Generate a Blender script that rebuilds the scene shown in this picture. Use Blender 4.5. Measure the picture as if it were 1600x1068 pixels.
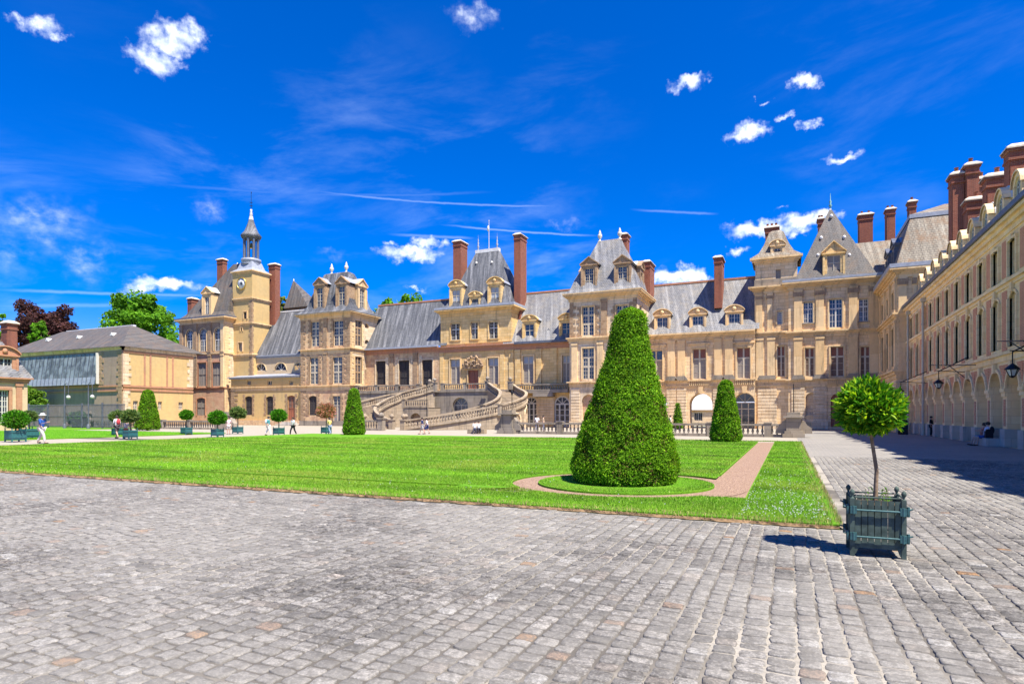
import bpy, bmesh, math, random
import numpy as np
from mathutils import Vector, Matrix, noise as mnoise
random.seed(7); RNG = np.random.default_rng(7)
for o in list(bpy.data.objects): bpy.data.objects.remove(o)
SC = bpy.context.scene; COL = SC.collection
R = math.radians

# ------------------------------------------------------------------ camera
FPX, CX, HZ, CAMH = 955.0, 800.0, 648.0, 1.75
TH = R(24.34); SN, CS = math.sin(TH), math.cos(TH)
cam = bpy.data.cameras.new('camera'); camo = bpy.data.objects.new('camera', cam); COL.objects.link(camo)
cam.sensor_width = 36; cam.lens = FPX/1600*36; cam.shift_y = (HZ-534)/1600
cam.clip_end = 6000; cam.clip_start = .1
camo.location = (0, 0, CAMH); camo.rotation_euler = (R(90), 0, TH)
SC.camera = camo
# ------------------------------------------------------------------ light
SUN_EL = R(62.5); SUN_DIR = Vector((1.0, -0.55, 0)).normalized()
SUN_DIR = Vector((SUN_DIR.x*math.cos(SUN_EL), SUN_DIR.y*math.cos(SUN_EL), math.sin(SUN_EL)))
sl = bpy.data.lights.new('sun', 'SUN'); so = bpy.data.objects.new('sun', sl); COL.objects.link(so)
sl.energy = 5.0; sl.angle = R(.5); sl.color = (1, .94, .84)
so.rotation_euler = (-SUN_DIR).to_track_quat('-Z', 'Y').to_euler(); so.location = (30, -20, 60)
vs = SC.view_settings; vs.view_transform = 'Standard'; vs.look = 'None'; vs.gamma = 1; vs.exposure = 1.1
vs.use_curve_mapping = False

# pixel -> direction / position (a pixel gives a direction; the plane it is on gives the distance)
def ray(u):
    a = (u-CX)/FPX
    return a*CS-SN, a*SN+CS
def SX(u, Y): dx, dy = ray(u); return dx*Y/dy
def ZY(u, v, Y): dx, dy = ray(u); return CAMH-(v-HZ)/FPX*(Y/dy)
def YX(u, X): dx, dy = ray(u); return dy*X/dx
def ZX(u, v, X): dx, dy = ray(u); return CAMH-(v-HZ)/FPX*(X/dx)
def GND(u, v):
    dx, dy = ray(u); t = CAMH*FPX/(v-HZ); return dx*t, dy*t
def depth(x, y): return -x*SN+y*CS

# ------------------------------------------------------------------ node helpers
def newmat(name):
    m = bpy.data.materials.new(name); m.use_nodes = True
    return m, m.node_tree.nodes, m.node_tree.links, m.node_tree.nodes['Principled BSDF']
class NT:
    def __init__(s, tree): s.t = tree; s.n = tree.nodes; s.l = tree.links
    def node(s, typ, **kw):
        n = s.n.new(typ)
        for k, v in kw.items():
            if k.startswith('i_'):
                n.inputs[int(k[2:]) if k[2:].isdigit() else k[2:].replace('_', ' ')].default_value = v
            else: setattr(n, k, v)
        return n
    def link(s, a, b): s.l.new(a, b)
    def math(s, op, a, b=None, c=None, clamp=False):
        n = s.n.new('ShaderNodeMath'); n.operation = op; n.use_clamp = clamp
        for i, x in enumerate((a, b, c)):
            if x is None: continue
            if isinstance(x, (int, float)): n.inputs[i].default_value = x
            else: s.l.new(x, n.inputs[i])
        return n.outputs[0]
    def vmath(s, op, a, b=None):
        n = s.n.new('ShaderNodeVectorMath'); n.operation = op
        for i, x in enumerate((a, b)):
            if x is None: continue
            if isinstance(x, (tuple, list)): n.inputs[i].default_value = x
            else: s.l.new(x, n.inputs[i])
        return n.outputs['Value'] if op in ('LENGTH', 'DISTANCE', 'DOT_PRODUCT') else n.outputs[0]
    def noise(s, vec, scale, detail=4, rough=.55, dist=0):
        n = s.n.new('ShaderNodeTexNoise'); n.inputs['Scale'].default_value = scale; n.inputs['Detail'].default_value = detail
        n.inputs['Roughness'].default_value = rough; n.inputs['Distortion'].default_value = dist
        s.l.new(vec, n.inputs['Vector']); return n.outputs[0]
    def ramp(s, fac, lo, hi, a=0., b=1.):
        n = s.n.new('ShaderNodeMapRange'); n.inputs[1].default_value = lo; n.inputs[2].default_value = hi
        n.inputs[3].default_value = a; n.inputs[4].default_value = b; n.clamp = True; n.interpolation_type = 'SMOOTHSTEP'
        s.l.new(fac, n.inputs[0]); return n.outputs[0]
    def mix(s, fac, a, b, mode='MIX'):
        n = s.n.new('ShaderNodeMix'); n.data_type = 'RGBA'; n.blend_type = mode
        if isinstance(fac, (int, float)): n.inputs[0].default_value = fac
        else: s.l.new(fac, n.inputs[0])
        for i, x in ((6, a), (7, b)):
            if isinstance(x, (tuple, list)): n.inputs[i].default_value = (*x[:3], 1)
            else: s.l.new(x, n.inputs[i])
        return n.outputs[2]
    def comb(s, x, y, z=0.):
        n = s.n.new('ShaderNodeCombineXYZ')
        for i, q in enumerate((x, y, z)):
            if isinstance(q, (int, float)): n.inputs[i].default_value = q
            else: s.l.new(q, n.inputs[i])
        return n.outputs[0]
    def pos(s):
        g = s.n.new('ShaderNodeNewGeometry'); return g.outputs['Position']
    def sep(s, v):
        n = s.n.new('ShaderNodeSeparateXYZ'); s.l.new(v, n.inputs[0]); return n.outputs[0], n.outputs[1], n.outputs[2]
    def bump(s, h, st, dist=.02):
        n = s.n.new('ShaderNodeBump'); n.inputs['Strength'].default_value = st; n.inputs['Distance'].default_value = dist
        s.l.new(h, n.inputs['Height']); return n.outputs[0]

# ------------------------------------------------------------------ sky
W = bpy.data.worlds.new('World'); SC.world = W; W.use_nodes = True
def build_world():
    t = NT(W.node_tree); bg = t.n['Background']
    sky = t.node('ShaderNodeTexSky', sky_type='NISHITA', sun_disc=False)
    sky.sun_elevation = SUN_EL; sky.sun_rotation = math.atan2(SUN_DIR.x, SUN_DIR.y)
    sky.altitude = 80; sky.air_density = 1.0; sky.dust_density = .25; sky.ozone_density = 3.2
    hs = t.node('ShaderNodeHueSaturation'); hs.inputs['Saturation'].default_value = 1.45; hs.inputs['Value'].default_value = .82
    t.link(t.mix(1, sky.outputs[0], (.84, .83, 1.2), 'MULTIPLY'), hs.inputs['Color'])
    tc = t.node('ShaderNodeTexCoord'); d = tc.outputs['Generated']
    x, y, z = t.sep(d)
    az = t.math('ARCTAN2', x, y)
    el = t.math('ARCTAN2', z, t.math('SQRT', t.math('ADD', t.math('MULTIPLY', x, x), t.math('MULTIPLY', y, y))))
    ae = t.comb(az, el)
    n1 = t.node('ShaderNodeTexNoise'); n1.inputs['Scale'].default_value = 38; n1.inputs['Detail'].default_value = 6; n1.inputs['Roughness'].default_value = .6
    t.link(ae, n1.inputs['Vector'])
    off = t.vmath('MULTIPLY', t.vmath('SUBTRACT', n1.outputs['Color'], (.5, .5, .5)), (.075, .045, 0))
    aw = t.vmath('ADD', ae, off)
    clouds = [(60,40,46,15,.75),(35,26,20,8,.7),(90,56,22,8,.7),(272,62,48,26,1),(238,92,42,26,1),(300,50,26,16,.8),(258,444,60,13,1.1),(225,449,30,8,1),(640,394,50,14,.95),(668,380,26,10,.95),(606,378,14,5,.7),
        (1074,129,28,11,.95),(1258,126,25,13,.95),(1166,206,34,14,1),(1266,197,17,9,.8),(1314,247,36,9,.9),(1232,181,16,5,.6),(1194,154,10,4,.5),(1180,358,50,15,1.1),(1205,350,34,14,1.1),(1250,350,48,17,1.1),(1280,340,34,12,1),
        (1062,430,44,14,1.2),(1040,436,40,12,1.2),(1090,436,36,9,1.1),(650,450,20,4,.6),(1216,325,12,4,.6),(1150,392,22,8,.8),(738,26,44,24,.4),(760,14,26,14,.4),(60,345,120,60,.26),(135,405,50,55,.26),(20,400,60,50,.2),(330,330,40,24,.24),(520,395,40,12,.2),(880,350,60,10,.2)]
    def ang(u, v):
        dx, dy = ray(u); q = (HZ-v)/FPX
        return math.atan2(dx, dy), math.atan2(q, math.hypot(dx, dy))
    acc = None
    for (u, v, ru, rv, k) in clouds:
        a0, e0 = ang(u, v); a1, _ = ang(u+ru, v); a2, _ = ang(u-ru, v); _, e1 = ang(u, v-rv); _, e2 = ang(u, v+rv)
        ra = abs(a1-a2)/2*1.25; re = abs(e1-e2)/2*1.25
        q = t.vmath('LENGTH', t.vmath('MULTIPLY', t.vmath('SUBTRACT', aw, (a0, e0, 0)), (1/ra, 1/re, 0)))
        f = t.math('MULTIPLY', t.math('SUBTRACT', 1.0, q, clamp=True), k)
        acc = f if acc is None else t.math('MAXIMUM', acc, f)
    fine = t.noise(t.vmath('MULTIPLY', ae, (1, 1.3, 1)), 46, 7, .54)
    cum = t.ramp(t.math('ADD', acc, t.math('MULTIPLY', t.math('SUBTRACT', fine, .5), t.ramp(acc, 0, .3, 0, 1.3))), .04, 1.05)
    # thin cirrus drawn out along gently tilted bands
    rot = t.comb(t.math('ADD', az, t.math('MULTIPLY', el, 1.2)), t.math('SUBTRACT', t.math('MULTIPLY', el, 5), t.math('MULTIPLY', az, .9)))
    ci = t.noise(t.vmath('MULTIPLY', rot, (2.2, 1.6, 1)), 1.5, 8, .62, .35)
    patch = t.noise(ae, 1.9, 2, .5)
    cir = t.math('MULTIPLY', t.ramp(ci, .46, .8), t.ramp(patch, .42, .7, 0, .42))
    low = t.ramp(el, .02, .62, 1, .25)
    cir = t.math('MULTIPLY', cir, low)
    # contrails: thin near-straight lines
    def trail(p, q, w, k):
        a0, e0 = ang(*p); a1, e1 = ang(*q); L = math.hypot(a1-a0, e1-e0); tx, ty = (a1-a0)/L, (e1-e0)/L
        rel = t.vmath('SUBTRACT', t.vmath('ADD', ae, t.vmath('MULTIPLY', off, (.08, .08, 0))), (a0, e0, 0))
        al = t.vmath('DOT_PRODUCT', rel, (tx, ty, 0)); ac = t.math('ABSOLUTE', t.vmath('DOT_PRODUCT', rel, (-ty, tx, 0)))
        m = t.math('MULTIPLY', t.ramp(ac, 0, w, 1, 0), t.math('MULTIPLY', t.ramp(al, -.02, L*.25, 0, 1), t.ramp(al, L*.8, L*1.05, 1, 0)))
        return t.math('MULTIPLY', m, k)
    tr = None
    for a in (((480,297),(880,322),.0022,.2),((230,285),(760,300),.003,.06),((700,352),(930,368),.0022,.25),((0,452),(330,462),.003,.2),((0,478),(200,476),.004,.14),((1000,328),(1120,334),.0025,.15),((620,366),(740,372),.003,.18)):
        q = trail(*a); tr = q if tr is None else t.math('MAXIMUM', tr, q)
    thin = t.math('MAXIMUM', cir, tr)
    cloudcol = t.mix(t.ramp(t.noise(ae, 30, 4), .3, .7), (4.6, 5.3, 6.6), (8.2, 8.5, 9.0))
    c1 = t.mix(thin, hs.outputs[0], (5.0, 6.2, 8.0))
    c2 = t.mix(cum, c1, cloudcol)
    t.link(c2, bg.inputs[0]); bg.inputs[1].default_value = .1
build_world()

# ------------------------------------------------------------------ materials
M = {}
def plain(name, c, rough=.6, metal=0, spec=.5, var=.0, scale=6):
    m, n, l, b = newmat(name); b.inputs['Base Color'].default_value = (*c, 1); b.inputs['Roughness'].default_value = rough
    b.inputs['Metallic'].default_value = metal; b.inputs['Specular IOR Level'].default_value = spec
    if var:
        t = NT(m.node_tree); f = t.noise(t.pos(), scale, 5, .6)
        t.link(t.mix(t.ramp(f, .3, .7), tuple(q*(1-var) for q in c), tuple(min(1, q*(1+var)) for q in c)), b.inputs['Base Color'])
        t.link(t.bump(f, .2, .01), b.inputs['Normal'])
    M[name] = m; return m
def stone(name, c1, c2, mortar, bw=.95, bh=.42, joint=.014, stain=.45, stc=(.13, .1, .075), rough=.9, patch=None, pk=.0, bump=.5):
    m, n, l, b = newmat(name); t = NT(m.node_tree); p = t.pos(); x, y, z = t.sep(p); s = t.math('ADD', x, y)
    v = t.comb(s, z)
    br = t.node('ShaderNodeTexBrick'); br.offset = .5
    for k, c in (('Color1', c1), ('Color2', c2), ('Mortar', mortar)): br.inputs[k].default_value = (*c, 1)
    br.inputs['Scale'].default_value = 1; br.inputs['Brick Width'].default_value = bw; br.inputs['Row Height'].default_value = bh
    br.inputs['Mortar Size'].default_value = joint; br.inputs['Mortar Smooth'].default_value = .3; br.inputs['Bias'].default_value = 0
    t.link(v, br.inputs['Vector'])
    big = t.noise(p, .33, 5, .62); mid = t.noise(p, 2.1, 5, .6); fin = t.noise(p, 14, 4, .6)
    col = t.mix(t.ramp(big, .25, .75), br.outputs[0], t.mix(1, br.outputs[0], (1.18, 1.12, 1.02), 'MULTIPLY'))
    col = t.mix(t.ramp(mid, .25, .8, 0, .35), col, t.mix(1, col, (.68, .62, .55), 'MULTIPLY'))
    if patch: col = t.mix(t.ramp(t.noise(p, .8, 4, .6), .5, .62, 0, pk), col, patch)
    st = t.noise(t.comb(t.math('MULTIPLY', s, 1.7), t.math('MULTIPLY', z, .16), big), 1.0, 6, .68)
    col = t.mix(t.ramp(st, .48, .74, 0, stain), col, stc)
    t.link(col, b.inputs['Base Color']); b.inputs['Roughness'].default_value = rough; b.inputs['Specular IOR Level'].default_value = .2
    h = t.math('ADD', t.math('MULTIPLY', br.outputs['Fac'], -.6), t.math('ADD', t.math('MULTIPLY', mid, .4), t.math('MULTIPLY', fin, .35)))
    t.link(t.bump(h, bump, .03), b.inputs['Normal'])
    M[name] = m; return m
stone('stone_cream', (.78, .6, .375), (.67, .475, .26), (.37, .27, .165), stain=.5)
stone('stone_gold', (.74, .54, .27), (.63, .43, .18), (.38, .27, .14), stain=.5)
stone('stone_pale', (.74, .61, .43), (.63, .49, .32), (.36, .28, .2), stain=.55)
stone('stone_wing', (.88, .69, .42), (.83, .61, .34), (.7, .5, .3), stain=.25)
stone('stone_trim', (.75, .565, .33), (.64, .45, .235), (.48, .34, .19), bw=2.2, bh=3, stain=.65)
stone('stone_brown', (.38, .27, .17), (.28, .185, .115), (.5, .38, .24), bw=.5, bh=.35, stain=.4)
stone('stone_grey', (.3, .265, .22), (.24, .21, .17), (.17, .15, .13), bw=1.4, bh=.6, stain=.8, stc=(.06, .055, .05))
stone('stone_stair', (.37, .305, .225), (.295, .24, .175), (.18, .145, .105), bw=1.2, bh=.45, stain=.75, stc=(.09, .08, .07))
stone('rubble_wall', (.62, .45, .27), (.52, .33, .19), (.62, .48, .3), bw=.6, bh=.34, stain=.35, patch=(.42, .24, .16), pk=.6, joint=.04)
stone('render_yellow', (.55, .4, .185), (.53, .38, .17), (.53, .38, .18), bw=4, bh=3, stain=.3, stc=(.3, .24, .15))
stone('render_pink', (.58, .37, .24), (.5, .29, .19), (.5, .36, .24), bw=.7, bh=.3, stain=.3, patch=(.6, .46, .28), pk=.5)
stone('render_cream', (.58, .45, .29), (.55, .42, .26), (.54, .41, .25), bw=5, bh=4, stain=.3, stc=(.35, .28, .2))
stone('render_brown_shaded', (.36, .27, .21), (.32, .24, .19), (.34, .26, .2), bw=4, bh=3, stain=.5)  # brown render with the camera-side wall's shade put into its colour
stone('brick_red', (.27, .085, .05), (.2, .055, .035), (.3, .18, .13), bw=.26, bh=.085, joint=.012, stain=.5, stc=(.09, .05, .04))
stone('brick_wing', (.62, .245, .14), (.54, .19, .105), (.64, .46, .32), bw=.26, bh=.085, joint=.012, stain=.25, stc=(.16, .09, .07))
stone('brick_band', (.5, .24, .14), (.42, .19, .11), (.5, .33, .22), bw=.3, bh=.1, joint=.012, stain=.35)
stone('ground_stone', (.5, .47, .42), (.42, .39, .35), (.36, .34, .3), bw=1.2, bh=.5, stain=.7, stc=(.12, .11, .1))
def slate(name, c, streak, amt=.6, warm=None, wk=0):
    m, n, l, b = newmat(name); t = NT(m.node_tree); p = t.pos(); x, y, z = t.sep(p); s = t.math('ADD', x, t.math('MULTIPLY', y, .35))
    br = t.node('ShaderNodeTexBrick'); br.offset = .5
    for k, q in (('Color1', c), ('Color2', tuple(i*.72 for i in c)), ('Mortar', tuple(i*.4 for i in c))): br.inputs[k].default_value = (*q, 1)
    br.inputs['Scale'].default_value = 1; br.inputs['Brick Width'].default_value = .3; br.inputs['Row Height'].default_value = .24
    br.inputs['Mortar Size'].default_value = .026; br.inputs['Mortar Smooth'].default_value = .2
    t.link(t.comb(s, z), br.inputs['Vector'])
    st = t.noise(t.comb(t.math('MULTIPLY', s, 1.9), t.math('MULTIPLY', z, .13), 0.), 1, 7, .7)
    sp = t.noise(p, 3.2, 6, .7)
    f = t.math('MULTIPLY', t.ramp(st, .42, .72), t.ramp(sp, .3, .62, .35, 1))
    col = t.mix(t.math('MULTIPLY', f, amt), br.outputs[0], streak)
    if warm: col = t.mix(t.ramp(t.noise(p, .9, 6, .7), .45, .66, 0, wk), col, warm)
    dk = t.noise(t.comb(t.math('MULTIPLY', s, 3.1), t.math('MULTIPLY', z, .2), 3.), 1, 6, .7)
    col = t.mix(t.ramp(dk, .55, .75, 0, .6), col, tuple(i*.38 for i in c))
    t.link(col, b.inputs['Base Color']); b.inputs['Roughness'].default_value = .62; b.inputs['Specular IOR Level'].default_value = .35
    t.link(t.bump(t.math('ADD', t.math('MULTIPLY', br.outputs['Fac'], -1), t.math('MULTIPLY', sp, .6)), .5, .02), b.inputs['Normal'])
    M[name] = m
slate('slate', (.1, .105, .115), (.34, .34, .345), .8)
slate('slate_light', (.2, .2, .205), (.44, .43, .41), .8, (.28, .24, .18), .45)
slate('slate_brown', (.115, .105, .095), (.24, .22, .19), .6, (.17, .115, .075), .5)
slate('slate_lichen', (.24, .2, .145), (.5, .44, .33), .8, (.22, .125, .06), .8)
plain('lead', (.3, .32, .36), .5, .0, .5, .15, 3); plain('lead_white', (.62, .61, .59), .6, 0, .4, .12, 3)
plain('gutter', (.1, .11, .14), .5, .0, .5, .2, 3); plain('copper_green', (.16, .33, .32), .6, .2, .4, .2, 8)
plain('paint_white', (.58, .56, .5), .55, 0, .4, .06, 5); plain('paint_cream', (.52, .45, .33), .6, 0, .4, .08, 5)
plain('shutter_grey', (.27, .235, .2), .7, 0, .3, .12, 7); plain('shutter_brown', (.17, .11, .08), .7, 0, .3, .15, 7); plain('shutter_red', (.24, .1, .07), .7, 0, .3, .12, 7)
plain('blind_lattice', (.06, .052, .05), .8, 0, .2, .35, 9); plain('wood_door', (.3, .11, .06), .6, 0, .4, .2, 9)
plain('iron', (.02, .02, .022), .5, .6, .5); plain('gilt', (.6, .42, .1), .35, .8); plain('cap_stone', (.6, .5, .38), .9, 0, .2, .2, 4)
plain('finial_stone', (.62, .56, .46), .8, 0, .3, .15, 9); plain('clock_face', (.75, .75, .73), .5); plain('lamp_glass', (.55, .55, .5), .2, 0, .6)
plain('curtain', (.36, .39, .42), .8, 0, .3, .1, 5)
def glass(name, c, r=.06):
    m, n, l, b = newmat(name); t = NT(m.node_tree); f = t.noise(t.pos(), .9, 2)
    t.link(t.mix(t.ramp(f, .35, .65), c, tuple(min(1, i*2.2+.01) for i in c)), b.inputs['Base Color'])
    b.inputs['Roughness'].default_value = r; b.inputs['Specular IOR Level'].default_value = .8
    b.inputs['Specular IOR Level'].default_value = .8 if r < .2 else .3; t.link(t.bump(t.noise(t.pos(), 2.5, 2), .06, .02), b.inputs['Normal']); M[name] = m
glass('glass', (.018, .024, .034)); glass('glass_blue', (.1, .115, .125), .55)

# ------------------------------------------------------------------ mesh builder
IDF = lambda x, y, z: (x, y, z)
class MB:
    def __init__(s, F=None): s.v = []; s.f = []; s.m = []; s.F = F or IDF; s.cm = 0; s.sm = []
    def add(s, vs, fs, smooth=False):
        o = len(s.v); F = s.F
        s.v += [F(*p) for p in vs]; s.f += [tuple(o+i for i in f) for f in fs]; s.m += [s.cm]*len(fs); s.sm += [smooth]*len(fs)
    def box(s, x0, x1, y0, y1, z0, z1):
        s.add([(x0,y0,z0),(x1,y0,z0),(x1,y1,z0),(x0,y1,z0),(x0,y0,z1),(x1,y0,z1),(x1,y1,z1),(x0,y1,z1)],
              [(0,1,5,4),(1,2,6,5),(2,3,7,6),(3,0,4,7),(4,5,6,7),(3,2,1,0)])
    def quad(s, *p): s.add(p, [tuple(range(len(p)))])
    def prism(s, poly, y0, y1):     # poly in (x,z), extruded along y
        n = len(poly)
        vs = [(x, y0, z) for x, z in poly]+[(x, y1, z) for x, z in poly]
        s.add(vs, [tuple(range(n)), tuple(range(2*n-1, n-1, -1))]+[((i+1) % n, i, n+i, n+(i+1) % n) for i in range(n)])
    def lathe(s, cx, cy, prof, n=12, smooth=True):
        vs = []
        for r, z in prof:
            for i in range(n): a = 2*math.pi*i/n; vs.append((cx+r*math.cos(a), cy+r*math.sin(a), z))
        fs = [(j*n+i, j*n+(i+1) % n, (j+1)*n+(i+1) % n, (j+1)*n+i) for j in range(len(prof)-1) for i in range(n)]
        s.add(vs, fs, smooth); k = len(prof)-1
        s.add(vs[k*n:], [tuple(range(n))]); s.add(vs[:n], [tuple(range(n-1, -1, -1))])
    def tube(s, p0, p1, r0, r1=None, n=6, smooth=True):
        r1 = r0 if r1 is None else r1; a = Vector(p0); b = Vector(p1); d = (b-a).normalized()
        u = d.orthogonal().normalized(); w = d.cross(u); vs = []
        for c, r in ((a, r0), (b, r1)):
            for i in range(n): t = 2*math.pi*i/n; vs.append(tuple(c+u*r*math.cos(t)+w*r*math.sin(t)))
        s.add(vs, [(i, (i+1) % n, n+(i+1) % n, n+i) for i in range(n)], smooth)
        s.add(vs, [tuple(range(n-1, -1, -1)), tuple(range(n, 2*n))])
    def ball(s, c, r, nu=8, nv=6, sc=(1, 1, 1)):
        vs = []; fs = []
        for j in range(nv+1):
            p = math.pi*j/nv
            for i in range(nu): a = 2*math.pi*i/nu; vs.append((c[0]+r*sc[0]*math.sin(p)*math.cos(a), c[1]+r*sc[1]*math.sin(p)*math.sin(a), c[2]-r*sc[2]*math.cos(p)))
        for j in range(nv):
            for i in range(nu): fs.append((j*nu+i, j*nu+(i+1) % nu, (j+1)*nu+(i+1) % nu, (j+1)*nu+i))
        s.add(vs, fs, True)
    def rings(s, cs, cap=True):     # list of equal-length loops
        n = len(cs[0]); vs = [p for c in cs for p in c]
        s.add(vs, [(j*n+i, j*n+(i+1) % n, (j+1)*n+(i+1) % n, (j+1)*n+i) for j in range(len(cs)-1) for i in range(n)])
        if cap: s.add(cs[-1], [tuple(range(n))])
    def build(s, name, mats, parent=None, col=None):
        me = bpy.data.meshes.new(name); me.from_pydata(s.v, [], s.f)
        if isinstance(mats, str): mats = [mats]
        for q in mats: me.materials.append(M[q])
        me.polygons.foreach_set('material_index', s.m); me.polygons.foreach_set('use_smooth', s.sm)
        me.validate(clean_customdata=False); me.update()
        o = bpy.data.objects.new(name, me); COL.objects.link(o)
        if parent: attach(o, parent)
        if name in ('quoins', 'numerals', 'rails', 'rustication'): o['kind'] = 'stuff'
        return o
def attach(o, parent):
    o.parent = parent
    t = Vector(parent.get('base', (0, 0, 0))); o.matrix_parent_inverse = Matrix.Translation(-t)
def thing(name, label, cat, base=(0, 0, 0), group=None):
    o = bpy.data.objects.new(name, None); COL.objects.link(o); o.empty_display_size = .3
    o.location = base; o['base'] = base; o['label'] = label; o['category'] = cat
    if group: o['group'] = group
    return o
def tag(o, label, cat, group=None, kind=None):
    o['label'] = label; o['category'] = cat
    if group: o['group'] = group
    if kind: o['kind'] = kind
    return o
def struct(o, label=None):
    o['kind'] = 'structure'
    if label: o['label'] = label
    return o
# wall frames: local x runs to the right as seen from outside, y goes into the wall
def FY(Y): return lambda x, y, z: (x, Y+y, z)          # faces -Y
def FPX_(X): return lambda x, y, z: (X-y, x, z)        # faces +X, x = world Y
def FMX(X): return lambda x, y, z: (X+y, -x, z)        # faces -X, x = -world Y
def arc(a, b, z0, rise, n=10):
    c = (a+b)/2; w = (b-a)/2; r = (w*w+rise*rise)/(2*rise); zc = z0+rise-r; t0 = math.asin(min(1, w/r))
    return [(c+r*math.sin(-t0+2*t0*i/n), zc+r*math.cos(-t0+2*t0*i/n)) for i in range(n+1)]
def wall(F, s0, s1, z0, z1, ops, name, mat, parent, dep=.38):
    """front wall sheet with real openings and reveals; ops = (a,b,c,d,rise)"""
    mb = MB(F); e = 1e-4
    xs = sorted({s0, s1, *[min(max(q, s0), s1) for o in ops for q in o[:2]]}); zs = sorted({z0, z1, *[min(max(q, z0), z1) for o in ops for q in o[2:4]]})
    for i in range(len(xs)-1):
        if xs[i+1]-xs[i] < e: continue
        for j in range(len(zs)-1):
            if zs[j+1]-zs[j] < e: continue
            x, z = (xs[i]+xs[i+1])/2, (zs[j]+zs[j+1])/2
            if any(o[0] < x < o[1] and o[2] < z < o[3] for o in ops): continue
            mb.quad((xs[i],0,zs[j]),(xs[i+1],0,zs[j]),(xs[i+1],0,zs[j+1]),(xs[i],0,zs[j+1]))
    for o in ops:
        a, b, c, d = o[:4]; rise = o[4] if len(o) > 4 else 0; zt = d-rise; dp = o[5] if len(o) > 5 else dep
        mb.quad((a,0,c),(a,0,zt),(a,dp,zt),(a,dp,c)); mb.quad((b,0,zt),(b,0,c),(b,dp,c),(b,dp,zt)); mb.quad((b,0,c),(a,0,c),(a,dp,c),(b,dp,c))
        if rise:
            pts = arc(a, b, zt, rise, 12)
            for k in range(12):
                p, q = pts[k], pts[k+1]; cx = a if k < 6 else b
                mb.quad((cx,0,d),(p[0],0,p[1]),(q[0],0,q[1])); mb.quad((p[0],0,p[1]),(p[0],dp,p[1]),(q[0],dp,q[1]),(q[0],0,q[1]))
            mb.quad((a,0,d),((a+b)/2,0,d),(b,0,d)) if False else None
        else: mb.quad((a,0,d),(b,0,d),(b,dp,d),(a,dp,d))
    return mb.build(name, mat, parent)
def window(parent, F, a, b, c, d, rise=0, rows=(1,), cols=2, sub=(2, 2), fm='paint_white', pm='glass', fw=.09, mw=.1, bw=.035, y=.2, surround=None, sill=None, name='window', sw=.16):
    """a window (or glazed door) set y deep in its opening: frame, mullions, glazing bars; pane sheets as child"""
    mb = MB(F); w = b-a; h = d-c; zt = d-rise
    mb.box(a, a+fw, y, y+.07, c, zt); mb.box(b-fw, b, y, y+.07, c, zt); mb.box(a+fw, b-fw, y, y+.07, c, c+fw)
    if not rise: mb.box(a+fw, b-fw, y, y+.07, d-fw, d)
    else:
        o = arc(a, b, zt, rise, 12); n = arc(a+fw, b-fw, zt, max(.05, rise-fw), 12)
        for k in range(12):
            p, q, r, s_ = o[k], o[k+1], n[k+1], n[k]
            mb.add([(p[0],y,p[1]),(q[0],y,q[1]),(r[0],y,r[1]),(s_[0],y,s_[1]),(r[0],y+.07,r[1]),(s_[0],y+.07,s_[1])], [(3,2,1,0),(2,3,5,4)])
        mb.box(a+fw, b-fw, y-.002, y+.06, zt-fw/2, zt+fw/2)
        for k in (1, 2, 3):
            t = math.pi*k/4; cx = (a+b)/2
            mb.tube((cx, y+.03, zt), (cx+math.cos(t)*(w/2-fw*.6), y+.03, zt+math.sin(t)*(rise-fw*.6)), bw*.8, n=4, smooth=False)
    H = zt-c; zz = [c]
    tot = sum(rows)
    for r in rows: zz.append(zz[-1]+H*r/tot)
    for z in zz[1:-1]: mb.box(a+fw, b-fw, y-.02, y+.065, z-mw/2, z+mw/2)
    for i in range(1, cols):
        x = a+w*i/cols; mb.box(x-mw/2, x+mw/2, y-.024, y+.068, c+fw, zt-(0 if rise else fw))
    if sub and bw:
        for i in range(cols):
            x0 = a+w*i/cols; x1 = a+w*(i+1)/cols
            for k in range(1, sub[0]):
                x = x0+(x1-x0)*k/sub[0]; mb.box(x-bw/2, x+bw/2, y+.02, y+.055, c+fw, zt-(0 if rise else fw))
        for j in range(len(rows)):
            n = sub[1] if isinstance(sub[1], int) else sub[1][j]
            for k in range(1, n):
                z = zz[j]+(zz[j+1]-zz[j])*k/n; mb.box(a+fw, b-fw, y+.022, y+.053, z-bw/2, z+bw/2)
    wo = mb.build(name, fm, parent)
    yg = y+.045
    pms = [pm]*len(rows) if isinstance(pm, str) else pm
    for q in dict.fromkeys(pms):
        g = MB(F)
        for j in range(len(rows)):
            if pms[j] == q: g.quad((a,yg,zz[j]),(b,yg,zz[j]),(b,yg,zz[j+1]),(a,yg,zz[j+1]))
        if rise and q == pms[-1]:
            g.quad(*[(p[0], yg, p[1]) for p in reversed(arc(a, b, zt, rise, 12))])
        g.build('pane' if 'glass' in q or q == 'curtain' else 'shutter', q, None).parent = wo
    if surround:
        s = MB(F); k = sw
        if zt-c > .1: s.box(a-k, a, -.12, .1, c, zt); s.box(b, b+k, -.12, .1, c, zt)
        if rise:
            o = arc(a-k, b+k, zt, rise+k, 12); n = arc(a, b, zt, rise, 12)
            for i in range(12):
                p, q, r, t = o[i], o[i+1], n[i+1], n[i]
                s.add([(p[0],-.06,p[1]),(q[0],-.06,q[1]),(r[0],-.06,r[1]),(t[0],-.06,t[1]),(p[0],.1,p[1]),(q[0],.1,q[1]),(r[0],.1,r[1]),(t[0],.1,t[1])],
                      [(3,2,1,0),(0,1,5,4),(2,3,7,6)])
        else: s.box(a-k, b+k, -.135, .1, d, d+k)
        s.build('surround', surround, None).parent = wo
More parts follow.
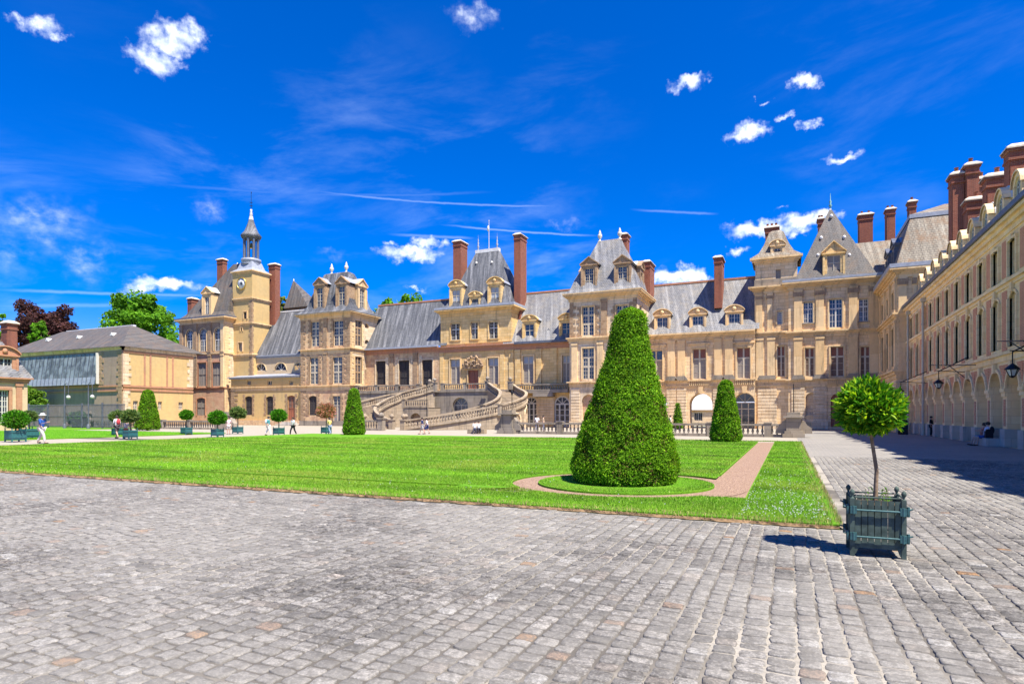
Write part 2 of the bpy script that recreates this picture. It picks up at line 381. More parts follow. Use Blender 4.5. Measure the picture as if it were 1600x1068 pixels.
    if sill:
        s = MB(F); s.box(a-.15, b+.15, -.16, .12, c-.14, c); s.build('sill', sill, None).parent = wo
    if parent is not None:
        for ch in wo.children: ch.matrix_parent_inverse = Matrix.Identity(4)
        if 'base' in parent:
            pass
    return wo
def mould(F, s0, s1, z, prof, name, mat, parent, ret=(True, True)):
    """horizontal moulding: prof = [(dz0,dz1,projection)...]"""
    mb = MB(F)
    for a, b, p in prof: mb.box(s0-(p if ret[0] else 0), s1+(p if ret[1] else 0), -p, .12, z+a, z+b)
    return mb.build(name, mat, parent)
CORN = [(-.9, -.55, .12), (-.55, -.38, .26), (-.38, -.2, .5), (-.2, 0, .74)]
BAND = [(-.45, -.12, .09), (-.12, 0, .24)]
STRING = [(-.22, 0, .14)]
def pilaster(mb, s, w, z0, z1, p=.2):
    mb.box(s-w/2, s+w/2, -p, .1, z0+.3, z1-.3); mb.box(s-w/2-.07, s+w/2+.07, -p-.07, .1, z0, z0+.3); mb.box(s-w/2-.05, s+w/2+.05, -p-.06, .1, z1-.3, z1)
def rustic(mb, s0, s1, z0, z1, h=.42, p=.1):
    n = max(1, round((z1-z0)/h)); h = (z1-z0)/n
    for i in range(n): mb.box(s0, s1, -p, .1, z0+i*h+.035, z0+(i+1)*h-.035)
def quoin(mb, s0, side, z0, z1, h=.4, wa=.75, wb=.45, p=.05):
    n = max(1, round((z1-z0)/h)); h = (z1-z0)/n
    for i in range(n):
        w = wa if i % 2 == 0 else wb; w *= random.uniform(.9, 1.1)
        a, b = (s0, s0+w) if side > 0 else (s0-w, s0)
        mb.box(a, b, -p-random.uniform(0, .02), .1, z0+i*h+.012, z0+(i+1)*h-.012)
def ringroof(x0, x1, y0, y1, prof, name, mat, parent):
    """prof: [(inset_x0, inset_x1, inset_y0, inset_y1, z)]"""
    mb = MB(); cs = [[(x0+p[0], y0+p[2], p[4]), (x1-p[1], y0+p[2], p[4]), (x1-p[1], y1-p[3], p[4]), (x0+p[0], y1-p[3], p[4])] for p in prof]
    mb.rings(cs); return mb.build(name, mat, parent)
def chimney(parent, x0, x1, y0, y1, z0, z1, brick='brick_red', pots=0):
    mb = MB(); mb.box(x0, x1, y0, y1, z0, z1-.9); e = .05
    mb.box(x0+e, x1-e, y0-.05, y1+.05, z0, z1-1.3)
    mb.box(x0-.06, x1+.06, y0-.06-.05, y1+.06+.05, z1-.9, z1-.75); mb.box(x0-.02, x1+.02, y0-.02, y1+.02, z1-.75, z1-.35)
    mb.box(x0-.12, x1+.12, y0-.12, y1+.12, z1-.35, z1-.2)
    o = mb.build('chimney', brick, parent)
    c = MB(); c.rings([[(x0-.18,y0-.18,z1-.2),(x1+.18,y0-.18,z1-.2),(x1+.18,y1+.18,z1-.2),(x0-.18,y1+.18,z1-.2)],[(x0-.18,y0-.18,z1-.1),(x1+.18,y0-.18,z1-.1),(x1+.18,y1+.18,z1-.1),(x0-.18,y1+.18,z1-.1)],
        [(x0+.15,y0+.15,z1+.15),(x1-.15,y0+.15,z1+.15),(x1-.15,y1-.15,z1+.15),(x0+.15,y1-.15,z1+.15)]])
    c.build('chimney_cap', 'cap_stone', None).parent = o
    if pots:
        p = MB()
        for i in range(pots): p.lathe(x0+(x1-x0)*(i+.5)/pots, (y0+y1)/2, [(.16, z1+.1), (.14, z1+.5), (.18, z1+.55)], 8)
        p.build('chimney_pot', brick, None).parent = o
    return o
def dormer(parent, F, s, z0, w, h, ped, kind='tri', y=0., L=3., mat='stone_trim', roof='lead', win=None, pm='glass', fm='paint_cream', rows=(2, 1), sub=(2, 2), wf=.56, wz=(.06, .86), cols=2):
    """stone dormer standing on the eaves: jambs, lintel, cheeks, pediment; window as sub-part"""
    a, b = s-w/2, s+w/2; wa, wb = s-w*wf/2, s+w*wf/2; za, zb = z0+h*wz[0], z0+h*wz[1]
    mb = MB(F)
    mb.box(a, wa, y, y+.5, z0, z0+h); mb.box(wb, b, y, y+.5, z0, z0+h); mb.box(wa, wb, y, y+.5, z0, za); mb.box(wa, wb, y, y+.5, zb, z0+h)
    mb.box(a+.04, a+.3, y+.5, y+L, z0, z0+h-.02); mb.box(b-.3, b-.04, y+.5, y+L, z0, z0+h-.02)
    for q in (a, b-.16): mb.box(q-.04, q+.2, y-.08, y, z0, z0+h*.9)
    mb.box(a-.12, b+.12, y-.16, y+.5, z0+h, z0+h+.16)
    zt = z0+h+.16
    if kind == 'tri': poly = [(a-.2, zt), (b+.2, zt), (s, zt+ped)]
    else: poly = [(b+.2, zt)]+[p for p in reversed(arc(a-.2, b+.2, zt+.04, ped, 10))]+[(a-.2, zt)]; poly = poly[::-1]
    inn = [(s+(x-s)*.72, zt+(z-zt)*.66+.03) for x, z in poly]
    mb.prism(poly, y-.02, y+.5)
    # raking cornice
    pts = [poly[0], poly[2], poly[1]] if kind == 'tri' else arc(a-.24, b+.24, zt+.05, ped+.04, 10)
    for p, q in zip(pts[:-1], pts[1:]):
        mb.add([(p[0],y-.2,p[1]),(q[0],y-.2,q[1]),(q[0],y-.2,q[1]+.15),(p[0],y-.2,p[1]+.15),(p[0],y+.5,p[1]),(q[0],y+.5,q[1]),(q[0],y+.5,q[1]+.15),(p[0],y+.5,p[1]+.15)],
               [(0,1,2,3),(3,2,6,7),(1,0,4,5),(2,1,5,6),(0,3,7,4)])
    if kind == 'seg': mb.ball((s, y-.12, zt+ped*.5), .24, 6, 5, (1.1, .6, 1.2))
    o = mb.build('dormer', mat, parent)
    r = MB(F)
    if kind == 'tri':
        r.prism([(a-.24, zt+.12), (b+.24, zt+.12), (s, zt+ped+.17)], y+.5, y+L+ped*.6)
    else: r.prism([(a-.2, zt)]+[p for p in arc(a-.2, b+.2, zt+.1, ped+.06, 10)]+[(b+.2, zt)], y+.5, y+L)
    r.build('dormer_roof', roof, None).parent = o
    window(None, lambda x, yy, z: F(x, yy+y, z), wa, wb, za, zb, 0, rows, cols, sub, fm, pm, fw=.07, mw=.09, bw=.03, y=.18).parent = o
    # keep three levels: panes hang directly on the dormer
    for wn in [c for c in o.children if c.name.startswith('window')]:
        for ch in list(wn.children): ch.parent = o
    return o
def urn(mb, x, y, z, h=1.6, r=.3):
    mb.lathe(x, y, [(r*.9,z),(r*.9,z+h*.08),(r*.4,z+h*.14),(r*.35,z+h*.25),(r,z+h*.45),(r*.95,z+h*.58),(r*.5,z+h*.68),(r*.6,z+h*.74),(r*.35,z+h*.86),(.02,z+h)], 10)
def sweep(mb, pts, w, h0, h1):
    """box section swept along a path of (x,y,z)"""
    cs = []
    for i, p in enumerate(pts):
        q0 = Vector(pts[max(0, i-1)]); q1 = Vector(pts[min(len(pts)-1, i+1)]); d = (q1-q0); d.z = 0; d.normalize(); n = Vector((-d.y, d.x, 0))*w/2
        cs.append([(p[0]+n.x,p[1]+n.y,p[2]+h0),(p[0]-n.x,p[1]-n.y,p[2]+h0),(p[0]-n.x,p[1]-n.y,p[2]+h1),(p[0]+n.x,p[1]+n.y,p[2]+h1)])
    mb.rings(cs); mb.add(cs[0], [(3,2,1,0)])
def resample(pts, step):
    out = [Vector(pts[0])]; rem = step
    for a, b in zip(pts[:-1], pts[1:]):
        a, b = Vector(a), Vector(b); L = (b-a).length; d = 0
        while L-d > rem: d += rem; out.append(a.lerp(b, d/L)); rem = step
        rem -= L-d
    return out
def balustrade(parent, pts, h=1.0, step=.36, mat='stone_stair', pier=3.2, r=.1, pname='balustrade', closed_piers=True):
    """plinth, hand rail, piers and (too fine to pick apart) balusters along a path"""
    mb = MB(); sweep(mb, pts, .42, -.02, h*.2); o1 = mb.build('plinth', mat, parent)
    mb = MB(); sweep(mb, pts, .4, h*.84, h); o2 = mb.build('hand_rail', mat, parent)
    mb = MB()
    for i, p in enumerate(resample(pts, step)):
        prof = [(r*.8, h*.2), (r*.5, h*.26), (r*1.05, h*.4), (r*.85, h*.52), (r*.45, h*.68), (r*.75, h*.8), (r*.8, h*.85)]
        mb.lathe(p.x, p.y, [(q, p.z+z) for q, z in prof], 6)
    o3 = mb.build('balusters', mat, parent); o3['kind'] = 'stuff'
    if pier:
        for p in resample(pts, pier):
            mb = MB(); mb.box(p.x-.26, p.x+.26, p.y-.26, p.y+.26, p.z-.03, p.z+h+.03); mb.box(p.x-.31, p.x+.31, p.y-.31, p.y+.31, p.z+h+.03, p.z+h+.12)
            mb.build('pier', mat, parent)
# ================================================================== PALACE
YF = 84.0
def rect(Y, u0, u1, v0, v1):
    um = (u0+u1)/2; return SX(u0, Y), SX(u1, Y), ZY(um, v1, Y), ZY(um, v0, Y)
STD = dict(rows=(2, 1), cols=2, sub=(1, (1, 1)))

# ---- gallery right of centre (three arches below, dormers in a light slate roof)
def gallery_right():
    Y = 84.; F = FY(Y); x0, x1 = SX(1011, Y), SX(1180, Y)
    T = thing('palace_gallery', 'long cream stone gallery with open arched passage and three dormers', 'palace wing', (x0, Y, 0))
    zc = ZY(1100, 519, Y); zs = ZY(1100, 593, Y); zb = ZY(1100, 604, Y)
    wins = [rect(Y, 1014.5, 1035.2, 547.2, 593), rect(Y, 1082.4, 1103.4, 544.5, 592), rect(Y, 1151.3, 1172.3, 542.7, 591)]
    arches = []
    for (u0, u1, vt) in ((1009.5, 1045, 616), (1077, 1113, 614.5), (1147.6, 1182, 613)):
        a, b = SX(u0, Y), SX(u1, Y); d = ZY((u0+u1)/2, vt, Y); arches.append((max(a, x0+.3), min(b, x1-.05), 0, d, (b-a)/2*.98, 1.1))
    arches[1] = (*arches[1][:5], 2.4)
    ops = [(*w, 0) for w in wins]+arches
    wall(F, x0, x1, 0, zc-.9, ops, 'wall', 'stone_cream', T)
    for i, w in enumerate(wins):
        wo = window(T, F, *w, 0, rows=(2.0, 1), cols=2, sub=(1, (3, 1)), fm='paint_cream', pm=['shutter_grey', 'shutter_red'] if i else ['shutter_grey', 'glass'], mw=.2, surround='stone_trim', y=.22)
        m = MB(F); m.box(w[0]-.5, w[1]+.5, -.2, .1, w[3]+.55, w[3]+.75); m.box(w[0]-.3, w[1]+.3, -.1, .1, w[3]+.18, w[3]+.55); m.build('lintel', 'stone_trim', None).parent = wo
    for k in (0, 2):
        a = arches[k]; G = (lambda x, y, z: F(x, y+.9, z))
        window(T, G, *a[:5], rows=(3.2, 1), cols=3, sub=(1, (3, 1)), fm='paint_cream', pm='glass', y=.1, mw=.12, name='arched_window')
    # the open passage: vault lining already cut 10 m deep; end wall round it
    mould(F, x0, x1, zc, CORN, 'cornice', 'stone_trim', T, (False, False))
    mould(F, x0, x1, zs, [(-.95, -.72, .12), (-.15, 0, .32)], 'balcony_string', 'stone_trim', T, (False, False))
    mb = MB(F)
    for w in wins:
        for i in range(11): x = w[0]-.5+(w[1]-w[0]+1)*(i+.5)/11; mb.box(x-.07, x+.07, -.22, -.1, zs-.72, zs-.15)
    o = mb.build('balusters', 'stone_trim', T); o['kind'] = 'stuff'
    for i, u in enumerate((1046, 1062, 1119, 1136, 1187, 1205)[:5]):
        u += 3
        if u > 1179: continue
        mb = MB(F); pilaster(mb, SX(u, Y), .95, zs, zc-.9); mb.build('pilaster', 'stone_trim', T)
        mb = MB(F); s = SX(u, Y); rustic(mb, s-.62, s+.62, .9, zb-.15); mb.box(s-.75, s+.75, -.2, .1, 0, .9); mb.build('rusticated_pier', 'stone_pale', T)
        mb = MB(F); mb.prism([(s-.85, zs), (s+.85, zs), (s+.5, zs+.55), (s-.5, zs+.55)], -.42, .05); mb.build('pedestal', 'stone_grey', T)
    for a in arches:
        s = (a[0]+a[1])/2; mb = MB(F); mb.prism([(s-.22, a[3]-.05), (s+.22, a[3]-.05), (s+.34, zb), (s-.34, zb)], -.22, .05); mb.build('keystone', 'stone_trim', T)
    # roof
    zr = ZY(1095, 441, Y+5.5)
    mb = MB(); mb.quad((x0-1, Y-.35, zc+.05), (x1+.5, Y-.35, zc+.05), (x1+.5, Y+5.5, zr), (x0-1, Y+5.5, zr)); mb.quad((x0-1, Y+5.5, zr), (x1+.5, Y+5.5, zr), (x1+.5, Y+11, zc), (x0-1, Y+11, zc))
    ro = mb.build('roof', 'slate_light', T)
    mb = MB(); mb.box(x0-1, x1+.5, Y+5.35, Y+5.65, zr-.05, zr+.22); mb.build('ridge_tiles', 'brick_band', None).parent = ro
    mb = MB(); mb.quad((x1, Y+10.9, 6), (x0, Y+10.9, 6), (x0, Y+10.9, zc), (x1, Y+10.9, zc)); mb.build('rear_wall', 'stone_cream', T)
    for (u0, u1, v0, v1) in ((1021, 1049, 497, 521), (1076, 1105, 495, 520), (1132, 1163, 491, 517)):
        s0, s1 = SX(u0, Y+.3), SX(u1, Y+.3); z0 = zc; h = ZY((u0+u1)/2, v0-4, Y)-z0
        dormer(T, F, (s0+s1)/2, z0, (s1-s0)*.86, h, .62, 'seg', .25, 3.2, 'stone_trim', 'lead', rows=(1,), sub=(2, 4), wf=.66, wz=(.05, .93), fm='paint_white')
    chimney(T, SX(1117, Y+2.6), SX(1129, Y+2.6), Y+1.6, Y+4.6, ZY(1122, 482, Y+2.), ZY(1122, 403, Y+2.6))
    return zc, zs
gallery_right()

# ---- far court building seen through the passage
def far_building():
    Y = 140.; F = FY(Y); x0, x1 = SX(1040, Y), SX(1150, Y)
    T = thing('distant_building', 'pale low building seen through the open arched passage', 'building', (x0, Y, 0))
    ws = [(x0+2+4.2*i, x0+3.8+4.2*i, .5, 2.3, 0) for i in range(int((x1-x0-3)/4.2))]
    wall(F, x0, x1, 0, 2.9, ws, 'wall', 'stone_pale', T)
    for w in ws: window(T, F, *w[:4], 0, rows=(1,), cols=2, sub=(2, 4), fm='paint_white')
    ringroof(x0-.4, x1+.4, Y-.4, Y+10, [(0,0,0,0,2.9), (3,3,4.6,4.6,7.8), (3.2,3.2,5,5,7.9)], 'roof', 'lead_white', T)
    mould(F, x0, x1, 2.9, BAND, 'cornice', 'stone_trim', T)
far_building()

# ---- right pavilion with the tall pyramid roof, and its square stair turret
def right_pavilion():
    Y = 84.; F = FY(Y); x0, x1 = SX(1232, Y), SX(1378, Y)
    T = thing('palace_pavilion', 'cream stone corner pavilion with tall grey pyramid roof and pedimented dormer', 'palace wing', (x0, Y, 0))
    zt = ZY(1305, 437, Y); zm = ZY(1300, 515, Y); zs = ZY(1300, 591, Y); zb = ZY(1300, 601, Y)
    up = [rect(Y, 1255.4, 1270.3, 471.7, 504.3), rect(Y, 1295.5, 1316.3, 466.8, 511.5), rect(Y, 1341.8, 1356.8, 466.8, 501.7)]
    lo = [rect(Y, 1257.8, 1272.5, 543.3, 588), rect(Y, 1297.7, 1319, 541, 588), rect(Y, 1344.5, 1359.5, 541, 588)]
    niche = (*rect(Y, 1259, 1277, 613, 648), .0)
    niche = (niche[0], niche[1], niche[2], niche[3], (niche[1]-niche[0])/2*.98, .45)
    door = (*rect(Y, 1298, 1322, 614, 671)[:2], .3, ZY(1310, 614, Y), .8)
    wall(F, x0, x1, 0, zt-.9, [(*w, 0) for w in up+lo]+[niche, door], 'wall', 'stone_cream', T)
    mb = MB(F); mb.box(niche[0]-.1, niche[1]+.1, .45, .5, niche[2]-.1, niche[3]+.1); mb.build('niche_back', 'stone_pale', T)
    window(T, F, *door, rows=(1,), cols=2, sub=(1, (4,)), fm='wood_door', pm='wood_door', name='door')
    for i, w in enumerate(up): window(T, F, *w, 0, rows=(2, 1), cols=2, sub=(2, (3, 2)), fm='paint_white', surround='stone_trim', sill='stone_grey' if i != 1 else None, mw=.17, bw=.05)
    for w in lo: window(T, F, *w, 0, rows=(2, 1), cols=2, sub=(1, (3, 1)), fm='paint_cream', pm=['shutter_brown', 'shutter_red'], mw=.2, surround='stone_trim')
    mould(F, x0, x1, zt, CORN, 'cornice', 'stone_trim', T, (True, False)); mould(F, x0, x1, zm, [(-.75, -.4, .1), (-.4, -.18, .25), (-.18, 0, .42)], 'entablature', 'stone_trim', T, (True, False))
    mould(F, x0, x1, zs, [(-.95, -.72, .12), (-.15, 0, .32)], 'balcony_string', 'stone_trim', T, (True, False))
    mb = MB(F)
    for i in range(12): x = SX(1292, Y)+(SX(1327, Y)-SX(1292, Y))*(i+.5)/12; mb.box(x-.07, x+.07, -.24, -.1, zs-.72, zs-.15)
    o = mb.build('balusters', 'stone_trim', T); o['kind'] = 'stuff'
    for u in (1247, 1281, 1333, 1366):
        s = SX(u, Y)
        mb = MB(F); pilaster(mb, s, .95, zs, zm-.75); mb.build('pilaster', 'stone_trim', T); mb = MB(F); pilaster(mb, s, .9, zm, zt-.9); mb.build('pilaster', 'stone_trim', T)
        mb = MB(F); mb.box(s-.6, s+.6, -.24, .1, zt-1.75, zt-1.05); mb.build('capital', 'stone_brown', T)
        mb = MB(F); rustic(mb, s-.75, s+.75, 1.0, zb-.2); mb.box(s-.9, s+.9, -.2, .1, 0, 1.); mb.build('rusticated_pier', 'stone_pale', T)
        mb = MB(F); mb.prism([(s-.8, zs), (s+.8, zs), (s+.5, zs+.5), (s-.5, zs+.5)], -.42, .05); mb.build('pedestal', 'stone_grey', T)
    mb = MB(); mb.box(x0-.7, x1, Y-.75, Y-.1, zt+.02, zt+.32); mb.build('gutter', 'lead', T)
    mb = MB(); mb.quad((x0, Y, zm-4), (x0, Y, zt), (x0, Y+10, zt), (x0, Y+10, zm-4)); mb.build('side_wall', 'stone_cream', T)
    xa, xb = SX(1241, Y), SX(1371, Y); za = ZY(1297.5, 328, Y+4.5); xm = SX(1297.5, Y+4.5)
    ro = ringroof(xa, xb, Y-.1, Y+9.4, [(0,0,0,0,zt+.2), (xm-xa-.15, xb-xm-.15, 4.5, 4.6, za)], 'roof', 'slate_brown', T)
    mb = MB(); mb.rings([[(xm-.35,Y+4.25,za-1),(xm+.35,Y+4.25,za-1),(xm+.35,Y+4.95,za-1),(xm-.35,Y+4.95,za-1)],[(xm-.08,Y+4.5,za+.2),(xm+.08,Y+4.5,za+.2),(xm+.08,Y+4.66,za+.2),(xm-.08,Y+4.66,za+.2)]]); mb.build('lead_tip', 'lead_white', None).parent = ro
    mb = MB(); mb.lathe(xm, Y+4.58, [(.1,za),(.1,za+.4),(.22,za+.6),(.08,za+.8),(.16,za+1.1),(.05,za+1.3),(.03,za+2.1),(.0,za+2.2)], 8); mb.build('finial', 'copper_green', None).parent = ro
    for (u, v) in ((1283, 372), (1319, 371), (1278, 399), (1327, 399), (1299, 338)):
        q = (za-ZY(u, v, Y+2.5))/(za-zt); yy = Y-.1+4.6*(1-q); s = SX(u, yy); z = ZY(u, v, yy)
        mb = MB(); mb.ball((s, yy-.1, z), .26, 6, 5, (.8, 1.2, 1)); mb.build('roof_vent', 'lead_white', None).parent = ro
    dormer(T, F, SX(1303, Y), zt+.25, 2.35, ZY(1303, 396, Y)-zt-.25, 1.35, 'tri', .2, 3.4, 'stone_gold', 'slate_brown', rows=(2, 1), sub=(1, (2, 1)), pm='shutter_grey', fm='paint_cream', wf=.62, wz=(.02, .96))
    for (u0, u1, v0, Yc) in ((1275.5, 1287.5, 341, 94), (1339, 1365, 335, 97), (1382, 1400, 326, 97)):
        z = ZY(u0, v0, Yc); chimney(T, SX(u0+3, Yc), SX(u1-1, Yc), Yc, Yc+1.6, z-9, z, pots=2)
    mb = MB(); z0, z1 = ZY(1360, 407, 92), ZY(1360, 378, 95)
    mb.quad((SX(1325, 92), 92, z0-2.5), (SX(1400, 92), 92, z0-2.5), (SX(1400, 95), 95, z1), (SX(1320, 95), 95, z1)); mb.build('rear_roof', 'slate_lichen', T)
    # square turret between gallery and pavilion
    T2 = thing('palace_turret', 'square cream stone turret with small curved slate roof beside the pyramid pavilion', 'palace wing', (SX(1180, Y), Y+.5, 0))
    Y2 = Y+.5; G = FY(Y2); a0, a1 = SX(1179, Y2), x0-.003; zt2 = ZY(1205, 447, Y2)
    za2 = ZY(1205, 402, Y2)
    w1 = rect(Y2, 1214.3, 1222.7, 485.8, 506.2); w2 = rect(Y2, 1214.3, 1226.8, 540.3, 588); w3 = rect(Y2, 1212, 1220, 421, 437)
    wall(G, a0, a1, 0, zt2-.9, [(*w1, 0), (*w2, 0)], 'wall', 'stone_cream', T2)
    window(T2, G, *w1, 0, rows=(1,), cols=1, sub=(4, (7,)), fm='paint_white', surround='stone_trim', bw=.06)
    window(T2, G, *w2, 0, rows=(2, 1), cols=2, sub=(1, (3, 1)), fm='paint_cream', pm=['shutter_brown', 'shutter_red'], mw=.16, surround='stone_trim')
    mould(G, a0, a1, zt2, CORN, 'cornice', 'stone_trim', T2, (True, False)); mould(G, a0, a1, ZY(1205, 518, Y2), [(-.75, -.4, .1), (-.4, -.18, .25), (-.18, 0, .42)], 'entablature', 'stone_trim', T2, (True, False))
    mould(G, a0, a1, ZY(1205, 592, Y2), [(-.95, -.72, .12), (-.15, 0, .32)], 'balcony_string', 'stone_trim', T2, (False, False))
    zq_ = ZY(1205, 518, Y2)
    for u, w_, a_, b_ in ((1186, .8, zq_, zt2-.9), (1203, .6, zq_, zt2-.9), (1187, .9, ZY(1205, 592, Y2), zq_-.75), (1205, .9, ZY(1205, 592, Y2), zq_-.75)): mb = MB(G); pilaster(mb, SX(u, Y2), w_, a_, b_); mb.build('pilaster', 'stone_trim', T2)
    for u in (1186, 1203): mb = MB(G); s = SX(u, Y2); mb.box(s-.45, s+.45, -.22, .1, zt2-1.6, zt2-1.), mb.build('capital', 'stone_brown', T2)
    mb = MB(G); s = SX(1196, Y2); rustic(mb, SX(1184, Y2), SX(1214, Y2), 1., ZY(1205, 604, Y2)-.2); mb.box(SX(1183, Y2), SX(1215, Y2), -.2, .1, 0, 1.); mb.build('rusticated_pier', 'stone_pale', T2)
    mb = MB(G); mb.box(SX(1186, Y2), SX(1212, Y2), -.42, .05, ZY(1205, 592, Y2), ZY(1205, 592, Y2)+.45); mb.build('pedestal', 'stone_grey', T2)
    b0, b1 = SX(1180, Y2), SX(1246, Y2)
    wall(G, b0, b1, zt2, za2-.5, [(*w3, 0)], 'attic_wall', 'stone_cream', T2)
    window(T2, G, *w3, 0, rows=(1,), cols=2, sub=(1, (1,)), pm='shutter_grey', fm='shutter_grey')
    mb = MB(); mb.box(b0+.02, b1-.02, Y2+.4, Y2+8, zt2-6, za2-.05); mb.build('side_wall', 'stone_cream', T2)
    mb = MB(G); mb.box(b0-.1, b1+.1, -.15, .1, zt2, zt2+.9); mb.build('attic_plinth', 'stone_grey', T2)
    mould(G, b0, b1, za2, [(-.75, -.5, .12), (-.5, -.25, .35), (-.25, 0, .6)], 'attic_cornice', 'stone_trim', T2)
    zr = ZY(1209, 365, Y2+3.4); w = b1-b0
    ringroof(b0-.5, b1+.5, Y2-.5, Y2+7, [(0,0,0,0,za2+.02), (.9,.9,.9,.9,za2+.75), (1.5,1.5,1.5,1.5,za2+1.9), (2.1,2.1,2.2,2.2,zr-.3), (2.5,2.5,2.5,2.5,zr)], 'roof', 'slate_lichen', T2)
    dormer(T2, G, SX(1214.5, Y2), za2+.03, 1.5, ZY(1214, 384, Y2)-za2, .5, 'seg', .3, 2., 'stone_trim', 'slate_lichen', rows=(1,), sub=(2, (4,)), wf=.5, wz=(.0, .85))
    chimney(T2, SX(1196, Y2+4), SX(1216, Y2+4), Y2+3.6, Y2+5, zr-1.5, ZY(1205, 362, Y2+4)+.6, pots=3)
right_pavilion()

# ---- middle pavilion with urns (behind the large clipped cone)
def middle_pavilion():
    Y = 79.; F = FY(Y); x0, x1 = SX(890, Y), SX(1001, Y)-.5; xr = x1
    T = thing('palace_pavilion', 'cream pavilion with two stone urns on its roof ridge behind large cone topiary', 'palace wing', (x0, Y, 0))
    zt = ZY(945, 457, Y); zm = ZY(945, 525, Y); zs = ZY(945, 595, Y)
    ws = [rect(Y, 910, 928, 478.5, 524), rect(Y, 963, 981, 476.5, 522), rect(Y, 910, 928.3, 543.4, 592), rect(Y, 963, 982, 541, 590)]
    nic = rect(Y, 909, 930, 616, 655)
    wall(F, x0, x1, 0, zt-.9, [(*w, 0) for w in ws]+[(*nic, 1., .4)], 'wall', 'stone_pale', T)
    mb = MB(F); mb.box(nic[0]-.1, nic[1]+.1, .4, .45, nic[2]-.1, nic[3]+.1); mb.build('niche_back', 'render_pink', T)
    for w in ws: window(T, F, *w, 0, rows=(1.35, 1, 1), cols=2, sub=(2, (3, 2, 2)), fm='paint_cream', mw=.26, bw=.05, surround='stone_trim')
    mb = MB(F)
    for s, sd in ((x0, 1), (x1, -1)): quoin(mb, s, sd, zm+.1, zt-1, .45, .9, .55)
    for w in ws[:2]: quoin(mb, w[0]-.17, -1, w[2], w[3], .45, .6, .3); quoin(mb, w[1]+.17, 1, w[2], w[3], .45, .6, .3)
    mb.build('quoins', 'stone_brown', T)
    mb = MB(F); pilaster(mb, SX(944, Y), .8, zm, zt-.9); mb.build('pilaster', 'stone_brown', T)
    for u in (898, 938, 955, 990): mb = MB(F); pilaster(mb, SX(u, Y), .8, zs, zm-.75); mb.build('pilaster', 'stone_trim', T)
    for u in (899, 940, 990): mb = MB(F); s = SX(u, Y); rustic(mb, s-.6, s+.6, .9, zs-.9); mb.build('rusticated_pier', 'stone_pale', T)
    mb = MB(F); mb.box(x0, x1, -.2, .1, 0, .9); mb.build('plinth', 'stone_pale', T)
    # right flank
    G = FPX_(x1); sw = (Y+1.5, Y+3., ws[0][2], ws[0][3])
    wall(G, Y, Y+10, 0, zt-.9, [(*sw, 0)], 'side_wall', 'stone_pale', T); window(T, G, *sw, 0, rows=(1, 1, 1), cols=2, sub=(1, (2, 2, 2)), fm='paint_cream')
    mb = MB(); mb.quad((x0, Y, 0), (x0, Y, zt), (x0, Y+10, zt), (x0, Y+10, 0)); mb.build('side_wall', 'stone_pale', T)
    mb = MB()
    for a, b, p in CORN+[(.0, .12, .8)]: mb.box(x0-p, x1+p, Y-p, Y+10, zt+a, zt+b)
    mb.build('cornice', 'stone_trim', T)
    mb = MB()
    for a, b, p in [(-.75, -.4, .1), (-.4, -.18, .25), (-.18, 0, .42)]: mb.box(x0-p, x1+p, Y-p, Y+10, zm+a, zm+b)
    mb.build('entablature', 'stone_trim', T)
    mb = MB()
    for a, b, p in [(-.7, -.15, .08), (-.15, 0, .35)]: mb.box(x0-p, x1+p, Y-p, Y+9, zs+a, zs+b)
    mb.build('balcony_string', 'stone_trim', T)
    zr = ZY(952, 376, Y+4.5); xl, xq = SX(938, Y+4.5), SX(969, Y+4.5)
    il, ir = xl-x0+.6, x1+.6-xq
    ro = ringroof(x0-.7, x1+.7, Y-.7, Y+9.9, [(0,0,0,0,zt+.15), (.7,.7,.8,.8,zt+.75), (1.1,1.1,1.5,1.5,zt+2.2), (il*.7,ir*.7,3.4,3.4,zr-2.6), (il,ir,4.7,4.7,zr)], 'roof', 'slate_light', T)
    for x in (xl, xq): mb = MB(); urn(mb, x, Y+4.3, zr-.1, 1.7, .32); mb.build('urn', 'finial_stone', None).parent = ro
    for (u, vb, vt) in ((919, 451, 414), (971.5, 448, 411)):
        dormer(T, F, SX(u, Y), zt+.55, 2.15, ZY(u, vt, Y)-zt-.55, .95, 'tri', .35, 3.2, 'stone_brown', 'lead', rows=(1.3, 1, .9), sub=(2, (3, 2, 2)), wf=.56, wz=(.04, .9))
    G2 = FPX_(x1); dormer(T, G2, Y+4.6, zt+.55, 2.1, ZY(971, 411, Y)-zt-.55, .9, 'tri', .35, 3., 'stone_brown', 'lead_white', rows=(1, 1, 1), sub=(2, (2, 2, 2)))
    G3 = FMX(x0); dormer(T, G3, -(Y+4.6), zt+.55, 2.1, ZY(971, 411, Y)-zt-.55, .9, 'tri', .35, 3., 'stone_brown', 'lead_white', rows=(1, 1, 1), sub=(2, (2, 2, 2)))
    z = ZY(975, 366, Y+6); chimney(T, SX(971, Y+6), SX(981, Y+6), Y+5.5, Y+7, z-9, z)
    z = ZY(1010, 411, Y+8); chimney(T, x1-.6, x1+.35, Y+6.6, Y+9.6, zt-.5, z)
middle_pavilion()

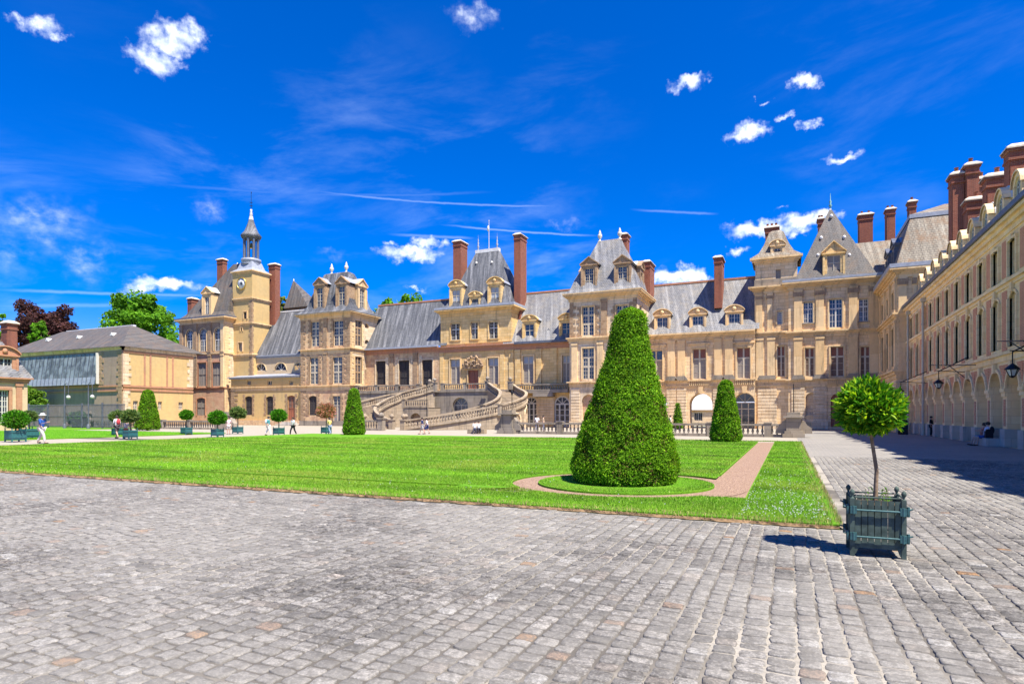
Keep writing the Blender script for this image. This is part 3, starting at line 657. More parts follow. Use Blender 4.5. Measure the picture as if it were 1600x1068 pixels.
# ---- gallery between middle pavilion and centre, centre pavilion, left gallery
def centre():
    Y = 82.; F = FY(Y); xa, xb, xc, xd = SX(583, Y), SX(686, Y), SX(806, Y), SX(891, Y)
    zter = ZY(740, 600, Y)-1.0; zg = ZY(740, 541, Y)
    # right gallery bays
    T = thing('palace_gallery', 'yellow stone gallery bays with glazed arched doors between centre and urn pavilion', 'palace wing', (xc, Y, 0))
    ws = [rect(Y, 817, 833.7, 555.5, 599), rect(Y, 878.6, 893.5, 554.6, 597)]; ws[1] = (ws[1][0], min(ws[1][1], xd-.05), *ws[1][2:])
    dr = [(*rect(Y, 819.6, 840, 619, 664), 0), (*rect(Y, 865.5, 890.3, 618, 664), 0)]
    dr = [(a, b, .1, d, (b-a)/2*.98) for a, b, c, d, _ in dr]
    zq = ZY(850, 537, Y)
    wall(F, xc, xd, 0, zq-.7, [(*w, 0) for w in ws]+dr, 'wall', 'stone_gold', T)
    for w in ws: window(T, F, *w, 0, rows=(2.6, 1), cols=2, sub=(1, (3, 1)), fm='paint_cream', pm=['shutter_grey', 'curtain'], mw=.16, surround='stone_trim')
    for w in dr: window(T, F, *w, rows=(1,), cols=3, sub=(1, (4,)), fm='paint_white', mw=.22, fw=.22, bw=.09, name='arched_door', surround='stone_trim')
    mould(F, xc, xd, zq, [(-.7, -.1, .12), (-.1, .1, .4)], 'cornice', 'brick_band', T, (False, False))
    for u in (809.5, 842.5, 866.5): mb = MB(F); pilaster(mb, SX(u, Y), .8, zter, zq-.7); mb.build('pilaster', 'stone_gold', T)
    mb = MB(F); s = SX(852, Y); rustic(mb, s-1.4, s+1.4, .6, zter-1.1, .36); mb.build('rusticated_pier', 'stone_pale', T)
    mb = MB(F); mb.box(xc, xd, -1.1, .05, zter-.5, zter-.2); mb.box(s-1.5, s+1.5, -1.12, .05, zter-1.05, zter-.5); mb.build('balcony', 'stone_grey', T)
    balustrade(T, [(xc, Y-.9, zter-.2), (xd, Y-.9, zter-.2)], .95, .36, 'stone_grey', 0)
    mb = MB(); mb.box(xc, xd, Y-.75, Y-.2, zq+.1, zq+.42); mb.build('gutter', 'gutter', T)
    zr = ZY(850, 457, Y+5.5)
    mb = MB(); mb.quad((xc-2, Y-.3, zq+.2), (xd+1, Y-.3, zq+.2), (xd+1, Y+5.5, zr), (xc-2, Y+5.5, zr)); ro = mb.build('roof', 'slate_light', T)
    mb = MB(); mb.box(xc-2, xd+1, Y+5.35, Y+5.65, zr-.05, zr+.2); mb.build('ridge_tiles', 'brick_band', None).parent = ro
    for (u, v0, v1) in ((825.7, 501, 531), (884, 499, 530)):
        dormer(T, F, SX(u, Y), zq+.35, 2.15, ZY(u, v0, Y)-zq-.35, .6, 'seg', .3, 3.4, 'stone_gold', 'lead', rows=(1.7, 1), sub=(1, (2, 2)), wf=.66, pm='glass', fm='paint_cream')
    s = SX(857, Y+1); mb = MB(F); mb.prism([(s-.6, zq+1.1), (s+.6, zq+1.1), (s+.6, zq+1.7), (s, zq+2.4), (s-.6, zq+1.7)], 1., 3.2); mb.build('eye_dormer', 'slate_light', T)
    # centre pavilion
    T = thing('palace_pavilion', 'golden stone central pavilion with steep roof between two tall brick chimneys', 'palace wing', (xb, Y, 0))
    zt = ZY(745, 481, Y)
    ux0, ux1 = SX(688.5, Y), SX(799, Y)
    up = [rect(Y, 704.5, 718.7, 504.7, 531), rect(Y, 736, 747, 503, 529.5), rect(Y, 764, 778, 502, 528.7)]
    lo = [rect(Y, 703.7, 719, 561, 600), rect(Y, 762.6, 779, 558.7, 600)]; door = rect(Y, 731.7, 748, 578, 600); door = (*door[:2], zter+.3, door[3])
    wall(F, xb, xc-.003, zter-.1, zg-.1, [(*w, 0) for w in lo+[door]], 'wall', 'stone_gold', T)
    wall(F, ux0, ux1, zg, zt-.9, [(*w, 0) for w in up], 'upper_wall', 'stone_gold', T)
    mb = MB(); mb.quad((ux1, Y, zg), (ux1, Y+9, zg), (ux1, Y+9, zt), (ux1, Y, zt)); mb.build('side_wall', 'stone_gold', T); mb = MB(); mb.quad((ux0, Y+9, zg), (ux0, Y, zg), (ux0, Y, zt), (ux0, Y+9, zt)); mb.build('side_wall', 'stone_gold', T)
    for w in up: window(T, F, *w, 0, rows=(1.7, 1), cols=2, sub=(2, (3, 2)), fm='paint_white', pm='blind_lattice', mw=.15, bw=.03, surround='stone_gold', sill='stone_gold')
    for w in lo: window(T, F, *w, 0, rows=(2.4, 1), cols=2, sub=(1, (3, 1)), fm='paint_cream', pm=['shutter_grey', 'curtain'], mw=.16, surround='stone_trim')
    window(T, F, *door, 0, rows=(1,), cols=2, sub=(1, (3,)), fm='wood_door', pm='wood_door', fw=.12, mw=.1, bw=.08, y=.15, name='door', surround='stone_trim')
    # carved relief over the door
    mb = MB(F); random.seed(3); zd = door[3]
    mb.box(door[0]-.7, door[1]+.7, -.35, .05, zd+.22, zd+.5)
    for i in range(90):
        a = random.uniform(-1, 1); hh = (1-abs(a)**1.6)*2.3+.3; z = random.uniform(0, hh)
        mb.ball(((door[0]+door[1])/2+a*1.75, -.2-random.uniform(0, .25), zd+.5+z*.72), random.uniform(.1, .24), 6, 4, (1, .8, random.uniform(.8, 1.5)))
    mb.build('carved_relief', 'stone_brown', T)
    mould(F, xb, xc, zg, [(-.75, -.12, .12), (-.12, .02, .4), (.02, .12, .46)], 'entablature', 'brick_band', T, (True, False))
    mould(F, ux0, ux1, zg+.55, [(-.4, -.1, .04), (-.1, 0, .12)], 'upper_string', 'stone_gold', T)
    mb = MB()
    for a, b, p in CORN: mb.box(ux0-p, ux1+p, Y-p, Y+9, zt+a, zt+b)
    mb.build('cornice', 'stone_gold', T)
    mb = MB(); mb.box(ux0-.75, ux1+.75, Y-.78, Y+9.1, zt+.01, zt+.36); mb.build('gutter', 'lead', T)
    for u in (690.5, 785, 799): mb = MB(F); pilaster(mb, SX(u, Y), .7, zter, zg-.75, .1); mb.build('pilaster', 'stone_gold', T)
    zr = ZY(762, 391, Y+4.5); xl, xq = SX(746, Y+4.5), SX(779, Y+4.5)
    x0r, x1r = ux0+.5, ux1-.1
    ro = ringroof(x0r, x1r, Y-.05, Y+9, [(0,0,0,0,zt+.3), (.9,.7,.45,.45,zt+1.6), ((xl-x0r)*.93,(x1r-xq)*.93,4.1,4.1,zr-.6), (xl-x0r,x1r-xq,4.4,4.4,zr)], 'roof', 'slate', T)
    mb = MB(); mb.box(xl-.2, xq+.2, Y+4.1, Y+4.8, zr-.4, zr+.12); mb.build('ridge_cap', 'lead_white', None).parent = ro
    for x, u in ((xl+.2, 747), (xq-.2, 778)): mb = MB(); mb.lathe(x, Y+4.4, [(.16,zr),(.1,zr+.5),(.2,zr+.75),(.07,zr+1.0),(.14,zr+1.3),(.05,zr+1.5),(.1,zr+1.75),(.02,zr+2.0),(.01,zr+2.6)], 8); mb.build('finial', 'lead', None).parent = ro
    fp = MB(); xf = SX(764, Y+4.4); zf = ZY(764, 345, Y+4.4); fp.tube((xf, Y+4.4, zr-.3), (xf, Y+4.4, zf), .07, .04, 6); fp.ball((xf-.12, Y+4.4, zf-1.2), .2, 6, 5, (1, 1, 2.4)); fp.ball((xf, Y+4.4, zf), .1, 6, 5)
    fp.build('flagpole', 'paint_white', T)
    dormer(T, F, SX(712, Y), zt+.33, 2.25, ZY(712, 447.5, Y)-zt-.33, .7, 'seg', .1, 3.2, 'stone_gold', 'lead', rows=(1.8, 1), sub=(1, (2, 1)), pm='curtain', wf=.62)
    dormer(T, F, SX(772.5, Y), zt+.33, 2.25, ZY(772, 443, Y)-zt-.33, .7, 'seg', .1, 3.2, 'stone_gold', 'lead', rows=(1.8, 1), sub=(1, (2, 1)), pm='curtain', wf=.62)
    dormer(T, F, SX(741.5, Y), zt+.33, 1.75, ZY(741, 463, Y)-zt-.33, .45, 'seg', .1, 2.2, 'stone_gold', 'lead', rows=(1,), sub=(1, (1,)), pm='shutter_grey', wf=.6, wz=(.2, .8), cols=1)
    for (u, v) in ((745, 411), (769, 410), (738, 447), (756, 446)):
        q = (zr-ZY(u, v, Y+2.5))/(zr-zt); yy = Y+4.1*(1-q)+.2; mb = MB(); mb.ball((SX(u, yy), yy-.1, ZY(u, v, yy)), .22, 6, 5, (.8, 1.2, 1)); mb.build('roof_vent', 'lead_white', None).parent = ro
    z = ZY(715, 377, Y+4); chimney(T, SX(708, Y+3.5), SX(719, Y+3.5)+.1, Y+3.5, Y+5.7, zt+.2, z)
    z = ZY(806, 368, Y+3.4); chimney(T, SX(803, Y+2.5), SX(812, Y+2.5)+.15, Y+2.5, Y+4.8, zg, z)
    # left gallery
    T = thing('palace_gallery', 'weathered left gallery with three dark latticed windows and streaked slate roof', 'palace wing', (xa, Y, 0))
    zq = ZY(635, 545, Y); xb2 = xb-.003
    ws = [rect(Y, 588, 603, 564, 601), rect(Y, 623.5, 640, 563, 601), rect(Y, 660, 676, 562, 601)]
    wall(F, xa-2, xb2, zter-.1, zq-.7, [(*w, 0) for w in ws], 'wall', 'rubble_wall', T)
    for w in ws: window(T, F, *w, 0, rows=(1, 1, 1), cols=2, sub=(3, (4, 4, 4)), fm='blind_lattice', pm='blind_lattice', mw=.06, bw=.03, surround='stone_pale', sw=.22)
    for u in (612, 649.5): mb = MB(F); pilaster(mb, SX(u, Y), .75, zter, zq-.7, .14); mb.build('pilaster', 'stone_brown', T)
    mb = MB(F)
    for u in (607, 618, 644.5, 655): s = SX(u, Y); quoin(mb, s, 1 if u in (618, 655) else -1, zter, zq-1.2, .5, .55, .3)
    mb.build('quoins', 'stone_pale', T)
    mould(F, xa-2, xb2, zq, [(-.7, -.45, .1), (-.45, -.1, .16), (-.1, .06, .4)], 'cornice', 'brick_band', T, (False, False))
    mb = MB(); mb.box(xa-2, xb2, Y-.7, Y-.2, zq+.06, zq+.34); mb.build('gutter', 'lead', T)
    zr = ZY(640, 474, Y+5.5)
    mb = MB(); mb.quad((xa-3, Y-.3, zq+.2), (xb2+1.5, Y-.3, zq+.2), (xb2+1.5, Y+5.5, zr), (xa-3, Y+5.5, zr)); ro = mb.build('roof', 'slate', T)
    mb = MB(); mb.box(xa-3, xb2+1, Y+5.35, Y+5.65, zr-.05, zr+.22); mb.build('ridge_tiles', 'brick_band', None).parent = ro
    # terrace with its front wall, carrying the landing of the stair
    T = thing('terrace', 'grey stained stone terrace with dark balustrade in front of the palace doors', 'terrace', (xa, Y-3, 0))
    yt = Y-3.
    ops = []
    for (u0, u1, vt) in ((574, 592, 624), (707, 731, 620.5)):
        a, b = SX(u0, yt), SX(u1, yt); ops.append((a, b, 0, ZY((u0+u1)/2, vt, yt), (b-a)/2*.9, .7))
    wall(FY(yt), xa-1, xc+.2, 0, zter-.25, ops, 'front_wall', 'stone_grey', T)
    mb = MB(); mb.box(xa-1, xc+.2, yt-.15, Y+.1, zter-.25, zter-.02); mb.build('paving', 'stone_grey', T)
    mb = MB(); mb.quad((xc+.2, yt, 0), (xc+.2, Y, 0), (xc+.2, Y, zter-.25), (xc+.2, yt, zter-.25)); mb.build('side_wall', 'stone_stair', T)
    window(T, FY(yt), *ops[1][:5], rows=(1,), cols=2, sub=(2, (4,)), fm='paint_cream', y=.5, name='arched_window')
    window(T, FY(yt), *ops[0][:5], rows=(1,), cols=2, sub=(1, (3,)), fm='brick_red', pm='brick_red', y=.5, name='blind_arch')
    XA = (door[0]+door[1])/2
    for a, b in ((xa-1, XA-7.6), (XA-3.7, XA+3.7), (XA+7.6, xc+.2)): balustrade(T, [(a, yt+.15, zter-.02), (b, yt+.15, zter-.02)], 1.0, .36, 'stone_grey', 3.9)
    return XA, zter, yt
XA, ZTER, YTER = centre()
# ---- left pavilion with three pedimented dormers and urns
def left_pavilion():
    Y = 78.; F = FY(Y); x0, x1 = SX(470, Y), SX(547, Y)
    T = thing('palace_pavilion', 'rubble and brick pavilion with bell-curved roof, three tall dormers and urns', 'palace wing', (x0, Y, 0))
    zt = ZY(508, 489, Y); zm = ZY(508, 545, Y); zs = ZY(508, 602, Y); G = FPX_(x1); Yb = 85.
    ws = [rect(Y, 486, 499, 502, 541), rect(Y, 521, 536.5, 500.5, 540), rect(Y, 484, 497.5, 558, 600), rect(Y, 520, 535, 557, 599)]
    gw = rect(Y, 482.5, 495, 618, 648.5); gd = rect(Y, 520, 532, 618, 664); gd = (*gd[:2], .2, gd[3])
    wall(F, x0, x1, 0, zt-.9, [(*w, 0) for w in ws]+[(*gw, .25), (*gd, 0)], 'wall', 'rubble_wall', T)
    for w in ws: window(T, F, *w, 0, rows=(1.35, .9, .9), cols=2, sub=(2, (3, 2, 2)), fm='paint_cream', mw=.24, bw=.05)
    window(T, F, *gw, .25, rows=(1,), cols=2, sub=(3, (8,)), fm='blind_lattice', pm='blind_lattice', bw=.03)
    window(T, F, *gd, 0, rows=(2, 1), cols=2, sub=(1, (1, 3)), fm='paint_cream', pm=['shutter_grey', 'glass'], name='door')
    mb = MB(F)
    for w in ws+[gw, gd]: quoin(mb, w[0], -1, w[2], w[3]+.4, .42, .6, .34); quoin(mb, w[1], 1, w[2], w[3]+.4, .42, .6, .34)
    for a, b in ((zs+.1, zm-.6), (zm+.1, zt-1.), (.8, zs-.6)): quoin(mb, x0, 1, a, b, .45, 1., .6); quoin(mb, x1, -1, a, b, .45, 1., .6)
    mb.build('quoins', 'stone_brown', T)
    for a, b in ((zs, zm-.55), (zm, zt-.9)):
        mb = MB(F); pilaster(mb, SX(509, Y), .7, a, b); mb.build('pilaster', 'stone_brown', T)
    # right flank, in full sun
    sw = [(Y+1.2, Y+2.9, ws[0][2], ws[0][3]), (Y+1.2, Y+2.9, ws[2][2], ws[2][3])]; ad = (YX(570, x1), YX(578.5, x1), ZX(574, 603, x1), ZX(574, 575, x1), .75)
    oc = [(YX(573, x1)-.5, YX(573, x1)+.6, ZX(573, v+3.3, x1), ZX(573, v-3.3, x1)) for v in (509, 534)]
    wall(G, Y, Yb, 0, zt-.9, [(*w, 0) for w in sw]+[ad]+[(*o, .4) for o in oc], 'side_wall', 'stone_pale', T)
    for w in sw: window(T, G, *w, 0, rows=(1.35, .9, .9), cols=2, sub=(2, (2, 2, 2)), fm='stone_brown', pm='glass', mw=.24, bw=.05)
    window(T, G, *ad, rows=(1,), cols=1, sub=(1, (1,)), fm='paint_white', pm='paint_white', name='arched_door')
    for o in oc: window(T, G, *o, .4, rows=(1,), cols=1, sub=(1, (1,)), fm='stone_brown', pm='blind_lattice', name='oculus')
    mb = MB(G); quoin(mb, Y, 1, .8, zs-.6, .45, .9, .5); quoin(mb, Y, 1, zs+.1, zm-.6, .45, .9, .5); quoin(mb, Y, 1, zm+.1, zt-1, .45, .9, .5)
    for w in sw: quoin(mb, w[0], -1, w[2], w[3], .42, .5, .3); quoin(mb, w[1], 1, w[2], w[3], .42, .5, .3)
    mb.build('quoins', 'stone_trim', T)
    mb = MB(); mb.quad((x0, Yb, 0), (x0, Y, 0), (x0, Y, zt), (x0, Yb, zt)); mb.build('side_wall', 'rubble_wall', T)
    for z, prof, nm in ((zt, CORN, 'cornice'), (zm, [(-.75, -.1, .06), (-.1, .05, .3)], 'entablature'), (zs, [(-.75, -.1, .06), (-.1, .05, .3)], 'string_course')):
        mb = MB()
        for a, b, p in prof: mb.box(x0-p, x1+p, Y-p, Yb, z+a, z+b)
        mb.build(nm, 'stone_trim', T)
    mb = MB(F); mb.box(x0-.1, x1+.1, -.25, .1, 0, .8); mb.build('plinth', 'stone_grey', T)
    zr = ZY(531, 428, Y+3.8); xl, xq = SX(520, Y+3.8), SX(545, Y+3.8); xq = min(xq, x1-1.4)
    ro = ringroof(x0-.8, x1+.8, Y-.8, Yb+.6, [(0,0,0,0,zt), (.8,.8,.8,.8,zt+.45), (1.5,1.5,1.5,1.5,zt+1.4), (1.95,1.95,1.9,1.9,zt+3.), (2.4,2.0,2.3,2.3,zt+4.3), (xl-x0,x1-xq,3.4,3.4,zr-.2), (xl-x0+.3,x1-xq+.3,3.7,3.7,zr)], 'roof', 'slate', T)
    for x in (xl+.2, xq-.1): mb = MB(); urn(mb, x, Y+3.3, zr-.1, 1.9, .34); mb.build('urn', 'finial_stone', None).parent = ro
    for (u, vt) in ((496.5, 445), (531, 443)):
        dormer(T, F, SX(u, Y), zt+.45, 2.25, ZY(u, vt, Y)-zt-.45, 1.05, 'tri', .4, 3., 'stone_brown', 'lead', rows=(1.3, 1, .9), sub=(2, (3, 2, 2)), wf=.58, wz=(.04, .92))
    dormer(T, G, Y+3.6, zt+.45, 2.3, ZY(531, 443, Y)-zt-.45, 1.05, 'tri', .4, 3., 'stone_trim', 'lead_white', rows=(1.3, 1, .9), sub=(2, (3, 2, 2)), wf=.55, wz=(.04, .92))
left_pavilion()

# ---- low range with lunettes, clock tower, far left pavilion
def left_group():
    Y = 78.5; F = FY(Y); x0, x1 = SX(361, Y), SX(470, Y)
    T = thing('palace_wing', 'low two-storey range with half-round lunettes under a streaked slate roof', 'palace wing', (x0, Y, 0))
    zs = ZY(415, 604, Y); zl = ZY(415, 589, Y)
    gw = [rect(Y, 383, 394, 618.6, 648), rect(Y, 416, 427, 618.6, 648)]; gd = rect(Y, 449, 461, 617.6, 660); gd = (*gd[:2], .6, gd[3])
    sm = [rect(Y, a, b, 594.5, 601) for a, b in ((386, 392), (418, 425), (452, 458))]
    wall(F, x0, x1, 0, zl, [(*w, .2) for w in gw]+[(*gd, .2)]+[(*w, 0) for w in sm], 'wall', 'render_yellow', T)
    for w in gw: window(T, F, *w, .2, rows=(1, 1), cols=2, sub=(3, (5, 5)), fm='blind_lattice', pm='blind_lattice', mw=.06, bw=.03)
    window(T, F, *gd, .2, rows=(1.2, 1), cols=2, sub=(1, (1, 3)), fm='wood_door', pm=['wood_door', 'shutter_brown'], name='door')
    for w in sm: window(T, F, *w, 0, rows=(1,), cols=2, sub=(1, (1,)), fm='paint_cream')
    mb = MB(F)
    for w in gw+[gd]: quoin(mb, w[0], -1, w[2], w[3]+.3, .42, .55, .3); quoin(mb, w[1], 1, w[2], w[3]+.3, .42, .55, .3)
    quoin(mb, x0, 1, .8, zs-.6, .45, 1.6, .9)
    mb.build('quoins', 'stone_brown', T)
    mould(F, x0, x1, zs, [(-.7, -.08, .05), (-.08, .06, .25)], 'string_course', 'stone_trim', T, (True, False)); mould(F, x0, x1, zl, [(-.2, 0, .25), (.0, .16, .45)], 'eaves', 'lead', T, (True, False))
    mb = MB(F); mb.box(x0-.1, x1, -.3, .1, 0, .85); mb.build('plinth', 'rubble_wall', T)
    s = (gd[0]+gd[1])/2; mb = MB(F)
    for i in range(3): mb.box(s-1.6-.3*(2-i), s+1.6+.3*(2-i), -.6-.4*(2-i), -.25, .2*i, .2*(i+1))
    mb.build('door_steps', 'ground_stone', T)
    Y2 = 81.; G = FY(Y2); zu = ZY(430, 556, Y2); a0, a1 = SX(393, Y2), SX(474, Y2)
    lu = []
    for u0, u1, v0, v1 in ((399, 415.5, 567.5, 579), (429, 447.5, 566.5, 578.5), (460.5, 472, 566, 578)):
        r = rect(Y2, u0, u1, v0, v1); lu.append((*r, (r[3]-r[2])*.98))
    wall(G, a0, a1, zl-1, zu, lu, 'upper_wall', 'render_cream', T)
    for w in lu: window(T, G, *w, rows=(1,), cols=4, sub=None, fm='paint_white', bw=.06, mw=.06, name='lunette', surround='stone_trim')
    mb = MB(); mb.quad((x0, Y-.2, zl+.16), (x1, Y-.2, zl+.16), (x1, Y2+.1, zl+.75), (x0, Y2+.1, zl+.75)); mb.build('lean_to_roof', 'lead', T)
    mould(G, a0, a1, zu, [(-.3, 0, .12), (0, .18, .35)], 'gutter', 'lead', T)
    zr = ZY(450, 487, Y2+5); mb = MB(); mb.quad((a0-.5, Y2-.2, zu+.18), (a1, Y2-.2, zu+.18), (a1, Y2+5, zr), (SX(420, Y2+5), Y2+5, zr)); mb.build('roof', 'slate', T)
    mb = MB(); mb.box(SX(420, Y2+5)-1, a1, Y2+4.9, Y2+5.2, zr-.05, zr+.2); mb.build('ridge', 'lead_white', T)
    z = ZY(427, 413, Y2+4); chimney(T, SX(420, Y2+3.5), SX(430, Y2+3.5), Y2+3.5, Y2+4.7, zu, z)
    # pyramid-roofed turret behind
    Yt = 92.; T = thing('roof_turret', 'small turret with brown pyramid roof between brick chimney and dormered pavilion', 'turret', (SX(460, Yt), Yt, 0))
    b0, b1 = SX(443, Yt), SX(481, Yt); zb = ZY(460, 480, Yt); za = ZY(459, 439, Yt+2.5)
    mb = MB(); mb.box(b0+.4, b1-.4, Yt+.4, Yt+5, 0, zb); mb.build('wall', 'stone_trim', T); mould(FY(Yt+.4), b0+.4, b1-.4, zb, BAND, 'cornice', 'stone_brown', T)
    xm = SX(459, Yt+2.5); ro = ringroof(b0, b1, Yt, Yt+5, [(0,0,0,0,zb), (xm-b0-.1,b1-xm-.1,2.4,2.4,za)], 'roof', 'slate_brown', T)
    mb = MB(); mb.lathe(xm, Yt+2.5, [(.35, za-.6), (.1, za), (.12, za+.3), (.01, za+.5)], 6); mb.build('lead_tip', 'lead_white', None).parent = ro
    # clock tower
    Yc = 80.; F = FY(Yc); x0, x1 = SX(363.5, Yc), SX(394, Yc); w = x1-x0; Yd = YX(421, x1)
    T = thing('clock_tower', 'square yellow rendered clock tower with slate lantern and pointed spire', 'clock tower', (x0, Yc, 0))
    zt = ZY(394, 421, Yc); bands = [ZY(394, v, Yc) for v in (464, 503, 552)]
    w1 = rect(Yc, 381, 386, 487, 498); w2 = rect(Yc, 373, 379, 535, 549); w3 = rect(Yc, 376.5, 379, 511.5, 517)
    wall(F, x0, x1, 0, zt, [(*w1, 0), (*w2, 0), (*w3, 0)], 'wall', 'render_yellow', T)
    for q in (w1, w2, w3): window(T, F, *q, 0, rows=(1,), cols=1, sub=(2, (2,)), fm='paint_cream', pm='shutter_grey' if q is w2 else 'glass', surround='stone_trim', fw=.05)
    mb = MB(FPX_(x1)); mb.quad((Yc, 0, 0), (Yd, 0, 0), (Yd, 0, zt), (Yc, 0, zt)); mb.build('side_wall', 'render_yellow', T)
    mb = MB(); mb.quad((x0, Yd, 0), (x0, Yc, 0), (x0, Yc, zt), (x0, Yd, zt)); mb.quad((x1, Yd, 0), (x0, Yd, 0), (x0, Yd, zt), (x1, Yd, zt)); mb.build('side_wall', 'render_yellow', T)
    for z in [*bands, zt]:
        mb = MB()
        for a, b, p in [(-.5, -.2, .08), (-.2, 0, .28)]: mb.box(x0-p, x1+p, Yc-p, Yd+p, z+a, z+b)
        mb.build('string_course', 'stone_trim', T)
    mb = MB(F); mb2 = MB(FPX_(x1))
    for a, b in ((bands[1], bands[0]-.5), (bands[2], bands[1]-.5), (zs, bands[2]-.5)): quoin(mb, x1, -1, a, b, .5, .75, .5, .06); quoin(mb2, Yc, 1, a, b, .5, .3, .2, .06)
    mb.build('quoins', 'stone_brown', T); mb2.build('quoins', 'stone_brown', T)
    # clock
    cx, cz = SX(377.7, Yc), ZY(377.7, 443, Yc); cr = .95
    Fc = lambda x, y, z: (cx+x, Yc-.12-z, cz+y)
    mb = MB(Fc); mb.lathe(0, 0, [(cr*1.16, -.14), (cr*1.16, .05), (cr*1.05, .1), (cr, .04), (cr*.98, -.02)], 32); cl = mb.build('clock', 'gilt', T)
    mb = MB(Fc); mb.lathe(0, 0, [(cr, 0), (cr, .015), (.01, .016)], 32); mb.build('dial', 'clock_face', None).parent = cl
    mb = MB(Fc)
    for i in range(12):
        a = math.pi/6*i; c, s_ = math.cos(a), math.sin(a); k = .05
        mb.add([(c*.68*cr-s_*k, s_*.68*cr+c*k, .03), (c*.92*cr-s_*k, s_*.92*cr+c*k, .03), (c*.92*cr+s_*k, s_*.92*cr-c*k, .03), (c*.68*cr+s_*k, s_*.68*cr-c*k, .03)], [(3,2,1,0)])
        c, s_ = math.cos(a+.26), math.sin(a+.26)
        mb.add([(-s_*.09, c*.09, .028), (c*.6, s_*.6, .028), (s_*.09, -c*.09, .028)], [(2,1,0)])
    mb.build('numerals', 'glass_blue', None).parent = cl
    mb = MB(Fc)
    for a, L in ((R(70), .78), (R(-30), .52)): mb.tube((0, 0, .05), (math.cos(a)*L, math.sin(a)*L, .05), .05, .02, 4)
    mb.build('clock_hand', 'iron', None).parent = cl
    # roof, lantern, spire
    mx, my = (x0+x1)/2, (Yc+Yd)/2
    zl0 = ZY(393, 410, my); zl1 = ZY(393, 405, my); zl2 = ZY(393, 374, my); zl3 = ZY(393, 369, my); zap = ZY(394.5, 329, my); zv = ZY(394.5, 299, my)
    ringroof(x0-.25, x1+.25, Yc-.25, Yd+.25, [(0,0,0,0,zt), (.8,.8,.7,.7,zt+.55), (1.3,1.3,1.1,1.1,zl0-.1)], 'roof', 'lead', T)
    rr = 1.42
    mb = MB(); mb.lathe(mx, my, [(rr*1.12, zl0-.5), (rr*1.12, zl0), (rr*1.2, zl0+.1), (rr*1.2, zl1-.1), (rr, zl1)], 16); mb.build('lantern_base', 'lead', T)
    for i in range(8):
        a = math.pi/4*(i+.5); mb = MB(); mb.lathe(mx+math.cos(a)*rr*.86, my+math.sin(a)*rr*.86, [(.3, zl1-.05), (.25, zl1+.3), (.24, zl2-.4), (.3, zl2)], 6); mb.build('lantern_column', 'gutter', T)
    mb = MB()
    for i in range(8):
        p = []
        for k in (i, i+1):
            a = math.pi/4*(k+.5); p.append((mx+math.cos(a)*rr*.86, my+math.sin(a)*rr*.86))
        for k in range(6):
            f0, f1 = k/6, (k+1)/6; h = [zl2-.75*abs(2*f-1)**2.2 for f in (f0, f1)]
            q0 = [p[0][j]+(p[1][j]-p[0][j])*f0 for j in (0, 1)]; q1 = [p[0][j]+(p[1][j]-p[0][j])*f1 for j in (0, 1)]
            mb.quad((*q0, h[0]), (*q1, h[1]), (*q1, zl2+.2), (*q0, zl2+.2))
    mb.build('lantern_arches', 'gutter', T)
    mb = MB(); mb.lathe(mx, my, [(.05, zl2-.5), (.2, zl2-.9), (.3, zl2-1.3), (.42, zl2-1.6)][::-1], 10); mb.build('bell', 'gilt', T)
    mb = MB(); n = 8; hh = zap-zl3; mb.lathe(mx, my, [(rr*.9, zl2), (rr*1.15, zl2+.15), (rr*1.28, zl3), (rr*1.2, zl3+.15), (rr*.86, zl3+hh*.16), (rr*.6, zl3+hh*.34), (rr*.4, zl3+hh*.52), (rr*.26, zl3+hh*.68), (rr*.1, zap)], 16); sp = mb.build('spire', 'slate', T)
    mb = MB(); mb.lathe(mx, my, [(rr*.3, zl3+hh*.64), (rr*.2, zl3+hh*.8), (rr*.12, zap-.1), (.2, zap), (.16, zap+.25), (.02, zap+.3)], 12); mb.build('lead_tip', 'lead_white', None).parent = sp
    mb = MB(); mb.tube((mx, my, zap), (mx, my, zv), .05, .03, 5)
    for z in (.9, 1.5): mb.tube((mx-.35, my, zap+z), (mx+.35, my, zap+z), .03, .03, 4); mb.tube((mx, my-.35, zap+z), (mx, my+.35, zap+z), .03, .03, 4)
    mb.ball((mx+.03, my, zv-.2), .12, 6, 5, (.8, .3, 1.8)); mb.build('weather_vane', 'iron', None).parent = sp
    # far left pavilion
    Yp = 78.; F = FY(Yp); x0, x1 = SX(282, Yp), SX(350.5, Yp); G = FPX_(x1)
    T = thing('palace_pavilion', 'brown and pink pavilion left of the clock tower with arched upper windows', 'palace wing', (x0, Yp, 0))
    zt = ZY(320, 497, Yp); z2 = ZY(320, 551, Yp); z1 = ZY(320, 605, Yp)
    aw = [rect(Yp, 291, 301.5, 515, 549), rect(Yp, 312, 322.7, 513, 549), rect(Yp, 335, 346, 512, 548)]
    sh = [rect(Yp, 310, 322.7, 566.5, 603), rect(Yp, 332.5, 345, 566, 603), rect(Yp, 288, 300, 567, 603)]; gs = rect(Yp, 308, 321, 621.6, 648.7)
    wall(F, x0, x1, 0, z1, [(*gs, .2)], 'lower_wall', 'render_pink', T)
    wall(F, x0, x1, z1, z2, [(*w, 0) for w in sh], 'middle_wall', 'render_pink', T)
    wall(F, x0, x1, z2, zt-.9, [(*w, (w[1]-w[0])/2*.96) for w in aw], 'upper_wall', 'stone_brown', T)
    for w in aw: window(T, F, *w, (w[1]-w[0])/2*.96, rows=(1.6, 1), cols=2, sub=(2, (2, 2)), fm='paint_white', surround='stone_trim', bw=.06, mw=.14)
    for w in sh+[gs]: window(T, F, *w, .2 if w is gs else 0, rows=(1, 1), cols=2, sub=(2, (1, 1)), fm='shutter_grey', pm='shutter_grey', bw=.05, surround='brick_band', y=.1)
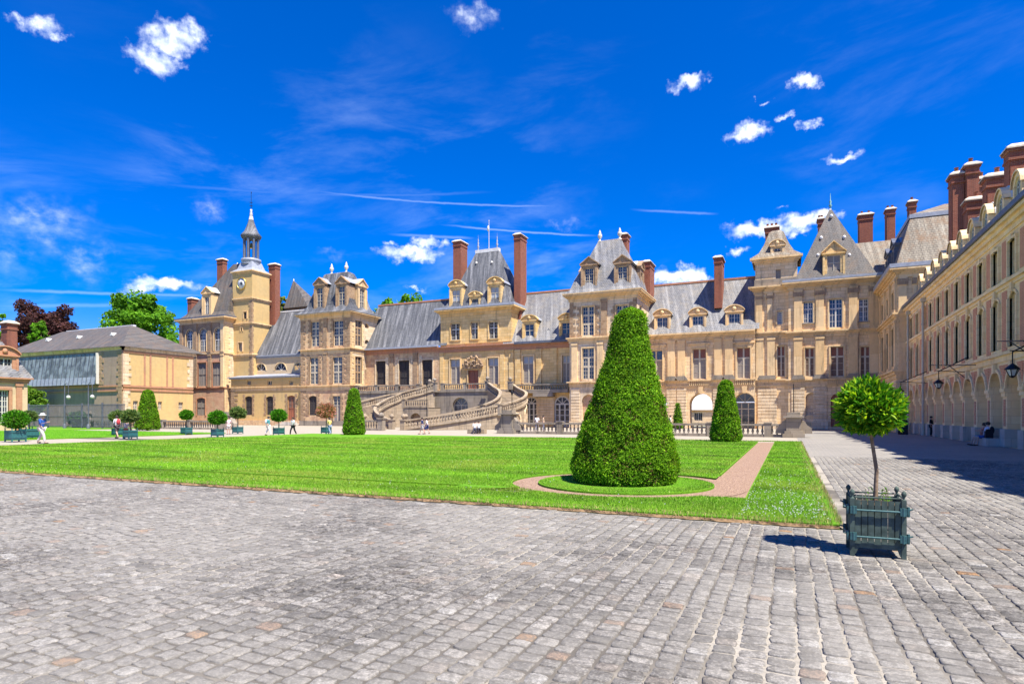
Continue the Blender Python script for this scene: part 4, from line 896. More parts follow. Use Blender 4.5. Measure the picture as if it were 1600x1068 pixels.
    mb = MB(F); mb.box(x0-.05, x1+.05, -.2, .1, 0, .8); mb.build('plinth', 'stone_brown', T)
    for u in (283.5, 306, 328, 349):
        mb = MB(F); s = min(SX(u, Yp), x1-.4); pilaster(mb, s, .75, z2, zt-.9); mb.build('pilaster', 'stone_brown' if u < 340 else 'stone_trim', T); mb = MB(F); pilaster(mb, s, .75, z1, z2-.4); mb.build('pilaster', 'stone_brown' if u < 340 else 'stone_trim', T)
    wall(G, Yp, Yp+8, 0, zt-.9, [], 'side_wall', 'stone_pale', T)
    mb = MB(G); quoin(mb, Yp, 1, .8, zt-1.2, .5, 1.2, .9, .05); mb.build('quoins', 'stone_trim', T)
    for z, prof, mt in ((zt, CORN, 'stone_trim'), (z2, [(-.3, 0, .2)], 'stone_trim'), (z1, [(-.5, -.15, .05), (-.15, 0, .2)], 'brick_band')):
        mb = MB()
        for a, b, p in prof: mb.box(x0-p, x1+p, Yp-p, Yp+8, z+a, z+b)
        mb.build('cornice', mt, T)
    mb = MB(); mb.box(x0-.75, x1+.75, Yp-.75, Yp+8.1, zt+.01, zt+.22); mb.build('gutter', 'gutter', T)
    za = ZY(349, 416, Yp+4.3); xl, xq = SX(347, Yp+4.3), SX(364, Yp+4.3); x1r = max(x1, xq)+1.5
    ro = ringroof(x0-.2, x1+.5, Yp-.2, Yp+9, [(0,0,0,0,zt+.2), (.9,.5,.8,.8,zt+1.1), (x1-x0-2.2,.9,4.2,4.2,za)], 'roof', 'slate_brown', T)
    dormer(T, F, SX(321.5, Yp), zt+.22, 2.4, ZY(321, 459, Yp)-zt-.22, 1.1, 'tri', .2, 3., 'stone_trim', 'lead_white', rows=(1.5, 1), sub=(2, (3, 2)), wf=.46, wz=(.05, .88), fm='paint_white')
    mb = MB(); mb.lathe(x1-1.5, Yp+4.2, [(.5, za-.8), (.15, za+.1), (.02, za+.3)], 6); mb.build('lead_tip', 'lead_white', None).parent = ro
    z = ZY(345, 404, Yp+6); chimney(T, SX(339, Yp+6), SX(348, Yp+6), Yp+6, Yp+7, zt, z); z = ZY(299, 466, Yp+5); chimney(T, SX(296.5, Yp+5), SX(303, Yp+5), Yp+4.5, Yp+6, zt, z)
left_group()

# ---- tennis-court building at the left: corner, sunny flank facing the court, glazed shed wall
def court_building():
    X = -90.; Yc = YX(192, X); Ye = YX(301.5, X); G = FPX_(X); F = FY(Yc); ze = ZX(192, 541, X); xw = SX(18, Yc)
    T = thing('court_building', 'low building with wide grey slate hip roof and glazed shed wall', 'building', (X, Yc, 0))
    zm = ZX(192, 601, X)
    sw = [(YX(a, X), YX(b, X), ZX((a+b)/2, v1, X), ZX((a+b)/2, v0, X)) for a, b, v0, v1 in ((208, 215.5, 626, 641), (247, 253, 627, 640), (279, 286, 628, 640))]
    wall(G, Yc, Ye, 0, ze-.5, [(*w, 0) for w in sw], 'flank_wall', 'render_yellow', T)
    for w in sw: window(T, G, *w, 0, rows=(1, 1), cols=2, sub=(1, (1, 1)), fm='paint_cream', pm='shutter_grey', mw=.1)
    mb = MB(G); quoin(mb, Yc, 1, 0, zm-.7, .6, 1.2, .8, .06); quoin(mb, Yc, 1, zm+.1, ze-1, .6, 1.2, .8, .06); quoin(mb, Ye, -1, zm+.1, ze-1, .6, 1.1, .7, .06); mb.build('quoins', 'stone_pale', T)
    for z, a in ((zm, -.1), (zm-.55, 0), (ze-.6, 0)): mould(G, Yc, Ye, z, [(-.25, 0, .12)], 'brick_band', 'brick_band', T, (False, False))
    mould(G, Yc, Ye, ze, [(-.5, -.2, .15), (-.2, 0, .35)], 'cornice', 'stone_pale', T)
    for u in (226, 235, 261, 270):
        mb = MB(G); s = YX(u, X); mb.box(s-.14, s+.14, -.06, .05, zm+.05, ze-.85); mb.build('brick_strip', 'brick_band', T)
    mb = MB(G); mb.box(Yc-.05, Ye, -.15, .05, 0, .7); mb.build('plinth', 'stone_brown', T)
    # side turned to the camera: corner pier, then the glazing over a low wall
    xg = SX(156, Yc); wall(F, xw, X, 0, ze-.5, [], 'wall', 'render_brown_shaded', T)
    mb = MB(F); mb.box(xg, X+.02, -.12, .1, zm, ze-.5); mb.build('corner_pier', 'render_brown_shaded', T)
    mb = MB(F); quoin(mb, xg, 1, zm+.1, ze-.6, .55, 1.1, .7, .18); quoin(mb, X, -1, 0, ze-.6, .55, 1.2, .8, .18); mb.build('quoins', 'stone_brown', T)
    for z in (zm, zm-.7): mould(F, xw, X, z, [(-.25, 0, .16)], 'brick_band', 'brick_band', T, (False, False))
    mould(F, xw, X, ze, [(-.5, -.2, .15), (-.2, 0, .35)], 'cornice', 'stone_trim', T, (False, True))
    zg0, zg1 = zm+.25, ze-.75; n = 22
    lean = lambda z: -.75+.6*(z-zg0)/(zg1-zg0)
    mb = MB(F)
    for i in range(n+1):
        x = xw+(xg-xw)*i/n; mb.add([(x-.06,lean(zg0)-.05,zg0),(x+.06,lean(zg0)-.05,zg0),(x+.06,lean(zg1)-.05,zg1),(x-.06,lean(zg1)-.05,zg1)], [(0,1,2,3)])
    g = mb.build('glazed_shed', 'gutter', T)
    for i in range(n):
        a, b = xw+(xg-xw)*i/n+.03, xw+(xg-xw)*(i+1)/n-.03; mb = MB(F); z = zg0+1.0; zq = (z+zg1)/2
        mb.add([(a,lean(z),z),(b,lean(z),z),(b,lean(zq)-.02,zq),(a,lean(zq)-.02,zq)], [(0,1,2,3)]); mb.add([(a,lean(zq)+.02,zq),(b,lean(zq)+.02,zq),(b,lean(zg1),zg1),(a,lean(zg1),zg1)], [(0,1,2,3)])
        mb.build('glass_panel', 'glass_blue', None).parent = g
    mb = MB(F); mb.add([(xw,lean(zg0),zg0-.1),(xg,lean(zg0),zg0-.1),(xg,lean(zg0+1),zg0+1.02),(xw,lean(zg0+1),zg0+1.02)], [(0,1,2,3)]); mb.build('zinc_apron', 'lead', None).parent = g
    mb = MB(F); mb.box(xg-.06, xg+.1, -.6, -.1, zg0, zg1); mb.build('shed_end', 'paint_white', None).parent = g
    for u in (90, 125, 150):
        mb = MB(F); s = SX(u, Yc); mb.box(s-.5, s+.5, -.03, .05, 1.6, 3.2); mb.build('blocked_window', 'render_brown_shaded', T)
    # hip roof
    xr = -101.5; zr = ZY(218, 508, (Yc+Ye)/2); zr = ze+4.3
    ro = ringroof(xw-3, X+.5, Yc-.5, Ye+2, [(0,0,0,0,ze+.02), (6.5, 7.6, 6.4, 7.1, zr)], 'roof', 'slate_brown', T)
    mb = MB(); mb.box(xw+4, X-7, (Yc+Ye)/2+.4, (Yc+Ye)/2+.9, zr-.05, zr+.2); mb.build('ridge', 'lead_white', None).parent = ro
    for u in (75, 123, 176):
        q = .55; yy = Yc-.5+6.4*q; z = ze+(zr-ze)*q; s = SX(u, yy); mb = MB(); mb.prism([(s-.35, z-.05), (s+.35, z-.05), (s, z+.45)], yy-.25, yy+.7); mb.build('roof_vent', 'lead_white', None).parent = ro
court_building()

# ---- gate pavilion cut by the left edge
def gate_pavilion():
    X = -76.; G = FPX_(X); Ye = YX(43, X); Y0 = Ye-11; zc = ZX(30, 590, X); 
    T = thing('gate_pavilion', 'cream and pink brick lodge with arched dormer cut by the left picture edge', 'lodge', (X, Ye, 0))
    w = [(YX(-4, X), YX(13.5, X), .9, ZX(6, 609, X)), (YX(-80, X), YX(-58, X), .9, ZX(6, 609, X))]
    wall(G, Y0, Ye, 0, zc-.3, [(*q, 0) for q in w], 'wall', 'render_cream', T)
    for q in w: window(T, G, *q, 0, rows=(1,), cols=2, sub=(2, (6,)), fm='paint_white', bw=.06, surround='brick_band', sw=.3)
    mb = MB(G); mb.box(Ye-1.1, Ye-.55, -.1, .05, 0, zc-.6); mb.box(Ye-1.2, Ye-.45, -.16, .05, zc-.9, zc-.6); mb.build('brick_pilaster', 'brick_band', T)
    mould(G, Y0, Ye, zc, [(-.6, -.35, .1), (-.35, -.15, .2), (-.15, 0, .4)], 'cornice', 'brick_band', T)
    mb = MB(); mb.quad((X, Ye, 0), (X-9, Ye, 0), (X-9, Ye, zc), (X, Ye, zc)); mb.build('side_wall', 'render_cream', T); mb = MB(); mb.quad((X-9, Y0, 0), (X, Y0, 0), (X, Y0, zc), (X-9, Y0, zc)); mb.build('side_wall', 'render_cream', T)
    zr = ZX(20, 530, X-3)
    ringroof(X-9.4, X+.4, Y0-.4, Ye+.4, [(0,0,0,0,zc), (2.2,2.2,1.9,1.9,zr-.5), (4,4,4,4,zr+.2)], 'roof', 'slate_light', T)
    dormer(T, G, YX(8, X), zc, 2.5, ZX(8, 556, X)-zc, .75, 'seg', .1, 2.5, 'brick_band', 'brick_band', rows=(1,), sub=(2, (4,)), wf=.58, wz=(.06, .9), fm='paint_white')
    z = ZX(19, 503, X-3); y0, y1 = YX(10, X-3), YX(27, X-3); chimney(T, X-4, X-2.8, y0, y1-.1, zc, z, 'brick_red')
gate_pavilion()

# ---- right wing: brick and stone, arcaded ground floor, arched dormers
def right_wing():
    X = 10.8; F = FMX(X); YE = 71.5; YN = 9.
    T = thing('palace_wing', 'long brick and stone wing with blind arcade and row of arched dormers', 'palace wing', (X, YE, 0))
    BAY = 2.9; P0 = 67.75; zg, z1, z2 = 5.0, 8.95, 12.25
    piers = [P0-BAY*k for k in range(-1, 20)]
    vis = [p for p in piers if p > 34]
    # bay k lies between pier p and pier p-BAY
    A = []; W1 = []; W2 = []
    for p in piers:
        c = p-BAY/2; a, b = -(c+1.08), -(c-1.08)
        if -c < -YE+1.2 or c < YN+1.5: continue
        A.append((a, b, 0.0, 4.2, 1.06, .75)); W1.append((-(c+.62), -(c-.62), 5.4, 8.25, .28)); W2.append((-(c+.6), -(c-.6), 9.15, 11.0, 0))
    wall(F, -YE, -YN, 0, z2-.75, A+W1+W2, 'wall', 'stone_wing', T)
    mb = MB(F); mb.quad((-YE, .75, 0), (-YN, .75, 0), (-YN, .75, 4.4), (-YE, .75, 4.4)); mb.build('arcade_back_wall', 'stone_wing', T)
    for i, (a, w1, w2) in enumerate(zip(A, W1, W2)):
        c = -(a[0]+a[1])/2
        if c < 35: continue
        window(T, F, *w1, rows=(2.2, 1), cols=2, sub=(2, (4, 2)), fm='paint_white', mw=.12, bw=.05, y=.26, surround='stone_wing', sw=.14)
        window(T, F, *w2, rows=(1.6, 1), cols=2, sub=(2, (3, 2)), fm='paint_white', mw=.12, bw=.05, y=.26, surround='stone_wing', sw=.14)
        # recessed arcade bay: plain inner window
        s = (a[0]+a[1])/2
        for kw, kd, k0, k1 in ((.16, .16, 8.25, 8.75), (.14, .15, 11.0, 11.3), (.16, .2, 4.1, 4.62)): mb = MB(F); mb.box(s-kw, s+kw, -kd, .1, k0, k1); mb.build('keystone', 'stone_wing', T)
        # arch moulding
        mb = MB(F); o = arc(a[0]-.16, a[1]+.16, 3.14, 1.22, 12); n = arc(a[0], a[1], 3.14, 1.06, 12)
        for k in range(12):
            p, q, r_, t = o[k], o[k+1], n[k+1], n[k]
            mb.add([(p[0],-.1,p[1]),(q[0],-.1,q[1]),(r_[0],-.1,r_[1]),(t[0],-.1,t[1]),(p[0],.05,p[1]),(q[0],.05,q[1]),(r_[0],.05,r_[1]),(t[0],.05,t[1])], [(3,2,1,0),(0,1,5,4),(2,3,7,6)])
        mb.build('arch_moulding', 'stone_wing', T)
    for p in piers:
        if p < 35 or p > YE-.3: continue
        s = -p
        for (za, zb, w) in ((5.25, 8.5, .42), (9.25, 11.25, .42), (1.15, 2.6, .14)):
            mb = MB(F); mb.box(s-w, s+w, -.03, .05, za, zb); mb.build('brick_panel', 'brick_wing', T)
        for sd in (-1, 1):      # brick spandrels over the arches
            mb = MB(F); mb.prism([(s+sd*.05, 3.35), (s+sd*.05, 4.5), (s+sd*.95, 4.5), (s+sd*.5, 4.05)][::sd], -.03, .05); mb.build('brick_panel', 'brick_wing', T)
        mb = MB(F); mb.box(s-.38, s+.38, -.14, .8, 3.0, 3.2); mb.box(s-.33, s+.33, -.08, .6, 2.75, 3.0); mb.build('impost', 'stone_wing', T)
        mb = MB(F); mb.box(s-.42, s+.42, -.12, .8, 0, .98); mb.build('pier_base', 'ground_stone', T)
    mould(F, -YE, -YN, z1, [(-.3, -.1, .08), (-.1, .08, .2)], 'string_course', 'stone_wing', T, (False, False)); mould(F, -YE, -YN, zg+.1, [(-.42, -.1, .08), (-.1, .06, .22)], 'string_course', 'stone_wing', T, (False, False))
    mould(F, -YE, -YN, z2, [(-.75, -.45, .08), (-.45, -.2, .24), (-.2, 0, .42)], 'cornice', 'stone_wing', T, (False, False))
    mb = MB(F); mb.box(-YE, -YN, -.55, -.2, z2+.02, z2+.3); mb.build('gutter', 'gutter', T)
    zr = 15.6
    mb = MB(F); mb.quad((-YE, -.2, z2+.1), (-YN, -.2, z2+.1), (-YN, 4.5, zr), (-YE, 4.5, zr)); mb.quad((-YE, 4.5, zr), (-YN, 4.5, zr), (-YN, 9, z2), (-YE, 9, z2)); mb.quad((-YN, 0, 0), (-YN, 9, 0), (-YN, 9, z2), (-YN, 4.5, zr), (-YN, 0, z2)); mb.build('roof', 'slate', T)
    mb = MB(F); mb.quad((-YN, 9, 0), (-YE, 9, 0), (-YE, 9, z2), (-YN, 9, z2)); mb.build('rear_wall', 'stone_wing', T)
    # arched dormers
    for p in piers:
        c = p-BAY/2
        if c > YE-2.6 or c < YN+1: continue
        s = -c; a, b = s-.72, s+.72; h0, hs = z2+.1, z2+1.55; mb = MB(lambda x, y, z: F(x, y+.15, z))
        o = arc(a, b, hs, .72, 10); n = arc(a+.26, b-.26, hs-.05, .5, 10)
        for k in range(10):
            q0, q1, r1, r0 = o[k], o[k+1], n[k+1], n[k]
            mb.add([(q0[0],0,q0[1]),(q1[0],0,q1[1]),(r1[0],0,r1[1]),(r0[0],0,r0[1]),(r1[0],.3,r1[1]),(r0[0],.3,r0[1])], [(3,2,1,0),(2,3,5,4)])
        mb.box(a, a+.26, 0, .4, h0, hs); mb.box(b-.26, b, 0, .4, h0, hs); mb.box(a+.26, b-.26, .0, .3, h0, h0+.2)
        mb.box(a, a+.2, .4, 2.2, h0, hs); mb.box(b-.2, b, .4, 2.2, h0, hs)
        o2 = arc(a-.1, b+.1, hs+.02, .8, 10)
        for k in range(10):
            q0, q1, r1, r0 = o2[k], o2[k+1], o[k+1], o[k]
            mb.add([(q0[0],-.1,q0[1]),(q1[0],-.1,q1[1]),(r1[0],-.1,r1[1]),(r0[0],-.1,r0[1]),(q0[0],.3,q0[1]),(q1[0],.3,q1[1])], [(3,2,1,0),(0,1,5,4)])
        d = mb.build('dormer', 'stone_wing', T)
        r = MB(lambda x, y, z: F(x, y+.15, z)); o3 = arc(a-.12, b+.12, hs+.04, .84, 10); vs_ = []
        r.prism([(b+.12, hs)]+o3[::-1]+[(a-.12, hs)], .3, 2.3); r.build('dormer_roof', 'lead_white', None).parent = d
        if c > 30:
            wn = window(None, lambda x, y, z: F(x, y+.15, z), a+.26, b-.26, h0+.2, hs+.45, .48, rows=(1,), cols=2, sub=(1, (3,)), fm='paint_white', y=.1, fw=.06, mw=.07); wn.parent = d
            for ch in list(wn.children): ch.parent = d
    # down pipes
    for y in (YX(1443.5, X-.2), YX(1419.5, X-.2)-.1):
        mb = MB(); x = X-.26; mb.tube((x, y, .9), (x, y, z2-.75), .1, .1, 8); mb.tube((x, y, 0), (x, y, .9), .13, .13, 8)
        for z in (2, 4.5, 7, 9.5, 11): mb.lathe(x, y, [(.14, z), (.14, z+.12)], 8)
        mb.box(x-.16, x+.2, y-.2, y+.2, z2-.8, z2-.45); mb.build('down_pipe', 'paint_cream', T)
    # chimneys behind the ridge line
    for (x0, x1, y0, L, z) in ((12.1, 12.95, 60., 1.2, 21.4), (12.98, 13.85, 59.7, 1.2, 21.9), (12.3, 13.65, 56.3, 1., 18.1), (12.3, 13.7, 51.3, 1., 18.1), (12.3, 14.4, 46.6, 1., 18.2), (12.3, 13.7, 41.5, 1., 18.1), (15.2, 16.1, 66.5, .9, 22.8), (14.6, 15.6, 52.5, .9, 20.3), (12.3, 13.7, 33, 1., 18.1), (12.3, 13.7, 24, 1., 18.1)):
        chimney(T, x0, x1, y0, y0+L, 12.5, z, 'brick_red', 1)
    return F
right_wing()

# ---- corner pavilion between wing and main front
def corner_pavilion():
    X = 9.9; Y = 71.5; YB = 83.98; G = FMX(X); F = FY(Y)
    T = thing('palace_pavilion', 'corner pavilion with lichen-stained mansard roof where brick wing meets the facade', 'palace wing', (X, Y, 0))
    zt = ZY(1400, 420, Y); zm = ZY(1400, 488, Y); zs = ZY(1400, 577, Y)
    wn = []
    for k in range(3):
        c = Y+2.4+3.7*k; wn += [(-(c+.65), -(c-.65), zs+.5, zm-1.4), (-(c+.6), -(c-.6), zm+.7, zt-2.)]
    wall(G, -YB, -Y, 0, zt-.9, [(*w, 0) for w in wn], 'wall', 'stone_cream', T)
    for w in wn: window(T, G, *w, 0, rows=(2, 1), cols=2, sub=(2, (3, 1)), fm='paint_cream', pm='glass', surround='stone_trim')
    x1 = X+11
    wall(F, X, x1, 0, zt-.9, [], 'front_wall', 'stone_cream', T)
    for z, prof, nm in ((zt, CORN, 'cornice'), (zm, [(-.75, -.4, .1), (-.4, -.18, .25), (-.18, 0, .42)], 'entablature'), (zs, [(-.9, -.5, .1), (-.5, -.2, .25), (-.2, 0, .45)], 'balcony_string')):
        mb = MB()
        for a, b, p in prof: mb.box(X-p, x1, Y-p if nm == 'cornice' else Y-p*.4, YB, z+a, z+b)
        mb.build(nm, 'stone_trim', T)
    for c in (Y+.45, Y+4.2, Y+7.9, Y+11.6):
        for w_, a_, b_ in ((.7, zs, zm-.75), (.65, zm, zt-.9)): mb = MB(G); pilaster(mb, -c, w_, a_, b_); mb.build('pilaster', 'stone_trim', T)
    for q, a_, b_ in ((.45, zs, zm-.75), (.45, zm, zt-.9), (1.7, zm, zt-.9), (3, zm, zt-.9)): mb = MB(F); pilaster(mb, X+q, .7, a_, b_, .09); mb.build('pilaster', 'stone_trim', T)
    for q in (.45, 1.7, 3): mb = MB(F); mb.box(X+q-.45, X+q+.45, -.22, .05, zt-1.65, zt-1.05); mb.build('capital', 'stone_brown', T)
    mb = MB(F); rustic(mb, X+.05, X+.85, .9, zs-1.); mb.box(X-.1, X+.88, -.2, .1, 0, .9); mb.build('rusticated_pier', 'stone_pale', T)
    mb = MB(G); rustic(mb, -YB, -Y-.05, .9, zs-1.); mb.build('rustication', 'stone_pale', T)
    mb = MB(); mb.box(X-.75, x1, Y-.76, Y-.1, zt+.01, zt+.4); mb.box(X-.75, X-.1, Y-.1, YB, zt+.01, zt+.4); mb.build('gutter', 'lead', T)
    zb = ZY(1417, 342, Y+2); za = ZY(1463, 322, Y+6)
    ro = ringroof(X-.1, x1+1, Y-.1, YB+2, [(0,0,0,0,zt+.3), (1.5,1.5,1.9,1.9,zb)], 'roof', 'slate_lichen', T)
    mb = MB(); mb.rings([[(X+1.3,Y+1.7,zb-.05),(x1-.4,Y+1.7,zb-.05),(x1-.4,YB+.2,zb-.05),(X+1.3,YB+.2,zb-.05)],[(X+1.3,Y+1.7,zb+.35),(x1-.4,Y+1.7,zb+.35),(x1-.4,YB+.2,zb+.35),(X+1.3,YB+.2,zb+.35)]]); mb.build('roof_kerb', 'lead', None).parent = ro
    mb = MB(); mb.rings([[(X+1.4,Y+1.8,zb+.35),(x1-.5,Y+1.8,zb+.35),(x1-.5,YB+.1,zb+.35),(X+1.4,YB+.1,zb+.35)],[(X+5,Y+5.6,za),(x1-3,Y+5.6,za),(x1-3,YB-3.6,za),(X+5,YB-3.6,za)]]); mb.build('upper_roof', 'slate_lichen', None).parent = ro
    for c in (Y+4, Y+8.4):
        dormer(T, G, -c, zt+.35, 1.7, 2.7, .7, 'tri', .2, 3.0, 'gutter', 'lead', rows=(1, 1), sub=(2, (2, 2)), fm='shutter_grey')
    z = ZY(1425, 313, 90); chimney(T, SX(1417, 90)+.2, SX(1432, 90), 90, 91.2, z-9, z, pots=1)
corner_pavilion()
# ================================================================== HORSESHOE STAIR
def spline(P, n):
    P = [Vector(p) for p in P]; out = []
    for i in range(len(P)-1):
        p0, p1, p2, p3 = P[max(0, i-1)], P[i], P[i+1], P[min(len(P)-1, i+2)]
        for k in range(n):
            t = k/n; out.append(.5*((2*p1)+(p2-p0)*t+(2*p0-5*p1+4*p2-p3)*t*t+(3*p1-p0-3*p2+p3)*t**3))
    return out+[P[-1]]
def stair():
    T = thing('horseshoe_stair', 'grey stone horseshoe stair with two curving balustraded flights to the door', 'staircase', (XA, 62, 0))
    yl = YTER+.25
    C = [(1.9, 61.0, 0), (4.6, 62.6, .5), (7.4, 64.9, 1.1), (9.7, 68.0, 1.85), (10.6, 71.7, 2.75), (9.7, 75.1, 3.7), (7.5, 77.4, 4.55), (5.6, yl, ZTER-.03)]
    for sd in (1, -1):
        path = spline(C, 8); N = len(path); hw = 1.75
        L, Rr = [], []
        for i, p in enumerate(path):
            d = path[min(N-1, i+1)]-path[max(0, i-1)]; d.z = 0; d.normalize(); n = Vector((-d.y, d.x, 0))
            a = p+n*hw; b = p-n*hw
            L.append((XA+sd*a.x, a.y, p.z)); Rr.append((XA+sd*b.x, b.y, p.z))
        mb = MB()
        for i in range(N-1):
            z = path[i+1].z; a0, a1, b0, b1 = L[i], L[i+1], Rr[i], Rr[i+1]
            v = [(a0[0],a0[1],0),(b0[0],b0[1],0),(b1[0],b1[1],0),(a1[0],a1[1],0),(a0[0],a0[1],z),(b0[0],b0[1],z),(b1[0],b1[1],z),(a1[0],a1[1],z)]
            mb.add(v, [(0,1,5,4),(1,2,6,5),(2,3,7,6),(3,0,4,7),(4,5,6,7)])
        mb.build('flight', 'stone_stair', T)
        for e in (L, Rr): balustrade(T, e, 1.15, .36, 'stone_stair', 0, .13)
        for e, i in ((L, 0), (Rr, 0), (L, 24), (Rr, 24), (L, N-1), (Rr, N-1)):
            x, y, z = e[i]; mb = MB(); mb.box(x-.3, x+.3, y-.3, y+.3, z-.2 if z > .3 else 0, z+1.12); mb.box(x-.38, x+.38, y-.38, y+.38, z+1.12, z+1.25)
            if i in (0, N-1): mb.lathe(x, y, [(.12, z+1.25), (.12, z+1.32), (.28, z+1.5), (.3, z+1.62), (.2, z+1.8), (.03, z+1.9)], 10)
            mb.build('newel_post', 'stone_grey' if i else 'stone_stair', T)
        # blind arched niches in the outer flank wall
        e = Rr if sd > 0 else Rr
        for i in (30, 36, 42):
            x, y, z = e[i]; d = (Vector(e[i+1])-Vector(e[i-1])); d.z = 0; d.normalize(); n = Vector((d.y, -d.x, 0))
            if sd < 0: n = -n
            Fn = lambda q, w, zz, x=x, y=y, d=d, n=n: (x+d.x*q-n.x*w, y+d.y*q-n.y*w, zz)
            mb = MB(Fn); h = z-.35; o = arc(-.95, .95, h-1, .93, 10); k_ = arc(-.7, .7, h-1, .68, 10)
            for k in range(10):
                p, q, r_, t = o[k], o[k+1], k_[k+1], k_[k]
                mb.add([(p[0],-.12,p[1]),(q[0],-.12,q[1]),(r_[0],-.12,r_[1]),(t[0],-.12,t[1]),(p[0],.3,p[1]),(q[0],.3,q[1]),(r_[0],.3,r_[1]),(t[0],.3,t[1])], [(3,2,1,0),(0,1,5,4),(2,3,7,6)])
            mb.box(-.95, -.7, -.12, .3, 0, h-1); mb.box(.7, .95, -.12, .3, 0, h-1); mb.build('arch_surround', 'stone_pale', T)
    # landing between the two flights
    # central front pier block between the flights with arched opening
    F = FY(66.2); a = (XA-.8, XA+.8, 0, 2.0, .78, .6)
    wall(F, XA-1.9, XA+1.9, 0, 2.7, [a], 'centre_wall', 'stone_stair', T); mb = MB(F); mb.box(XA-1.2, XA+1.2, .6, .7, 0, 2.5); mb.build('niche_back', 'stone_brown', T)
    mb = MB(F); mb.box(XA-1.9, XA+1.9, .02, 3, 2.6, 2.68); mb.quad((XA+1.9,0,0),(XA+1.9,3,0),(XA+1.9,3,2.7),(XA+1.9,0,2.7)); mb.quad((XA-1.9,3,0),(XA-1.9,0,0),(XA-1.9,0,2.7),(XA-1.9,3,2.7)); mb.build('centre_block', 'stone_stair', T)
    balustrade(T, [(XA-1.8, 66.35, 2.7), (XA+1.8, 66.35, 2.7)], 1.0, .34, 'stone_stair', 3.6)
    # lamp posts on the stair
    for i, (u, Y_, zb_, zt) in enumerate(((667, 62., 0, 5.2), (800, 60., 0, 3.9))):
        x = SX(u, Y_); L_ = thing('lamp_post', ('thin iron lamp post before the left side of the stair', 'thin iron lamp post before the right flight of the stair')[i], 'lamp post', (x, Y_, 0), 'lamp posts at the stair')
        mb = MB(); mb.tube((x, Y_, 0), (x, Y_, zt), .06, .04, 6); mb.lathe(x, Y_, [(.14, 0), (.12, .3), (.06, .4)], 8); mb.build('pole', 'iron', L_)
        mb = MB(); mb.lathe(x, Y_, [(.08, zt), (.17, zt+.35), (.03, zt+.55)], 6); mb.build('lantern', 'iron', L_)
stair()

